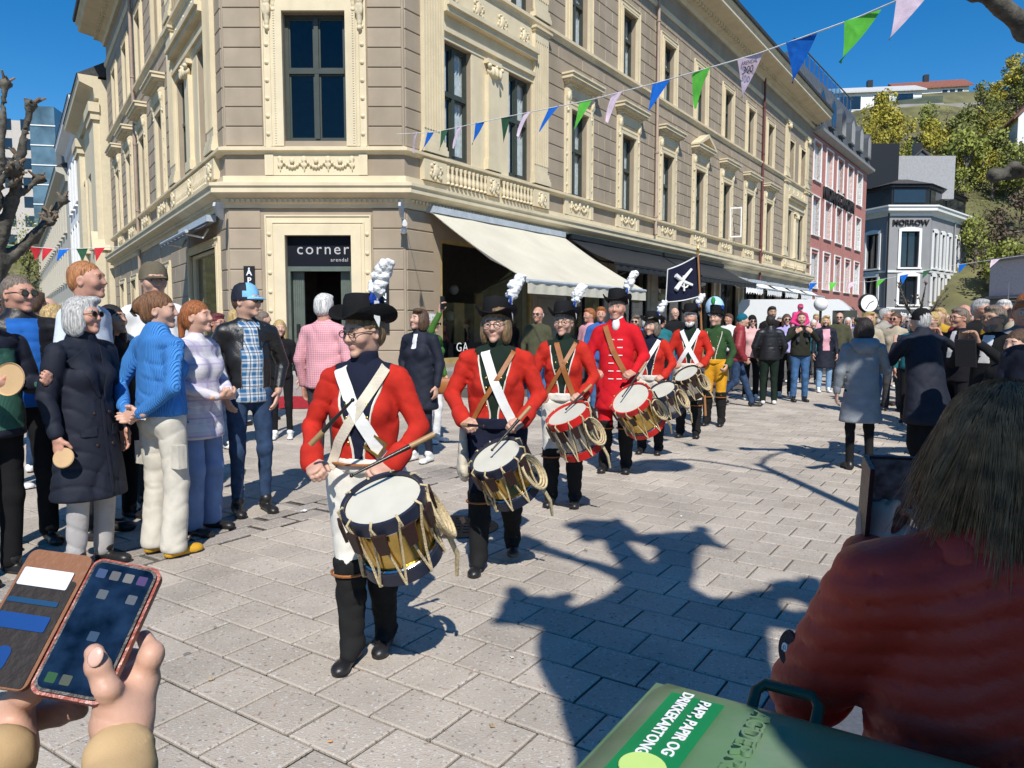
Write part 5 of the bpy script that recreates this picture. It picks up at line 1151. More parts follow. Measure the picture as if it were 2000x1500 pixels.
def hair_disp(T, seed):
    A = np.array(T.inverted()); rs = np.random.RandomState(seed); a = rs.uniform(0, 6, 4)
    def f(X, Y, Z):
        x = A[0, 0] * X + A[0, 1] * Y + A[0, 2] * Z + A[0, 3]; y = A[1, 0] * X + A[1, 1] * Y + A[1, 2] * Z + A[1, 3]; z = A[2, 0] * X + A[2, 1] * Y + A[2, 2] * Z + A[2, 3]
        th = np.arctan2(x, -y + .02); return .0016 * np.sin(th * 17 + 3 * np.sin(z * 22 + a[0]) + a[1]) + .001 * np.sin(th * 31 + 2.5 * np.sin(z * 35 + a[2]) + a[3])
    return f
def cast(prims, x, z, y0=-.6, y1=.3, off=.006):
    """front-surface point of a garment at (x, z)"""
    ys = np.linspace(y0, y1, 130); d = sdf_at(prims, np.stack([np.full(130, x), ys, np.full(130, z)], 1)); i = int(np.argmax(d < 0))
    return Vector((x, ys[i] - off, z)) if (d < 0).any() else None
def strap(D, pts, width, m, name='strap', off=.012, over=True, holes=False):
    """belt laid on the garment surface through front-view points (x, z)"""
    P = []
    n = 26; tot = len(pts) - 1
    for i in range(n + 1):
        t = i / n * tot; k = min(int(t), tot - 1); f = t - k; x = pts[k][0] * (1 - f) + pts[k + 1][0] * f; z = pts[k][1] * (1 - f) + pts[k + 1][1] * f
        p = cast(D['tp'] + D.get('lp', []), x, z, off=off)
        if p: P.append(p)
    # smooth the depth so the strap bridges folds
    for it in range(3):
        for i in range(1, len(P) - 1): P[i].y = min(P[i].y, (P[i - 1].y + P[i + 1].y) / 2)
    if over and P: P = [P[0] + Vector((0, .1, .012)), P[0] + Vector((0, .04, .018))] + P
    vs = []
    for i, p in enumerate(P):
        t = (P[min(i + 1, len(P) - 1)] - P[max(i - 1, 0)]).normalized(); nn = Vector((p.x * 1.2, -1, .15)).normalized(); sd_ = t.cross(nn).normalized() * width / 2
        vs += [p - sd_, p + sd_, p + sd_ + nn * .004, p - sd_ + nn * .004]
    fs = []
    for i in range(len(P) - 1):
        for k in range(4): fs.append((i * 4 + k, i * 4 + (k + 1) % 4, i * 4 + 4 + (k + 1) % 4, i * 4 + 4 + k))
    return mk(name, vs, fs, m, D['root'], smooth=50), P
def cap_hat(D, m1, m2, brimdir=0.):
    b = MB(); T = D['T']
    b.lathe([(.0, .145), (.04, .142), (.075, .12), (.094, .08), (.1, .035), (.1, .015)], 20, 0, M=Matrix.Translation((0, .012, 0)) @ Matrix.Diagonal((.93, 1.06, 1, 1)))
    vs = []; n = 12
    for i in range(n + 1):
        a = math.pi * (1.12 + .76 * i / n); c, s_ = math.cos(a), math.sin(a); vs += [(c * .088, .012 + s_ * .098, .036), (c * .082, .012 + s_ * .1 - .075 * math.sin(math.pi * i / n) ** .6, .022 - .006 * math.sin(math.pi * i / n))]
    k = len(vs); vs += [(x, y, z + .006) for x, y, z in vs]
    fs = [(2 * i, 2 * i + 1, 2 * i + 3, 2 * i + 2) for i in range(n)]; fs += [tuple(q + k for q in f[::-1]) for f in fs]
    b.add(vs, fs, 1)
    for i_, f_ in enumerate(b.f):
        c_ = sum((Vector(b.v[q]) for q in f_), Vector()) / len(f_)
        if c_.y < -.03 and c_.z > .03: b.m[i_] = 1
    o = b.build('cap', [m1, m2], D['root'], smooth=50); o.matrix_local = D['T']; return o
# ---------------------------------------------------------------- uniforms
RED = cloth('scarlet_wool', (.5, .028, .017), vs=14, bump=.5, bs=400); NAVY = cloth('navy_wool', (.012, .015, .032)); DKGRN = cloth('dark_green_facing', (.012, .022, .016)); WHITEC = cloth('white_breeches', (.68, .65, .58)); BUFF = cloth('buff_strap', (.6, .54, .43), bs=120); WLEATH = mat('white_leather', (.76, .76, .73), rough=.5, bump=.2, bs=60); BRASS = mat('brass', (.62, .43, .13), rough=.22, metal=1., var=.2, vs=12, bump=.04, bs=40)
TANL = mat('tan_leather', (.3, .11, .03), rough=.5, bump=.2); GAITER = cloth('black_gaiter', (.014, .014, .014), rough=.85); FELT = cloth('black_felt', (.012, .012, .013), bump=.5, bs=200); COCK = cloth('blue_cockade', (.012, .05, .3)); PLUME = cloth('white_feather', (.78, .78, .77), rough=.8, bump=.9, bs=70); PIPING = cloth('cream_piping', (.7, .66, .55))
def uniform_pick(w0=.085, lap=True):
    def f(Cn):
        x, y, z = Cn.T; mi = np.zeros(len(Cn), int); hw = w0 * np.clip((z - .93) / .35, .3, 1.25)
        mi[(np.abs(x) < hw) & (y < -.04) & (z < 1.44) & (z > .98)] = 1
        mi[(z > 1.41) & (np.sqrt(x * x + y * y) < .14)] = 1
        return mi
    return f
def plume_mesh(L, seed, r=.031):
    rs = random.Random(seed); pr = [cone((0, 0, 0), (.12 * L, 0, L * .6), r * .5, r * .9, k=.02), cone((.12 * L, 0, L * .6), (.3 * L, 0, L * .95), r * .9, r * .7, k=.02)]
    for i in range(70):
        t = rs.uniform(.12, 1.02); c = Vector((.3 * L * t * t, .0, L * t)); a = rs.uniform(0, 6.28); rr = r * (.6 + .6 * math.sin(math.pi * min(1, t * .75 + .1))); d = Vector((math.cos(a), math.sin(a), .25))
        q = d.to_track_quat('Z', 'Y').to_matrix(); pr.append(ell(c + d * rr * .8, (.016, .013, .02), M=q, k=.012))
    V, Q = sdf_net(pr, .0055, disp=folds(.002, 5, seed)); return np_mesh('plume', V, Q, PLUME)
def round_hat(D, seed, plume=.17, side=1, brim=.18, crown=.125, band=False, tall=False):
    """black felt round hat with upturned brim, cockade and white feather plume"""
    T = D['T'] @ Matrix.Translation((0, .012, .064)) @ Matrix.Rotation(R(-11), 4, 'X'); b = MB(); n = 36; vs = []; prof = [(.094, .0), (.097, .02), (.094, crown * .75), (.086, crown * .95), (.06, crown * 1.02), (0, crown * 1.03)] if not tall else [(.09, 0), (.094, .02), (.105, crown * .95), (.1, crown), (0, crown + .005)]
    b.lathe(prof, n, 0, M=Matrix.Diagonal((.95, 1.12, 1, 1)))
    rings = []
    for j in range(5):
        t = j / 4; ring = []
        for i in range(n):
            a = 2 * math.pi * i / n; r = .094 + (brim - .094) * t * ((.55 + .45 * abs(math.cos(a)) ** 1.5) if not tall else .35); lift = (.075 * abs(math.cos(a)) ** 2.2 * t ** 1.6 - .004 * t * (1 - abs(math.cos(a)))) * (1 if not tall else 0)
            k = (1 - .22 * abs(math.cos(a)) ** 3 * t) if not tall else (1.25 if math.sin(a) < -.3 else .9); ring.append((math.cos(a) * r * .95 * k, math.sin(a) * r * 1.12, lift + .004))
        rings.append(ring)
    vs = [v for r_ in rings for v in r_]; fs = [(j * n + i, j * n + (i + 1) % n, (j + 1) * n + (i + 1) % n, (j + 1) * n + i) for j in range(4) for i in range(n)]
    k = len(vs); vs += [(x, y, z - .007) for x, y, z in vs]; fs += [tuple(q + k for q in f[::-1]) for f in fs] + [(4 * n + i, 4 * n + (i + 1) % n, k + 4 * n + (i + 1) % n, k + 4 * n + i) for i in range(n)]
    b.add(vs, fs, 0); hat = b.build('hat', [FELT], D['root'], smooth=40); hat.matrix_local = T
    if tall: o = MB().tube([(.098 * math.cos(a) * .95, .098 * math.sin(a) * 1.12, crown * .8) for a in [2 * math.pi * i / 24 for i in range(25)]], .006, 5).build('hat_cord', BRASS, hat)
    x = side * .097
    o = MB().lathe([(0, .012), (.03, .01), (.036, 0)], 14, M=Matrix.Translation((x, -.02, .1)) @ Matrix.Rotation(side * R(90), 4, 'Y')).build('cockade', COCK, hat)
    if not tall:
        rb = MB(); rb.add([(x + side * .012, -.035, .09), (x + side * .012, -.005, .09), (x + side * .018, .0, .0), (x + side * .018, -.04, .01), (x + side * .022, -.01, -.035)], [(0, 1, 2, 3), (3, 2, 4)]); rb.build('ribbon', WLEATH, hat)
    if plume: pm_ = place('plume', plume_mesh(plume, seed), hat); pm_.location = (x, -.015, .1); pm_.rotation_euler = (R(-4), side * R(4), 0 if side > 0 else math.pi)
    return hat
ROPE = mat('hemp_rope', (.55, .44, .26), bump=.6, bs=150, var=.25, vs=60); DHEAD = mat('drum_skin', (.55, .53, .45), rough=.6, var=.06, vs=10, bump=.05); HOOPN = mat('navy_hoop', (.018, .022, .04), rough=.4, bump=.05); HOOPR = mat('red_hoop', (.5, .015, .012), rough=.35, bump=.05); TUG = mat('leather_tug', (.03, .013, .01), rough=.5, bump=.2); STEEL = mat('steel_shell', (.5, .5, .48), rough=.15, metal=1., var=.2, vs=8, bump=.03)
def drum(label, centre, axis, Rr=.185, L=.34, hoop=None, shell=None, seed=0, coil=1, name='drum'):
    hoop = hoop or HOOPN; shell = shell or BRASS; axis = Vector(axis).normalized(); q = axis.to_track_quat('Z', 'Y'); e = empty(name, centre, 0, label, 'drum', 'rope tension marching drums'); e.rotation_mode = 'QUATERNION'; e.rotation_quaternion = q
    b = MB(); b.lathe([(Rr, -L / 2 + .02), (Rr, L / 2 - .02)], 48); b.build('shell', shell, e, smooth=60)
    for s in (-1, 1):
        z0 = s * (L / 2 - .02); b = MB(); b.lathe([(Rr + .004, z0 - .028), (Rr + .02, z0 - .028), (Rr + .02, z0 + .028), (Rr + .006, z0 + .028), (Rr + .004, z0 - .028)], 48); b.build('hoop', hoop, e, smooth=40)
        b = MB(); b.lathe([(0, z0 + s * .012), (Rr + .003, z0 + s * .012), (Rr + .005, z0 - s * .03)], 40); b.build('drumhead', DHEAD, e, smooth=40); MB().tube([(math.cos(a) * (Rr + .008), math.sin(a) * (Rr + .008), z0 - s * .034) for a in [2 * math.pi * i / 40 for i in range(41)]], .006, 5).build('flesh_hoop', STEEL, e)
    N = 10; zt = L / 2 - .0; rp = MB()
    for i in range(N):
        a0, a1, am = 2 * math.pi * i / N, 2 * math.pi * (i + 1) / N, 2 * math.pi * (i + .5) / N
        P = lambda a, r, z: Vector((math.cos(a) * r, math.sin(a) * r, z))
        for A, B in ((a0, am), (am, a1)):
            up = A == a0; za, zb = (zt, -zt) if up else (-zt, zt)
            pts = [P(A, Rr + .006, za + (.014 if za > 0 else -.014)), P(A, Rr + .03, za)] + [P(A + (B - A) * t, Rr + .026 if abs(t - .5) > .3 else Rr + .016, za + (zb - za) * t) for t in (.1, .3, .5, .7, .9)] + [P(B, Rr + .03, zb)]; rp.tube(pts, .0055, 5)
    o = rp.build('rope', ROPE, e, smooth=60)
    tm = MB(); tm.add([(-.028, 0, .045), (.028, 0, .045), (.02, 0, -.045), (-.02, 0, -.045), (-.028, .012, .045), (.028, .012, .045), (.02, .012, -.045), (-.02, .012, -.045)], [(0, 1, 2, 3), (7, 6, 5, 4), (0, 4, 5, 1), (2, 6, 7, 3), (0, 3, 7, 4), (1, 5, 6, 2)]); tme = tm.mesh('leather_tug', TUG)
    for i in range(N):
        a = 2 * math.pi * (i + .0) / N + .12; o = place('leather_tug', tme, e, (math.cos(a) * (Rr + .03), math.sin(a) * (Rr + .03), .07)); o.rotation_euler = (0, 0, a - math.pi / 2)
    if coil:
        c = MB(); rs = random.Random(seed)
        ang = {1: 0.6, 2: 0.3, 3: .2}[coil]
        for k in range(3): c.tube([Vector((math.cos(ang) * (Rr + .03 + .01 * k), math.sin(ang) * (Rr + .03 + .01 * k), 0)) + Vector((-math.sin(ang), math.cos(ang), 0)) * (.06 + .008 * k) * math.cos(t) + Vector((math.cos(ang) * .25, math.sin(ang) * .25, -1)).normalized() * (.09 + .012 * k) * math.sin(t) for t in [2 * math.pi * i / 24 for i in range(25)]], .008, 6)
        c.tube([Vector((math.cos(ang) * (Rr + .05), math.sin(ang) * (Rr + .05), -.1)), Vector((math.cos(ang) * (Rr + .06), math.sin(ang) * (Rr + .06), -.22)), Vector((math.cos(ang) * (Rr + .02), math.sin(ang) * (Rr + .05), -.34))], [.012, .011, .009], 6)
        c.build('rope_coil', ROPE, e, smooth=60)
    return e
def stick(label, a, b, group='drumsticks'):
    a, b = Vector(a), Vector(b); e = empty('drumstick', a, 0, label, 'drumstick', group); d = b - a; L = d.length; m = MB(); m.tube([Vector((0, 0, 0)), d * .3], [.012, .0115], 8, 1); m.tube([d * .3, d * .97], [.0105, .005], 8, 0); o = m.build('shaft', [mat('ebony', (.02, .016, .014), rough=.3), mat('stick_grip', (.35, .22, .1), rough=.4)], e, smooth=60)
    MB().ball(d * .985, .0085).build('tip', MATS['ebony'], e, smooth=180); return e

def panel(D, quad, m, name, off=.008, n=6, key='tp', th=.004):
    """patch laid on the garment: lapel, pocket, collar flap; quad = four (x, z) corners"""
    vs = []; (a, b, c, d) = [Vector(q) for q in quad]
    for j in range(n + 1):
        for i in range(n + 1):
            u, v = i / n, j / n; p = (a * (1 - u) + b * u) * (1 - v) + (d * (1 - u) + c * u) * v; h = cast(D[key], p.x, p.y, off=off); vs.append(h if h else Vector((p.x, .0, p.y)))
    k = len(vs); fs = [(j * (n + 1) + i, j * (n + 1) + i + 1, (j + 1) * (n + 1) + i + 1, (j + 1) * (n + 1) + i) for j in range(n) for i in range(n)]
    vs += [v + Vector((0, th + .004, 0)) for v in vs]; rim = [i for i in range(n + 1)] + [(j + 1) * (n + 1) - 1 for j in range(1, n + 1)] + [n * (n + 1) + i for i in range(n - 1, -1, -1)] + [j * (n + 1) for j in range(n - 1, 0, -1)]
    fs += [(rim[i], rim[(i + 1) % len(rim)], rim[(i + 1) % len(rim)] + k, rim[i] + k) for i in range(len(rim))]
    return mk(name, vs, fs, m, D['root'], smooth=50)
def lapels(D, m, zt=1.42, zb=1.12, w=.085, gap=.015):
    for s in (-1, 1): panel(D, [(s * gap, zb), (s * (gap + .012), zb), (s * (.06 + w), zt - .09), (s * .05, zt)], m, 'lapel', .012)
# ================================================================ the marching drummers
def wpt(D, v):
    o = D['root']; return Matrix.Translation(o.location) @ Matrix.Rotation(o.rotation_euler.z, 4, 'Z') @ Matrix.Diagonal((*o.scale, 1)) @ Vector(v)
def gaiters(D, P=None, stance='stand', col=None):
    for s in (-1, 1):
        k = Vector((.1 * s, -.02, .49)); a = Vector((.105 * s, .02, .085))
        if stance == 'march': k, a = (Vector((.07 * s, -.07, .49)), Vector((.05 * s, -.1, .085))) if s < 0 else (Vector((.07 * s, -.02, .49)), Vector((.06 * s, .1, .085)))
        if stance in ('step', 'stepR'):
            f = (s > 0) == (stance == 'step'); k, a = (Vector((.1 * s, -.1, .5)), Vector((.1 * s, -.16, .085))) if f else (Vector((.1 * s, -.0, .49)), Vector((.1 * s, .17, .12)))
        b = sdf_obj('gaiter', [cone(k + Vector((0, 0, .01)), k * .6 + a * .4 + Vector((0, .012, 0)), .083, .073, k=.02), cone(k * .6 + a * .4 + Vector((0, .012, 0)), a + Vector((0, 0, .02)), .073, .058, k=.02), cone(a, a + Vector((0, -.07, -.03)), .056, .045, k=.03)], .012, [col or GAITER], D['root'], disp=folds(.006, 1.6, 5 + s), clip=lambda X, Y, Z, z=a.z, kz=k.z: np.maximum((z - .055) - Z, Z - kz - .03))
        MB().tube([k + Vector((math.cos(t) * .086, math.sin(t) * .086, -.05)) for t in [2 * math.pi * i / 20 for i in range(21)]], .007, 5).build('garter', TANL, D['root'])
        for i in range(6): pass
def buttons(D, xs, zs, r=.0085, m=None, name='button'):
    me = MB().ball((0, 0, 0), (r, r * .6, r), nu=8, nv=5).mesh(name, m or BRASS, 180)
    for x in xs:
        for z in zs:
            p = cast(D['tp'], x, z, off=.003)
            if p: place(name, me, D['root'], p)
def shirt_collar(D, m, z=1.47, r=.07):
    T = D['T']; b = MB(); b.lathe([(r, -.03), (r + .004, .035), (r - .008, .035), (r - .01, -.03)], 20, M=Matrix.Translation((0, .012, z)) @ Matrix.Rotation(R(12), 4, 'X')); b.build('collar', m, D['root'], smooth=50)
def cuffs(D, m, btn=True):
    for s in (-1, 1):
        E, Wr, f, n, cu = D['aj'][s]; d = (Wr - E).normalized(); a = Wr - d * .085; sdf_obj('cuff', [cone(a, Wr - d * .005, .055, .054, k=.01)], .009, [m], D['root'])
def drummer(label, loc, rz, H, facing=None, breech=None, stance='stand', yaw=0., pitch=0., hairk='bob', hc='brown', fem=True, glasses=None, w=1., vox=.013, hood=None, fac=None, straps=(), seed=0, plume=.17, hv=.0065, beard=None, hem=.97, top=None, shoes=SHOEB, coat=False, armL='drum', armR='drum', tall=False, skin=0, side=1, topk='jacket'):
    D = person(label, loc, rz, H, w, fem, skin, yaw, pitch, hairk, hc, top or RED, topk, hem, breech or WHITEC, 'breeches', shoes, armL, armR, stance, vox, None, glasses, beard, seed=seed, tpick=None if coat else uniform_pick(), tmats=[top or RED, fac or NAVY, PIPING], wr=.005, hv=hv)
    gaiters(D, stance=stance); round_hat(D, seed, plume, side, tall=tall)
    if not coat:
        sdf_obj('stock', [cone((0, .015, 1.43), (0, .005, 1.50), .072, .066, k=.02)], .011, [fac or NAVY], D['root'], clip=lambda X, Y, Z: Z - 1.515)
        buttons(D, (-.05, .05), [1.08 + .062 * i for i in range(5)])
        for s in (-1, 1):
            ln = [cast(D['tp'], s * .085 * min(1.25, max(.3, (z - .93) / .35)), z, off=.003) for z in np.arange(.99, 1.43, .03)]; ln = [p for p in ln if p]
            MB().tube(ln, .0055, 5).build('piping', PIPING, D['root'], smooth=60)
        cuffs(D, RED if (top or RED) is RED else top)
        wb = sdf_obj('waistband', [cone((0, 0, .955), (0, 0, 1.0), .163 * w, .163 * w, flat=(0, 1, 0), q=.78, k=.02)], .013, [breech or WHITEC], D['root'], disp=folds(.004, 1.4, seed), clip=lambda X, Y, Z: np.maximum(.93 - Z, Z - 1.005))
    for pts, wd, m, nm in straps: strap(D, pts, wd, m, nm)
    return D
LS, RS = (.105, 1.425), (-.105, 1.425)
d1 = drummer('leading drummer in red jacket with white breeches, round glasses and plumed black hat', (-.655, 3.28, 0), R(-6), 1.57, stance='march', yaw=R(-30), pitch=R(8), glasses='clear', hairk='short', hc='dkblond', vox=.0095, hv=.0048, seed=1, fac=NAVY,
             straps=((((-.1, 1.425), (-.03, 1.28), (.07, 1.1), (.14, .96)), .062, WLEATH, 'crossbelt'), (((.115, 1.425), (.02, 1.26), (-.1, 1.08), (-.15, .95)), .05, BUFF, 'haversack_strap')))
p = cast(d1['tp'], .085, 1.07, off=.022); bk = MB()
for x0, x1, z0, z1 in ((-.045, .045, .03, .042), (-.045, .045, -.042, -.03), (-.045, -.034, -.03, .03), (.034, .045, -.03, .03)): bk.box(x0, x1, -.004, .004, z0, z1)
o = bk.build('buckle', BRASS, d1['root']); o.location = p; o.rotation_euler = (0, R(35), 0)
MB().tube([Vector((math.cos(a) * .168, math.sin(a) * .133, .985 + .008 * math.sin(a))) for a in [2 * math.pi * i / 30 for i in range(31)]], .016, 6, flat=.3).build('leather_belt', TANL, d1['root'])
drum('brass drum with navy hoops carried by the leading drummer', atY(768, 1030, 2.86), (-.2, -.40, .86), .146, .29, HOOPN, BRASS, 1, 1)
stick('black drumstick in the leading drummer\'s raised right hand', atY(607, 868, 2.95), atY(690, 780, 2.9)); stick('black drumstick held low over the leading drummer\'s drumhead', atY(848, 848, 2.92), atY(684, 930, 2.78))
d2 = drummer('second drummer, a woman in red jacket with green facings and navy breeches', (-.1, 4.56, 0), R(-4), 1.6, breech=NAVY, yaw=R(-8), glasses='clear', hairk='bob', hc='dkblond', w=1.14, vox=.0115, hv=.0055, seed=2, fac=DKGRN, stance='stepR',
             straps=((((-.06, 1.425), (.0, 1.25), (.07, 1.08), (.13, .96)), .06, WLEATH, 'crossbelt'), (((.12, 1.425), (.03, 1.27), (-.08, 1.1), (-.15, .97)), .03, TANL, 'leather_strap')))
drum('brass drum with navy hoops carried by the second drummer', atY(987, 925, 4.16), (-.38, -.38, .83), .14, .27, HOOPN, BRASS, 2, 2)
stick('drumstick in the second drummer\'s lowered right hand', atY(903, 830, 4.25), atY(945, 832, 4.1)); stick('drumstick resting on the second drummer\'s drumhead', atY(1035, 795, 4.25), atY(960, 880, 4.08))
bag = sdf_obj('haversack', [cone((0, 0, .12), (0, 0, -.1), .05, .1, flat=(1, 0, .2), q=.45, k=.03)], .012, [BUFF], None, disp=folds(.006, 1.5, 2)); bag.location = atY(905, 880, 4.5); tagit(bag, 'small cream cloth haversack hanging at the second drummer\'s hip', 'bag')
d3 = drummer('third drummer with glasses and crossed tan straps over a red jacket', (.42, 6.05, 0), R(-10), 1.62, yaw=R(-10), glasses='clear', hairk='short', hc='greybrown', vox=.0125, hv=.006, seed=3, fac=DKGRN,
             straps=((((-.05, 1.425), (.02, 1.2), (.1, .98)), .045, TANL, 'drum_strap'), (((.11, 1.425), (.0, 1.22), (-.13, 1.0)), .035, TANL, 'bag_strap')))
drum('steel drum with red hoops carried by the third drummer', atY(1124, 842, 5.62), (-.42, -.26, .87), .155, .32, HOOPR, STEEL, 3, 3)
stick('drumstick in the third drummer\'s left hand', atY(1155, 752, 5.75), atY(1105, 800, 5.6))
RED2 = cloth('bright_red_wool', (.55, .012, .02), bump=.4, bs=400)
d4 = drummer('tall drummer in a long bright red coat with white braid and white stock', (1.05, 7.45, 0), R(-14), 1.78, fem=False, breech=RED2, yaw=R(-6), hairk='buzz', hc='greybrown', skin=1, vox=.0135, hv=.0065, seed=4, top=RED2, coat=True, hem=.62, topk='coat', plume=.19,
             straps=((((-.1, 1.425), (-.02, 1.2), (.1, .98)), .05, TANL, 'drum_strap'),))
sdf_obj('stock', [cone((0, .015, 1.43), (0, .0, 1.51), .07, .064, k=.02), ell((0, -.075, 1.44), (.04, .03, .06), k=.02)], .011, [WLEATH], d4['root'], disp=folds(.004, 2, 1))
for i in range(6):
    for x in (-.06, .02):
        p0 = cast(d4['tp'], x, 1.30 - i * .075, off=.006); p1 = cast(d4['tp'], x + .05, 1.30 - i * .075, off=.006)
        if p0 and p1: MB().tube([p0, p1], .005, 5).build('braid', WLEATH, d4['root'])
drum('brass drum with red hoops carried by the tall drummer', atY(1247, 803, 7.0), (-.5, -.46, .73), .182, .36, HOOPR, BRASS, 4, 3)
stick('drumstick in the tall drummer\'s left hand', atY(1262, 708, 7.1), atY(1215, 775, 6.9))
d5 = drummer('drummer half hidden behind the tall man in the red coat', (1.6, 8.5, 0), R(-20), 1.58, yaw=R(-20), hairk='bob', hc='greybrown', vox=.016, hv=.008, seed=5, fac=NAVY, straps=((((.1, 1.425), (-.05, 1.15), (-.13, .98)), .05, WLEATH, 'crossbelt'),), plume=.15)
drum('steel drum with navy hoops half hidden behind the tall drummer\'s drum', atY(1302, 782, 8.05), (-.45, -.35, .82), .145, .29, HOOPN, STEEL, 5, 2)
d6 = drummer('white bearded drummer with crossed white belts over his red jacket', (2.34, 9.75, 0), R(-18), 1.7, fem=False, yaw=R(-5), hairk='short', hc='white', beard='white', vox=.016, hv=.008, seed=6, fac=DKGRN, skin=1,
             straps=((((-.1, 1.425), (0, 1.2), (.12, .98)), .055, WLEATH, 'crossbelt'), (((.11, 1.425), (0, 1.22), (-.13, 1.0)), .055, WLEATH, 'crossbelt')), plume=.15)
drum('steel drum with brown hoops carried by the bearded drummer', atY(1350, 748, 9.25), (-.5, -.3, .81), .15, .3, TUG, STEEL, 6, 3)
GRN = cloth('green_uniform', (.03, .07, .025)); YEL = cloth('yellow_breeches', (.62, .3, .02))
d7 = drummer('standard bearer in green jacket, yellow breeches and tall black cap', (2.98, 10.85, 0), R(-28), 1.7, fem=False, breech=YEL, yaw=R(-15), hairk='short', hc='dark', vox=.017, hv=.008, seed=7, fac=GRN, top=GRN, tall=True, plume=0, armR='pole', armL='low')
MB().ball((0, 0, 0), (.035, .03, .06), nu=10, nv=8).build('pompom', cloth('green_pompom', (.03, .25, .06)), d7['root']).matrix_local = d7['T'] @ Matrix.Translation((0, -.09, .26))
fl = empty('banner', atY(1378, 812, 10.45), 0, 'navy banner with white crossed cannons on a wooden pole', 'flag')
a = Vector((0, 0, 0)); tip = atY(1363, 492, 10.3) - fl.location; MB().tube([a, tip], [.017, .013], 8).build('pole', mat('pole_wood', (.35, .16, .06), rough=.4), fl); MB().lathe([(0, .1), (.02, .05), (.012, .0), (.03, -.01), (.012, -.03)], 10, M=Matrix.Translation(tip)).build('finial', BRASS, fl)
c00, c10, c01, c11 = [atY(*q, 10.35) - fl.location for q in ((1366, 497), (1302, 527), (1371, 577), (1300, 590))]
vs = []; n = 12
for j in range(n + 1):
    for i in range(n + 1):
        u, v = i / n, j / n; p = (c00 * (1 - u) + c10 * u) * (1 - v) + (c01 * (1 - u) + c11 * u) * v; vs.append(p + Vector((0, .07 * math.sin(u * 5 + v * 1.2) * u, -.02 * math.sin(u * 3.1))))
fs = [(j * (n + 1) + i, j * (n + 1) + i + 1, (j + 1) * (n + 1) + i + 1, (j + 1) * (n + 1) + i) for j in range(n) for i in range(n)]
mk('flag_cloth', vs, fs, cloth('navy_silk', (.008, .01, .028), rough=.6), fl, smooth=180)
MB().tube([vs[i] for i in range(n, (n + 1) * (n + 1), n + 1)][::1] + [vs[(n + 1) * n + i] for i in range(n, -1, -1)], .008, 5).build('fringe', WLEATH, fl); MB().tube([vs[i] for i in range(n + 1)], .008, 5).build('fringe', WLEATH, fl)
def fpt(u, v): i, j = int(u * n), int(v * n); return Vector(vs[j * (n + 1) + i]) + Vector((0, -.03, 0))
for (ua, va), (ub, vb) in (((.28, .3), (.75, .68)), ((.28, .72), (.75, .32))): MB().tube([fpt(ua, va), fpt((ua + ub) / 2, (va + vb) / 2), fpt(ub, vb)], [.018, .026, .034], 6).build('cannon_emblem', WLEATH, fl)
MB().tube([fpt(.5, .35), fpt(.5, .75)], .014, 6).build('anchor_emblem', WLEATH, fl); MB().tube([fpt(.38, .62), fpt(.45, .74), fpt(.55, .74), fpt(.63, .62)], .012, 6).build('anchor_emblem', WLEATH, fl)
# ================================================================ spectators on the left
BLUEKNIT = cloth('blue_rib_knit', (.07, .27, .68), kind='rib', p=30, bump=.8, var=.06); CREAMP = cloth('cream_cargo_cotton', (.58, .54, .46)); YSHOE = mat('yellow_sneaker', (.55, .3, .02), rough=.6); LILAC = cloth('lilac_plaid', (.52, .48, .58), kind='plaid', p=(.13, (.68, .66, .67), (.4, .36, .52))); LBLUE = cloth('light_blue_denim', (.16, .24, .42)); DENIM = cloth('blue_denim', (.03, .055, .11), vs=14, var=.35); PLAID = cloth('blue_white_plaid', (.55, .6, .64), kind='plaid', p=(.062, (.03, .12, .26), (.01, .02, .05)))
NAVYC = cloth('navy_cotton', (.011, .014, .026), rough=.7, spec=.3); GREYP = cloth('pale_grey_trousers', (.4, .38, .37)); BLKP = mat('black_puffer', (.012, .012, .014), rough=.45, spec=.4, bump=.2); BPOLO = cloth('blue_polo', (.02, .12, .42)); PALEB = cloth('pale_blue_shirt', (.6, .66, .74)); BLKC = cloth('black_cotton', (.012, .012, .013)); WHT = cloth('white_cotton', (.72, .72, .72)); PINKS = cloth('pink_check', (.62, .26, .3), kind='plaid', p=(.02, (.7, .45, .47), (.6, .2, .26))); GRNJ = cloth('green_jacket', (.06, .16, .03)); GREENK = cloth('green_knit', (.05, .14, .1), kind='rib', p=40); WSHOE = mat('white_sneaker', (.7, .7, .68), rough=.6); OLIVE = cloth('olive_cotton', (.13, .11, .075)); DGREY = cloth('dark_grey_cotton', (.05, .05, .055))
def front_pick(hw, z0=.9, z1=1.45):
    def f(Cn):
        x, y, z = Cn.T; return ((np.abs(x) < hw) & (y < -.03) & (z > z0) & (z < z1)).astype(int)
    return f
def ppx(u, Y): return ((u - 1000) / FPX * (Y * math.cos(PITCH) + CH * math.sin(PITCH)), Y, 0)
A = person('woman in bright blue ribbed sweater and cream cargo trousers, hands clasped behind her', (-2.25, 4.72, 0), R(150), 1.70, 1.04, True, 0, R(-48), 0, 'bun', 'auburn', BLUEKNIT, 'sweater', .93, CREAMP, 'wide', YSHOE, 'behind', 'behind', 'stand', .0105, seed=11, hv=.0055, wr=.007)
b = MB()
for i in range(5): b.tube([(-.03 + .012 * i, .15, .03), (-.03 + .012 * i, .165, .0), (-.03 + .012 * i, .14, -.03)], .005, 5)
b.build('hair_claw', BLKP, A['root']).matrix_local = A['T']
for s in (-1, 1): MB().box(s * .13 - .05, s * .13 + .05, -.03, .03, .55, .7).build('cargo_pocket', CREAMP, A['root'], loc=(s * .045, .02, .05))
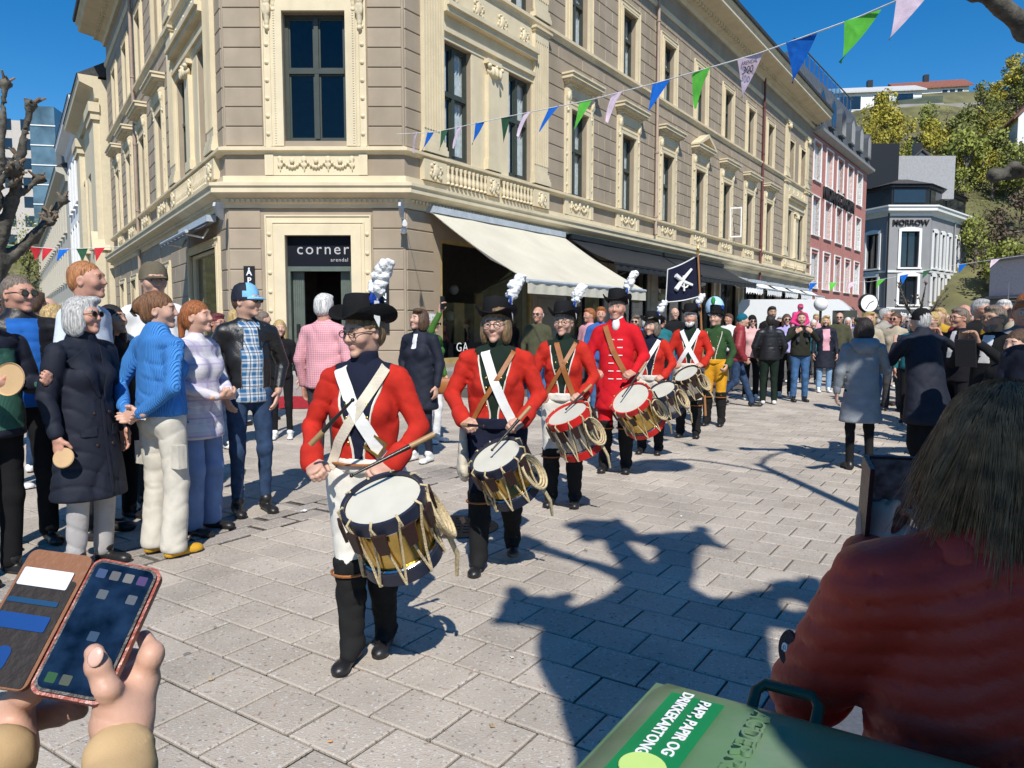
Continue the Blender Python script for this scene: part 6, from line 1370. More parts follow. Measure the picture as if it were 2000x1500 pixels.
B = person('grey haired woman in dark sunglasses and long navy coat', ppx(182, 4.5), R(72), 1.66, 1.06, True, 1, R(14), R(-4), 'bob', 'grey', NAVYC, 'coat', .46, GREYP, 'straight', DGREY and SHOEB, 'down', 'down', 'stand', .0105, glasses='sun', seed=12, hv=.0055, wr=.009)
lapels(B, NAVYC, 1.42, 1.1, .11)
for s in (-1, 1): panel(B, [(s * .06, .86), (s * .14, .86), (s * .14, .92), (s * .06, .92)], NAVYC, 'pocket_flap', .012)
panel(B, [(-.008, .5), (.008, .5), (.008, 1.1), (-.008, 1.1)], NAVYC, 'placket', .008)
buttons(B, (-.06, .05), (1.2, 1.0, .8), .012, TUG)
plate = MB().lathe([(0, .006), (.055, .006), (.06, 0), (0, 0)], 24).build('wooden_plate', mat('pale_wood', (.5, .33, .17))); plate.location = wpt(B, (-.262, -.1, .755)); plate.rotation_euler = (R(70), R(10), 0); tagit(plate, 'small wooden plate in the grey haired woman\'s hand', 'plate')
Cm = person('man in black leather jacket, plaid shirt and blue trucker cap', (-2.07, 5.8, 0), R(34), 1.80, 1.02, False, 0, R(42), 0, 'buzz', 'brown', LEATHER, 'jacket', .95, DENIM, 'slim', SHOEB, 'pocket', 'pocket', 'stand', .0115, seed=13, hv=.0058, tmats=[LEATHER, PLAID], tpick=front_pick(.075), glasses='sun')
sdf_obj('shirt_tail', [cone((0, 0, 1.0), (0, 0, .87), .15, .155, flat=(0, 1, 0), q=.78)], .014, [PLAID], Cm['root'], clip=lambda X, Y, Z: .85 - Z); cap_hat(Cm, NAVYC, cloth('sky_blue_cap', (.2, .45, .68)))
lapels(Cm, LEATHER, 1.42, 1.25, .06, .06)
for x in (-.078, .078):
    pts = [cast(Cm['tp'], x, z, off=.006) for z in np.arange(.97, 1.4, .05)]; MB().tube([p for p in pts if p], .004, 5).build('zip', STEEL, Cm['root'])
Dm = person('young red haired woman in lilac plaid shirt jacket and wide blue trousers', ppx(398, 5.25), R(72), 1.66, 1., True, 0, R(12), R(-5), 'pony', 'red', LILAC, 'jacket', .72, LBLUE, 'wide', SHOEB, 'clasp', 'clasp', 'stand', .0125, seed=14, hv=.006)
E_ = person('man in sunglasses with blue polo under black puffer jacket', ppx(62, 4.95), R(42), 1.82, 1.1, False, 1, R(28), 0, 'buzz', 'greybrown', BLKP, 'puffer', .9, BLKC, 'straight', SHOEB, 'down', 'down', 'stand', .0125, glasses='sun', seed=15, quilt=.012, tmats=[BLKP, BPOLO], tpick=front_pick(.085), hv=.006)
person('tall young man with ginger crew cut in pale blue shirt', ppx(190, 5.15), R(88), 1.93, 1., False, 1, R(8), R(-4), 'buzz', 'ginger', PALEB, 'shirt', .88, DGREY, 'straight', SHOEB, 'down', 'down', 'stand', .014, seed=16, hv=.006)
G_ = person('tall man in olive baseball cap and white shirt', ppx(318, 5.9), R(25), 1.97, .98, False, 0, R(12), 0, 'buzz', 'brown', WHT, 'shirt', .88, DGREY, 'straight', SHOEB, 'down', 'down', 'stand', .016, seed=17, hv=.006); cap_hat(G_, OLIVE, OLIVE)
person('dark haired woman in black between the grey haired woman and the blue sweater', ppx(236, 5.55), R(70), 1.64, 1., True, 2, R(10), R(-10), 'long', 'dark', BLKC, 'shirt', .88, BLKC, 'straight', SHOEB, 'down', 'down', 'stand', .018, seed=18, hv=.007)
Np = person('man at the left edge in dark jacket and green knit holding a wooden plate', ppx(-6, 4.25), R(70), 1.72, 1.15, False, 1, R(10), 0, 'short', 'greybrown', NAVYC, 'coat', .85, BLKC, 'straight', SHOEB, 'plate', 'plate', 'stand', .0125, seed=19, tmats=[NAVYC, GREENK], tpick=front_pick(.13, .9, 1.36), hv=.006)
plate2 = MB().lathe([(0, .008), (.082, .008), (.09, .016), (.092, .01), (.082, 0), (0, 0)], 28).build('wooden_plate', MATS['pale_wood']); plate2.location = wpt(Np, (-.12, -.37, 1.2)); plate2.rotation_euler = (R(80), R(-25), 0); tagit(plate2, 'round wooden plate held up by the man at the left edge', 'plate')
person('blond woman seen behind the man in the puffer jacket', ppx(122, 6.3), R(160), 1.66, 1., True, 0, 0, 0, 'bob', 'blond', DGREY, 'shirt', .88, BLKC, 'straight', SHOEB, seed=20, vox=.02, hv=.008)
person('woman with burgundy hair and glasses in dark jacket and denim shorts', ppx(432, 8.7), R(55), 1.62, 1.12, True, 1, R(10), 0, 'short', 'burgundy', NAVYC, 'jacket', .88, DENIM, 'straight', WSHOE, 'clasp', 'clasp', 'stand', .018, glasses='clear', seed=21, hv=.0075, bare=True) if False else person('woman with burgundy hair and glasses in dark jacket', ppx(432, 8.7), R(55), 1.62, 1.12, True, 1, R(10), 0, 'short', 'burgundy', NAVYC, 'jacket', .88, DENIM, 'straight', WSHOE, 'clasp', 'clasp', 'stand', .018, glasses='clear', seed=21, hv=.0075)
person('blond girl in black jacket by the shop door', ppx(552, 9.6), R(10), 1.55, .95, True, 0, R(15), 0, 'long', 'blond', BLKC, 'jacket', .88, BLKC, 'slim', WSHOE, seed=22, vox=.02, hv=.008)
person('white haired man in pink checked shirt seen from behind', ppx(640, 7.05), R(165), 1.78, 1.08, False, 1, 0, 0, 'short', 'white', PINKS, 'shirt', .86, DGREY, 'straight', WSHOE, 'down', 'down', 'stand', .015, seed=23, hv=.0065)
person('dark haired woman in navy parka between the first two drummers', ppx(822, 8.0), R(-28), 1.66, 1.06, True, 0, R(-18), R(-6), 'bob', 'brown', NAVYC, 'coat', .6, NAVYC, 'slim', WSHOE, 'down', 'pocket', 'stand', .016, seed=24, hv=.007, tmats=[NAVYC, WHT], tpick=front_pick(.03, 1.28, 1.45))
K_ = person('woman in green jacket raising her phone above the crowd', ppx(845, 9.3), R(60), 1.62, 1., True, 0, R(10), R(8), 'short', 'grey', GRNJ, 'jacket', .88, WHT, 'straight', WSHOE, 'down', 'raise', 'stand', .018, seed=25, hv=.0075, glasses='sun')
q = wpt(K_, (-.27, -.37, 1.86)); ph = MB().bbox(-.04, .04, -.005, .005, -.08, .08, .003).build('phone', BLKP); ph.location = q; ph.rotation_euler = (0, 0, R(60)); tagit(ph, 'dark phone held high by the woman in the green jacket', 'phone')
hb = sdf_obj('handbag', [cone((-.1, 0, 0), (.1, 0, 0), .1, .1, flat=(0, 1, 0), q=.4)], .015, [TANL]); hb.location = ppx(868, 8.6)[:2] + (.78,); tagit(hb, 'tan leather handbag hanging beside the woman in the green jacket', 'handbag')
# ================================================================ spectators on the right and beyond
GCOAT = cloth('grey_wool_coat', (.23, .25, .27), bs=300); REDP = mat('red_puffer', (.26, .025, .03), rough=.55, bump=.2); PINKP = mat('pink_puffer', (.62, .36, .34), rough=.6, bump=.2); PURP = cloth('lavender_sweater', (.4, .36, .62)); JEANS = cloth('mid_blue_jeans', (.05, .12, .25), var=.3, vs=12); OLJ = cloth('dark_olive_jacket', (.025, .026, .018)); PINKC = cloth('hot_pink_jacket', (.65, .05, .2)); GSWEAT = cloth('stone_sweater', (.3, .28, .24)); SUIT = cloth('black_suit', (.012, .012, .016)); TEAL = cloth('teal_knit', (.01, .12, .17), kind='rib', p=60)
cw = person('dark haired woman in grey hooded wool coat seen from behind', (3.58, 7.55, 0), R(172), 1.56, 1.06, True, 0, R(10), R(-5), 'bob', 'dark', GCOAT, 'coat', .55, BLKC, 'slim', SHOEB, 'down', ((-.27, -.1, 1.13), (-.14, -.28, 1.3), (.3, -.3, .9), (.5, -.8, 0), .8), 'stand', .0135, seed=31, hv=.0065)
sdf_obj('hood', [ell((0, .1, 1.40), (.14, .075, .09), k=.03), cone((-.1, .05, 1.44), (.1, .05, 1.44), .06, .06, k=.04)], .012, [GCOAT], cw['root'], disp=folds(.007, 1.3, 3))
bw_ = person('stooping person in long navy coat and black cap taking a photo', ppx(1800, 7.6), R(188), 1.66, 1.2, False, 0, 0, R(-15), 'short', 'grey', NAVYC, 'coat', .5, BLKC, 'straight', SHOEB, 'phone', 'phone', 'close', .015, seed=32, hv=.007, lean=R(10), skirt=.3); cap_hat(bw_, BLKC, BLKC)
rp_ = person('walking person in dark red puffer jacket and teal beanie', (4.05, 13.35, 0), R(78), 1.68, 1.08, False, 0, 0, R(-12), None, 'dark', REDP, 'puffer', .85, DENIM, 'straight', SHOEB, 'low', 'low', 'walk', .018, seed=33, hv=.008, quilt=.012, lean=R(8))
sdf_obj('beanie', xf([ell((0, .015, .05), (.085, .103, .098), k=.02), ell((0, -.12, -.06), (.09, .07, .1), k=.01, sub=True), ell((0, .02, -.1), (.13, .13, .08), k=.01, sub=True)], rp_['T']), .009, [TEAL], rp_['root'])
pp_ = person('woman in pale pink puffer jacket, black beanie and sunglasses', ppx(1465, 14.6), R(-5), 1.66, 1., True, 0, 0, 0, 'long', 'dark', PINKP, 'puffer', .88, BLKC, 'straight', WSHOE, glasses='sun', seed=34, vox=.02, hv=.008, quilt=.01)
sdf_obj('beanie', xf([ell((0, .015, .05), (.086, .104, .1), k=.02), ell((0, -.12, -.06), (.09, .07, .1), k=.01, sub=True), ell((0, .02, -.1), (.13, .13, .09), k=.01, sub=True)], pp_['T']), .009, [BLKC], pp_['root'])
person('person in black puffer jacket and dark green trousers seen from behind', ppx(1500, 13.8), R(170), 1.66, 1.1, False, 0, 0, 0, 'short', 'dark', BLKP, 'puffer', .86, cloth('dark_green_trousers', (.012, .022, .016)), 'straight', WSHOE, 'low', 'low', 'stand', .018, seed=35, hv=.008, quilt=.014)
person('bearded dark haired man behind the black puffer jacket', ppx(1503, 15.4), R(-5), 1.86, 1., False, 2, 0, 0, 'short', 'dark', BLKC, 'jacket', .88, BLKC, 'straight', beard='dark', seed=36, vox=.022, hv=.008)
person('woman in lavender sweater and sunglasses', ppx(1532, 15.2), R(-8), 1.7, 1., True, 0, 0, 0, 'long', 'brown', PURP, 'sweater', .92, BLKC, 'straight', WSHOE, glasses='sun', seed=37, vox=.02, hv=.008)
fa = person('bearded father in dark jacket and jeans carrying a child on his shoulders', ppx(1560, 14.25), R(-6), 1.72, 1.1, False, 0, R(-10), 0, 'buzz', 'brown', OLJ, 'jacket', .88, JEANS, 'straight', SHOEB, 'legs', 'legs', 'stand', .018, beard='brown', seed=38, hv=.008)
def shoulder_child(label, fx, fY, top, rz, s=.95, seed=0, cap=None):
    c = person(label, (fx[0] + .0, fY + .06, fx[2]), rz, 1.0, 1.05, True, 0, 0, 0, 'short', 'dkblond', top, 'puffer', .93, None, 'slim', None, 'clasp', 'clasp', 'stand', .014, seed=seed, feet=False, hv=.006)
    lg = []
    for s_ in (-1, 1): lg += [cone((.1 * s_, 0, .95), (.15 * s_, -.25, .93), .085, .075, k=.03), cone((.15 * s_, -.25, .93), (.14 * s_, -.27, .55), .07, .06, k=.03), cone((.14 * s_, -.27, .52), (.15 * s_, -.36, .5), .05, .045, k=.02)]
    sdf_obj('leggings', lg, .016, [DGREY], c['root'])
    if cap: cap_hat(c, cap, cap)
    return c
x_, y_, _ = ppx(1560, 14.25); shoulder_child('small child in pink jacket and pink cap riding on the father\'s shoulders', (x_, 0, .88), 14.25, PINKC, R(-4), seed=39, cap=PINKC)
person('blond woman in dark navy coat over pink top and light jeans', ppx(1608, 16.2), R(-10), 1.68, 1., True, 0, R(-12), 0, 'bob', 'blond', NAVYC, 'coat', .55, cloth('light_jeans', (.2, .33, .5)), 'straight', WSHOE, seed=40, vox=.02, hv=.008, tmats=[NAVYC, cloth('light_pink_top', (.68, .35, .4))], tpick=front_pick(.07, .95, 1.42))
person('man in stone coloured sweater and jeans behind the grey coat', ppx(1722, 13.6), R(25), 1.78, 1.12, False, 1, R(20), 0, 'short', 'grey', GSWEAT, 'sweater', .9, JEANS, 'straight', TUG, seed=41, vox=.02, hv=.008, glasses='clear')
x_, y_, _ = ppx(1740, 19); person('man in sunglasses carrying a girl in pink on his shoulders', (x_, y_, 0), R(-5), 1.72, 1., False, 1, 0, 0, 'short', 'brown', DGREY, 'shirt', .88, DENIM, 'straight', armL='legs', armR='legs', glasses='sun', seed=42, vox=.024, hv=.009); shoulder_child('fair haired girl in hot pink jacket riding on a man\'s shoulders in the far crowd', (x_, 0, .85), 19, PINKC, R(5), seed=43)
person('man in black suit filming at the right', ppx(1862, 8.6), R(-75), 1.68, 1.1, False, 1, R(-5), 0, 'short', 'greybrown', SUIT, 'jacket', .85, SUIT, 'straight', seed=44, vox=.018, hv=.007, glasses='clear', armL='phone', armR='phone', tmats=[SUIT, WHT], tpick=front_pick(.04, 1.15, 1.45))
mt = person('dark haired man with beard and glasses holding up a tablet', ppx(1925, 6.6), R(-65), 1.66, 1.1, False, 2, R(-5), 0, 'short', 'greybrown', BLKC, 'jacket', .85, BLKC, 'straight', seed=45, vox=.017, hv=.0065, glasses='clear', beard='greybrown', armL='phone', armR='phone', tmats=[BLKC, WHT], tpick=front_pick(.045, 1.2, 1.45))
q = wpt(mt, (0, -.42, 1.47)); tb = MB().bbox(-.09, .09, -.006, .006, -.12, .12, .003).build('tablet', BLKP); tb.location = atY(1886, 690, 6.45); tb.rotation_euler = (R(8), 0, R(-60)); tagit(tb, 'black tablet held up by the bearded man in glasses', 'tablet')
person('brown haired young woman low at the right edge', ppx(1968, 5.0), R(-50), 1.46, 1., True, 0, R(-25), 0, 'pony', 'brown', BLKC, 'shirt', .88, BLKC, 'straight', seed=46, vox=.016, hv=.006)
person('balding man with glasses in dark jacket at the right edge', ppx(2015, 4.1), R(-62), 1.64, 1.12, False, 1, R(-5), 0, 'bald', 'grey', NAVYC, 'jacket', .85, BLKC, 'straight', seed=47, vox=.014, hv=.0055, glasses='clear')
person('blond woman with wind blown ponytail in the right crowd', ppx(1812, 10.2), R(-60), 1.66, 1., True, 0, R(-10), 0, 'pony', 'blond', BLKC, 'jacket', .88, BLKC, 'straight', seed=48, vox=.02, hv=.008, glasses='sun')
# far crowd: every person his own colours
rs = random.Random(77); used = set(); COLS = dict(black=(.012, .012, .013), navy=(.012, .018, .04), grey=(.15, .15, .16), olive=(.07, .07, .04), beige=(.4, .34, .25), white=(.68, .68, .67), maroon=(.16, .02, .03), blue=(.04, .12, .35), teal=(.02, .14, .16), brown=(.12, .07, .04), pink=(.6, .3, .34), mustard=(.42, .25, .03))
HC = ['brown', 'dark', 'blond', 'grey', 'greybrown', 'white', 'red']; HK = dict(short='short', bob='bobbed', long='long', pony='tied back', bald='thinning')
def far_person(u, Y, where, back=False):
    for _ in range(200):
        c = rs.choice(list(COLS)); h = rs.choice(HC); k = rs.choice(list(HK)); key = (c, h, k)
        if key not in used: break
    used.add(key); fem = k in ('bob', 'long', 'pony'); hn = {'greybrown': 'greying', 'dark': 'black'}.get(h, h)
    person('%s in %s top with %s %s hair, %s' % ('woman' if fem else 'man', c, HK[k], hn, where), ppx(u, Y), R(rs.uniform(-50, 20) + (180 if back else 0)), rs.uniform(1.6, 1.72) if fem else rs.uniform(1.68, 1.84), rs.uniform(.95, 1.12), fem, rs.randrange(2), R(rs.uniform(-25, 15)), 0, k, h, cloth('crowd_' + c, COLS[c]), 'jacket', .87, rs.choice((BLKC, DENIM, DGREY, JEANS)), 'straight', rs.choice((SHOEB, WSHOE)), seed=rs.randrange(999), vox=.03, hv=.0105, glasses=rs.choice((None, None, 'sun', 'clear')), name='person', group=None, hands=True)
for u, Y in ((1690, 12.2), (1742, 12.8), (1778, 11.2), (1826, 11.8), (1872, 10.2), (1902, 9.2), (1945, 8.3), (1978, 7.2), (1850, 16.8), (1662, 23), (1730, 24), (1775, 23), (1820, 22), (1900, 20), (1940, 21), (1590, 22), (1550, 19), (1520, 20), (1585, 18.5), (1635, 17.5), (1652, 20), (1672, 18), (1700, 17), (1712, 21), (1760, 17.5), (1768, 14.5), (1785, 20), (1800, 13.2), (1830, 15.5), (1842, 19), (1860, 13.5), (1880, 17), (1893, 11), (1912, 15), (1930, 11.5), (1950, 17), (1965, 9.5), (1985, 13), (1990, 8)): far_person(u, Y, 'standing in the crowd on the right')
for u, Y in ((1150, 13.2), (1172, 12.2), (1240, 13.0), (1262, 15), (1290, 14), (1315, 15.5), (1420, 17), (1440, 18.5), (1050, 11.8)): far_person(u, Y, 'under the awnings behind the drummers')
for u, Y in ((85, 7.4), (108, 8.6), (275, 8.0), (465, 10.8), (520, 11.5), (15, 6.6)): far_person(u, Y, 'behind the spectators on the left', True)
# ================================================================ foreground: woman in red jacket, hands with phone, bin
RJ = mat('rust_red_puffer', (.52, .045, .028), rough=.45, spec=.3, bump=.15, bs=120, var=.1, wrk=.35)
def quilt_pick(Cn): return np.zeros(len(Cn), int)
fw = person('woman in rust red quilted puffer jacket filming with her phone, seen from behind', (.665, 1.0, 0), R(172), 1.415, 1.1, True, 0, R(12), R(-8), 'plain', 'brown', RJ, 'puffer', .8, DGREY, 'straight', SHOEB,
            ((.245, -.1, 1.13), (.06, -.42, 1.3), (-.2, -.3, .9), (-.6, -.6, 0), .7), ((-.27, -.06, 1.1), (-.1, -.42, 1.28), (.2, -.3, .9), (.6, -.6, 0), .7), 'stand', .0085, seed=51, hv=.005, quilt=.013, wr=.003, qp=.046, qs=1.2)
T = fw['T']; rs = random.Random(9); cu = bpy.data.curves.new('hair_strands', 'CURVE'); cu.dimensions = '3D'; cu.bevel_depth = .0005; cu.bevel_resolution = 0; cu.resolution_u = 2
for i in range(6500):
    a = rs.uniform(0, 2 * math.pi); z = rs.uniform(-.2, 1.); rr = math.sqrt(max(0, 1 - z * z)); d = Vector((rr * math.cos(a), rr * math.sin(a) , z))
    if d.y < -.55 and d.z < .1: continue
    p0 = Vector((0, .02, .035)) + Vector((d.x * .094, d.y * .114, d.z * .106)); L = rs.uniform(.12, .24) * (1.15 - .3 * z); n = 6; pts = []; fl_ = rs.uniform(.2, 1.); sw = math.sin(a * 9) * .35 + rs.gauss(0, .12); cl_ = math.cos(a * 7 + z * 3)
    crown = Vector((.02, .03, .14)); tan = (p0 - crown); tan -= d * tan.dot(d); tan = tan.normalized() if tan.length > .01 else Vector((0, 1, 0)); v = tan * .7 + Vector((0, 0, -.3)); p = p0.copy()
    for k in range(n):
        pts.append(p.copy()); v = (v + Vector((0, 0, -.42)) + d * (.12 * fl_ if k > 2 else .03) + Vector((sw * .12, cl_ * .06, 0)) + Vector((rs.gauss(0, .07), rs.gauss(0, .07), 0))).normalized(); p = p + v * L / n
        q = p - Vector((0, .02, .02)); e_ = math.sqrt((q.x / .088) ** 2 + (q.y / .106) ** 2 + (max(q.z, 0) / .105) ** 2)
        if e_ < 1: p += Vector((q.x, q.y, max(q.z, 0))).normalized() * (1 - e_) * .09
    sp = cu.splines.new('POLY'); sp.points.add(n - 1)
    for k, q in enumerate(pts): sp.points[k].co = (*q, 1); sp.points[k].radius = 1. if k < n - 1 else .3
cu.materials.append(mat('strand_hair', (.28, .155, .08), rough=.45, var=.55, vs=50, bump=0, spec=.4)); ho = bpy.data.objects.new('hair_strands', cu); C.objects.link(ho); hm = bpy.data.meshes.new_from_object(ho.evaluated_get(bpy.context.evaluated_depsgraph_get())); bpy.data.objects.remove(ho); ho = place('hair_strands', hm, fw['root']); ho.matrix_local = T; ho['kind'] = 'stuff'
cb_ = sdf_obj('collar', [cone((-.055, .03, 1.435), (.055, .03, 1.435), .062, .062, k=.03)], .011, [RJ], fw['root'], clip=lambda X, Y, Z: Z - 1.5)
pt = cast(xf(fw['tp'], Matrix.Rotation(R(90), 4, 'Z')), 0, 1.2) or Vector((0, 0, 0))
bd = MB().lathe([(0, .004), (.03, .004), (.034, 0)], 20).build('sleeve_badge', NAVYC, fw['root']); E1 = fw['aj'][1][0]; q0 = E1 + Vector((0, .02, .09)); xs_ = np.linspace(.3, 0, 90); ds_ = sdf_at(fw['tp'], np.stack([q0.x + xs_, np.full(90, q0.y), np.full(90, q0.z)], 1)); bd.location = q0 + Vector((xs_[int(np.argmax(ds_ < .004))], 0, 0)); bd.rotation_euler = (0, R(78), R(15)); txt('badge_mark', 'e', .04, M_TEXTW, bd, Matrix.Translation((0, 0, .005)))
pf = empty('phone', atY(1735, 972, 1.38), R(170), 'phone in open black case held by the woman in the red jacket', 'phone'); pf.rotation_euler = (R(-12), 0, R(165)); MB().bbox(-.04, .04, -.006, .006, -.085, .085, .003).build('phone_body', BLKP, pf); MB().box(-.037, .037, .0062, .0068, -.08, .08).build('screen', mat('lit_screen', (.12, .12, .12), rough=.1, bump=0, var=.6, vs=60), pf); MB().bbox(.042, .05, -.006, .07, -.085, .085, .003).build('case_flap', LEATHER, pf)
# --- person in tan coat: hands holding a wallet-case phone
TAN = cloth('tan_coat', (.52, .36, .19), bump=.08, bs=500, wrk=.15); PD = .74; pc = atY(194, 1226, PD); HX = .97
wr_R, wr_L = atY(236, 1478, PD - .045), atY(5, 1480, PD - .045); root = Vector((-.42, .03, 0))
def loc_of(p): q = (p - root) / (1.62 / 1.72); return Vector((-q.x, -q.y, q.z))
tp_ = person('person in tan coat at the lower left, filming with a phone in a wallet case', root, R(180), 1.62, 1., True, 0, 0, R(-10), 'bob', 'brown', TAN, 'jacket', .85, BLKC, 'straight', SHOEB,
             ((.26, -.25, 1.06), tuple(loc_of(wr_L) - Vector((0, 0, .0))), (0, -.5, 1), (0, 1, 0), .5), ((-.16, -.3, 1.04), tuple(loc_of(wr_R) - Vector((0, 0, .0))), (0, -.5, 1), (0, 1, 0), .5), 'stand', .0095, seed=55, hv=.0065, hands=False)
def A_(u, v, dz=0.): return atY(u, v, PD + dz)
hr = [cone(A_(238, 1470, -.035), A_(240, 1415, -.02), .023, .024, k=.02), cone(A_(240, 1415, -.015), A_(268, 1330, .015), .026, .022, k=.02), cone(A_(228, 1400, -.02), A_(207, 1345, -.03), .018, .0135, k=.016), cone(A_(207, 1345, -.03), A_(191, 1300, -.03), .0128, .0122, k=.005), cone(A_(191, 1300, -.03), A_(184, 1276, -.026), .012, .0098, k=.004), ell(A_(209, 1348, -.035), .0125, k=.006), ell(A_(293, 1283, .012), .012, k=.006),
      cone(A_(275, 1335, .01), A_(298, 1275, .018), .0125, .0105, k=.01), cone(A_(298, 1275, .018), A_(282, 1245, .034), .0102, .0085, k=.005)]
for i, (u, v) in enumerate(((262, 1330), (245, 1350), (225, 1368))): hr += [cone(A_(u + 15, v, .02), A_(u + 10, v - 40, .05), .014, .0115, k=.01), cone(A_(u + 10, v - 40, .05), A_(u - 50, v - 60, .055), .011, .009, k=.006)]
hl = [cone(A_(10, 1470, -.03), A_(5, 1410, .01), .03, .03, k=.02), cone(A_(5, 1400, .0), A_(55, 1352, -.012), .018, .0145, k=.015), cone(A_(55, 1352, -.012), A_(95, 1333, -.012), .014, .0115, k=.006)]
for i in range(3): hl += [cone(A_(20, 1410, .03), A_(85 + 15 * i, 1385 + 6 * i, .045), .013, .011, k=.01), cone(A_(85 + 15 * i, 1385 + 6 * i, .045), A_(140 + 8 * i, 1372 + 8 * i, .03), .0105, .009, k=.006)]
q = A_(186, 1284, -.04); nl = MB().ball((0, 0, 0), (.0075, .0022, .0095), nu=12, nv=8).build('thumb_nail', mat('finger_nail', (.66, .42, .34), rough=.25, bump=0), tp_['root'], smooth=180); nl.matrix_parent_inverse = (Matrix.Translation(root) @ Matrix.Rotation(math.pi, 4, 'Z') @ Matrix.Scale(1.62 / 1.72, 4)).inverted(); nl.location = q + Vector((0, .0005, 0)); nl.rotation_euler = (R(-25), R(12), 0)
for nm_, pr_ in (('hand', hr), ('hand', hl)):
    h_ = sdf_obj(nm_, pr_, .0032, [SK[0]], None, disp=folds(.0007, 6, 3)); h_.parent = tp_['root']; h_.matrix_parent_inverse = (Matrix.Translation(root) @ Matrix.Rotation(math.pi, 4, 'Z') @ Matrix.Scale(1.62 / 1.72, 4)).inverted()
ph_ = empty('phone', pc, 0, 'phone in open brown wallet case held at the lower left', 'phone'); ph_.rotation_euler = (R(-42), R(13), R(3)); ph_.scale = (.89, .89, .89)
M_CASE = mat('brown_case_leather', (.2, .085, .04), rough=.5, bump=.2); M_CASEI = mat('dark_case_lining', (.012, .008, .007), rough=.6)
def slab(w2, h2, y0, y1, r, m, name, par, cx=0.):
    b = MB(); pts = []
    for qx, qz, a0 in ((1, 1, 0), (-1, 1, 90), (-1, -1, 180), (1, -1, 270)):
        for k in range(6): a = R(a0 + 18 * k); pts.append((cx + qx * (w2 - r) + r * math.cos(a), qz * (h2 - r) + r * math.sin(a)))
    b.prism(pts, y0, y1); return b.build(name, m, par)
slab(.041, .08, .0, .012, .012, mat('red_case_edge', (.25, .03, .015), rough=.35), 'case_back', ph_); slab(.0375, .0765, -.004, -.0002, .011, BLKP, 'phone_body', ph_)
sc_ = slab(.0345, .0735, -.0052, -.0042, .009, mat('phone_screen', (.006, .014, .032), rough=.06, spec=.6, bump=0, var=.8, vs=45), 'screen', ph_)
for i, (x, z, c) in enumerate(((-.024, .06, (.05, .12, .3)), (-.008, .06, (.2, .2, .22)), (.008, .06, (.3, .3, .3)), (.024, .06, (.12, .06, .25)), (-.012, .036, (.16, .2, .25)), (.022, .036, (.16, .2, .25)), (-.022, -.062, (.02, .16, .05)), (-.006, -.062, (.12, .16, .12)), (.0, -.012, (.03, .1, .22)))): slab(.0055, .0055, -.0056, -.0053, .0015, mat('icon_%d' % i, tuple(v * .4 for v in c), bump=0), 'app_icon', sc_, x).location = (0, 0, z)
flp = slab(.04, .08, -.003, .003, .01, M_CASE, 'case_flap', ph_, -.04); flp.location = (-.043, .004, 0); flp.rotation_euler = (0, 0, R(-10)); slab(.036, .062, -.0042, -.0032, .004, M_CASEI, 'card_pocket', flp, -.04).location = (0, 0, -.016)
for z, c, m in ((.045, .022, (.6, .63, .7)), (.016, .006, (.01, .05, .12)), (-.008, .018, (.008, .05, .2))): slab(.031, c / 2, -.0056, -.0044, .002, mat('card_%d' % int(z * 1000), m, rough=.3, bump=0), 'card', flp, -.043).location = (0, 0, z)
slab(.009, .014, -.0052, -.0044, .008, mat('card_-8', (.008, .05, .2)), 'card_window', flp, -.045).location = (0, 0, -.05)
# --- green wheelie bin
bn = empty('wheelie_bin', (.535, .435, 0), R(-33), 'green plastic paper recycling bin at the bottom right', 'bin')
M_BIN = mat('green_bin_plastic', (.1, .19, .095), rough=.4, var=.25, vs=3, bump=.12, bs=40, kind='dirt', p=7, col2=(.22, .25, .2)); M_BIND = mat('dark_green_plastic', (.02, .055, .03), rough=.45)
b = MB(); w, d, LZ = .6, .36, .95
b.add([(-w * .85, -d * .8, .12), (w * .85, -d * .8, .12), (w * .85, d * .8, .12), (-w * .85, d * .8, .12), (-w, -d, LZ - .01), (w, -d, LZ - .01), (w, d, LZ - .01), (-w, d, LZ - .01)], [(0, 3, 2, 1), (0, 1, 5, 4), (1, 2, 6, 5), (2, 3, 7, 6), (3, 0, 4, 7)]); b.build('bin_body', M_BIN, bn)
def zl(x, y):
    ex = min(1, (w + .02 - abs(x)) / .05); ey = min(1, (d + .02 - abs(y)) / .05); e = max(0, min(ex, ey)); pan = 1 if (abs(x) < w - .17 and abs(y) < d - .06) else 0
    return LZ + .028 * e ** .5 + .022 * (1 - (x / (w + .02)) ** 2) * (1 - (y / (d + .02)) ** 2) - .007 * pan
n, n2 = 48, 30; vs = [((-1 + 2 * i / n) * (w + .02), (-1 + 2 * j / n2) * (d + .02), zl((-1 + 2 * i / n) * (w + .02), (-1 + 2 * j / n2) * (d + .02))) for j in range(n2 + 1) for i in range(n + 1)]
lid = mk('lid', vs, [(j * (n + 1) + i, j * (n + 1) + i + 1, (j + 1) * (n + 1) + i + 1, (j + 1) * (n + 1) + i) for j in range(n2) for i in range(n)], M_BIN, bn, smooth=60)
MB().box(-w - .022, w + .022, -d - .022, d + .022, LZ - .03, LZ + .002).build('lid_rim', M_BIN, bn)
for hx in (-w + .17, w - .17): MB().tube([(hx - .042, d - .01, LZ + .01), (hx - .042, d + .02, LZ + .032), (hx - .032, d + .03, LZ + .04), (hx + .032, d + .03, LZ + .04), (hx + .042, d + .02, LZ + .032), (hx + .042, d - .01, LZ + .01)], .008, 8).build('lid_handle', M_BIND, bn, smooth=60)
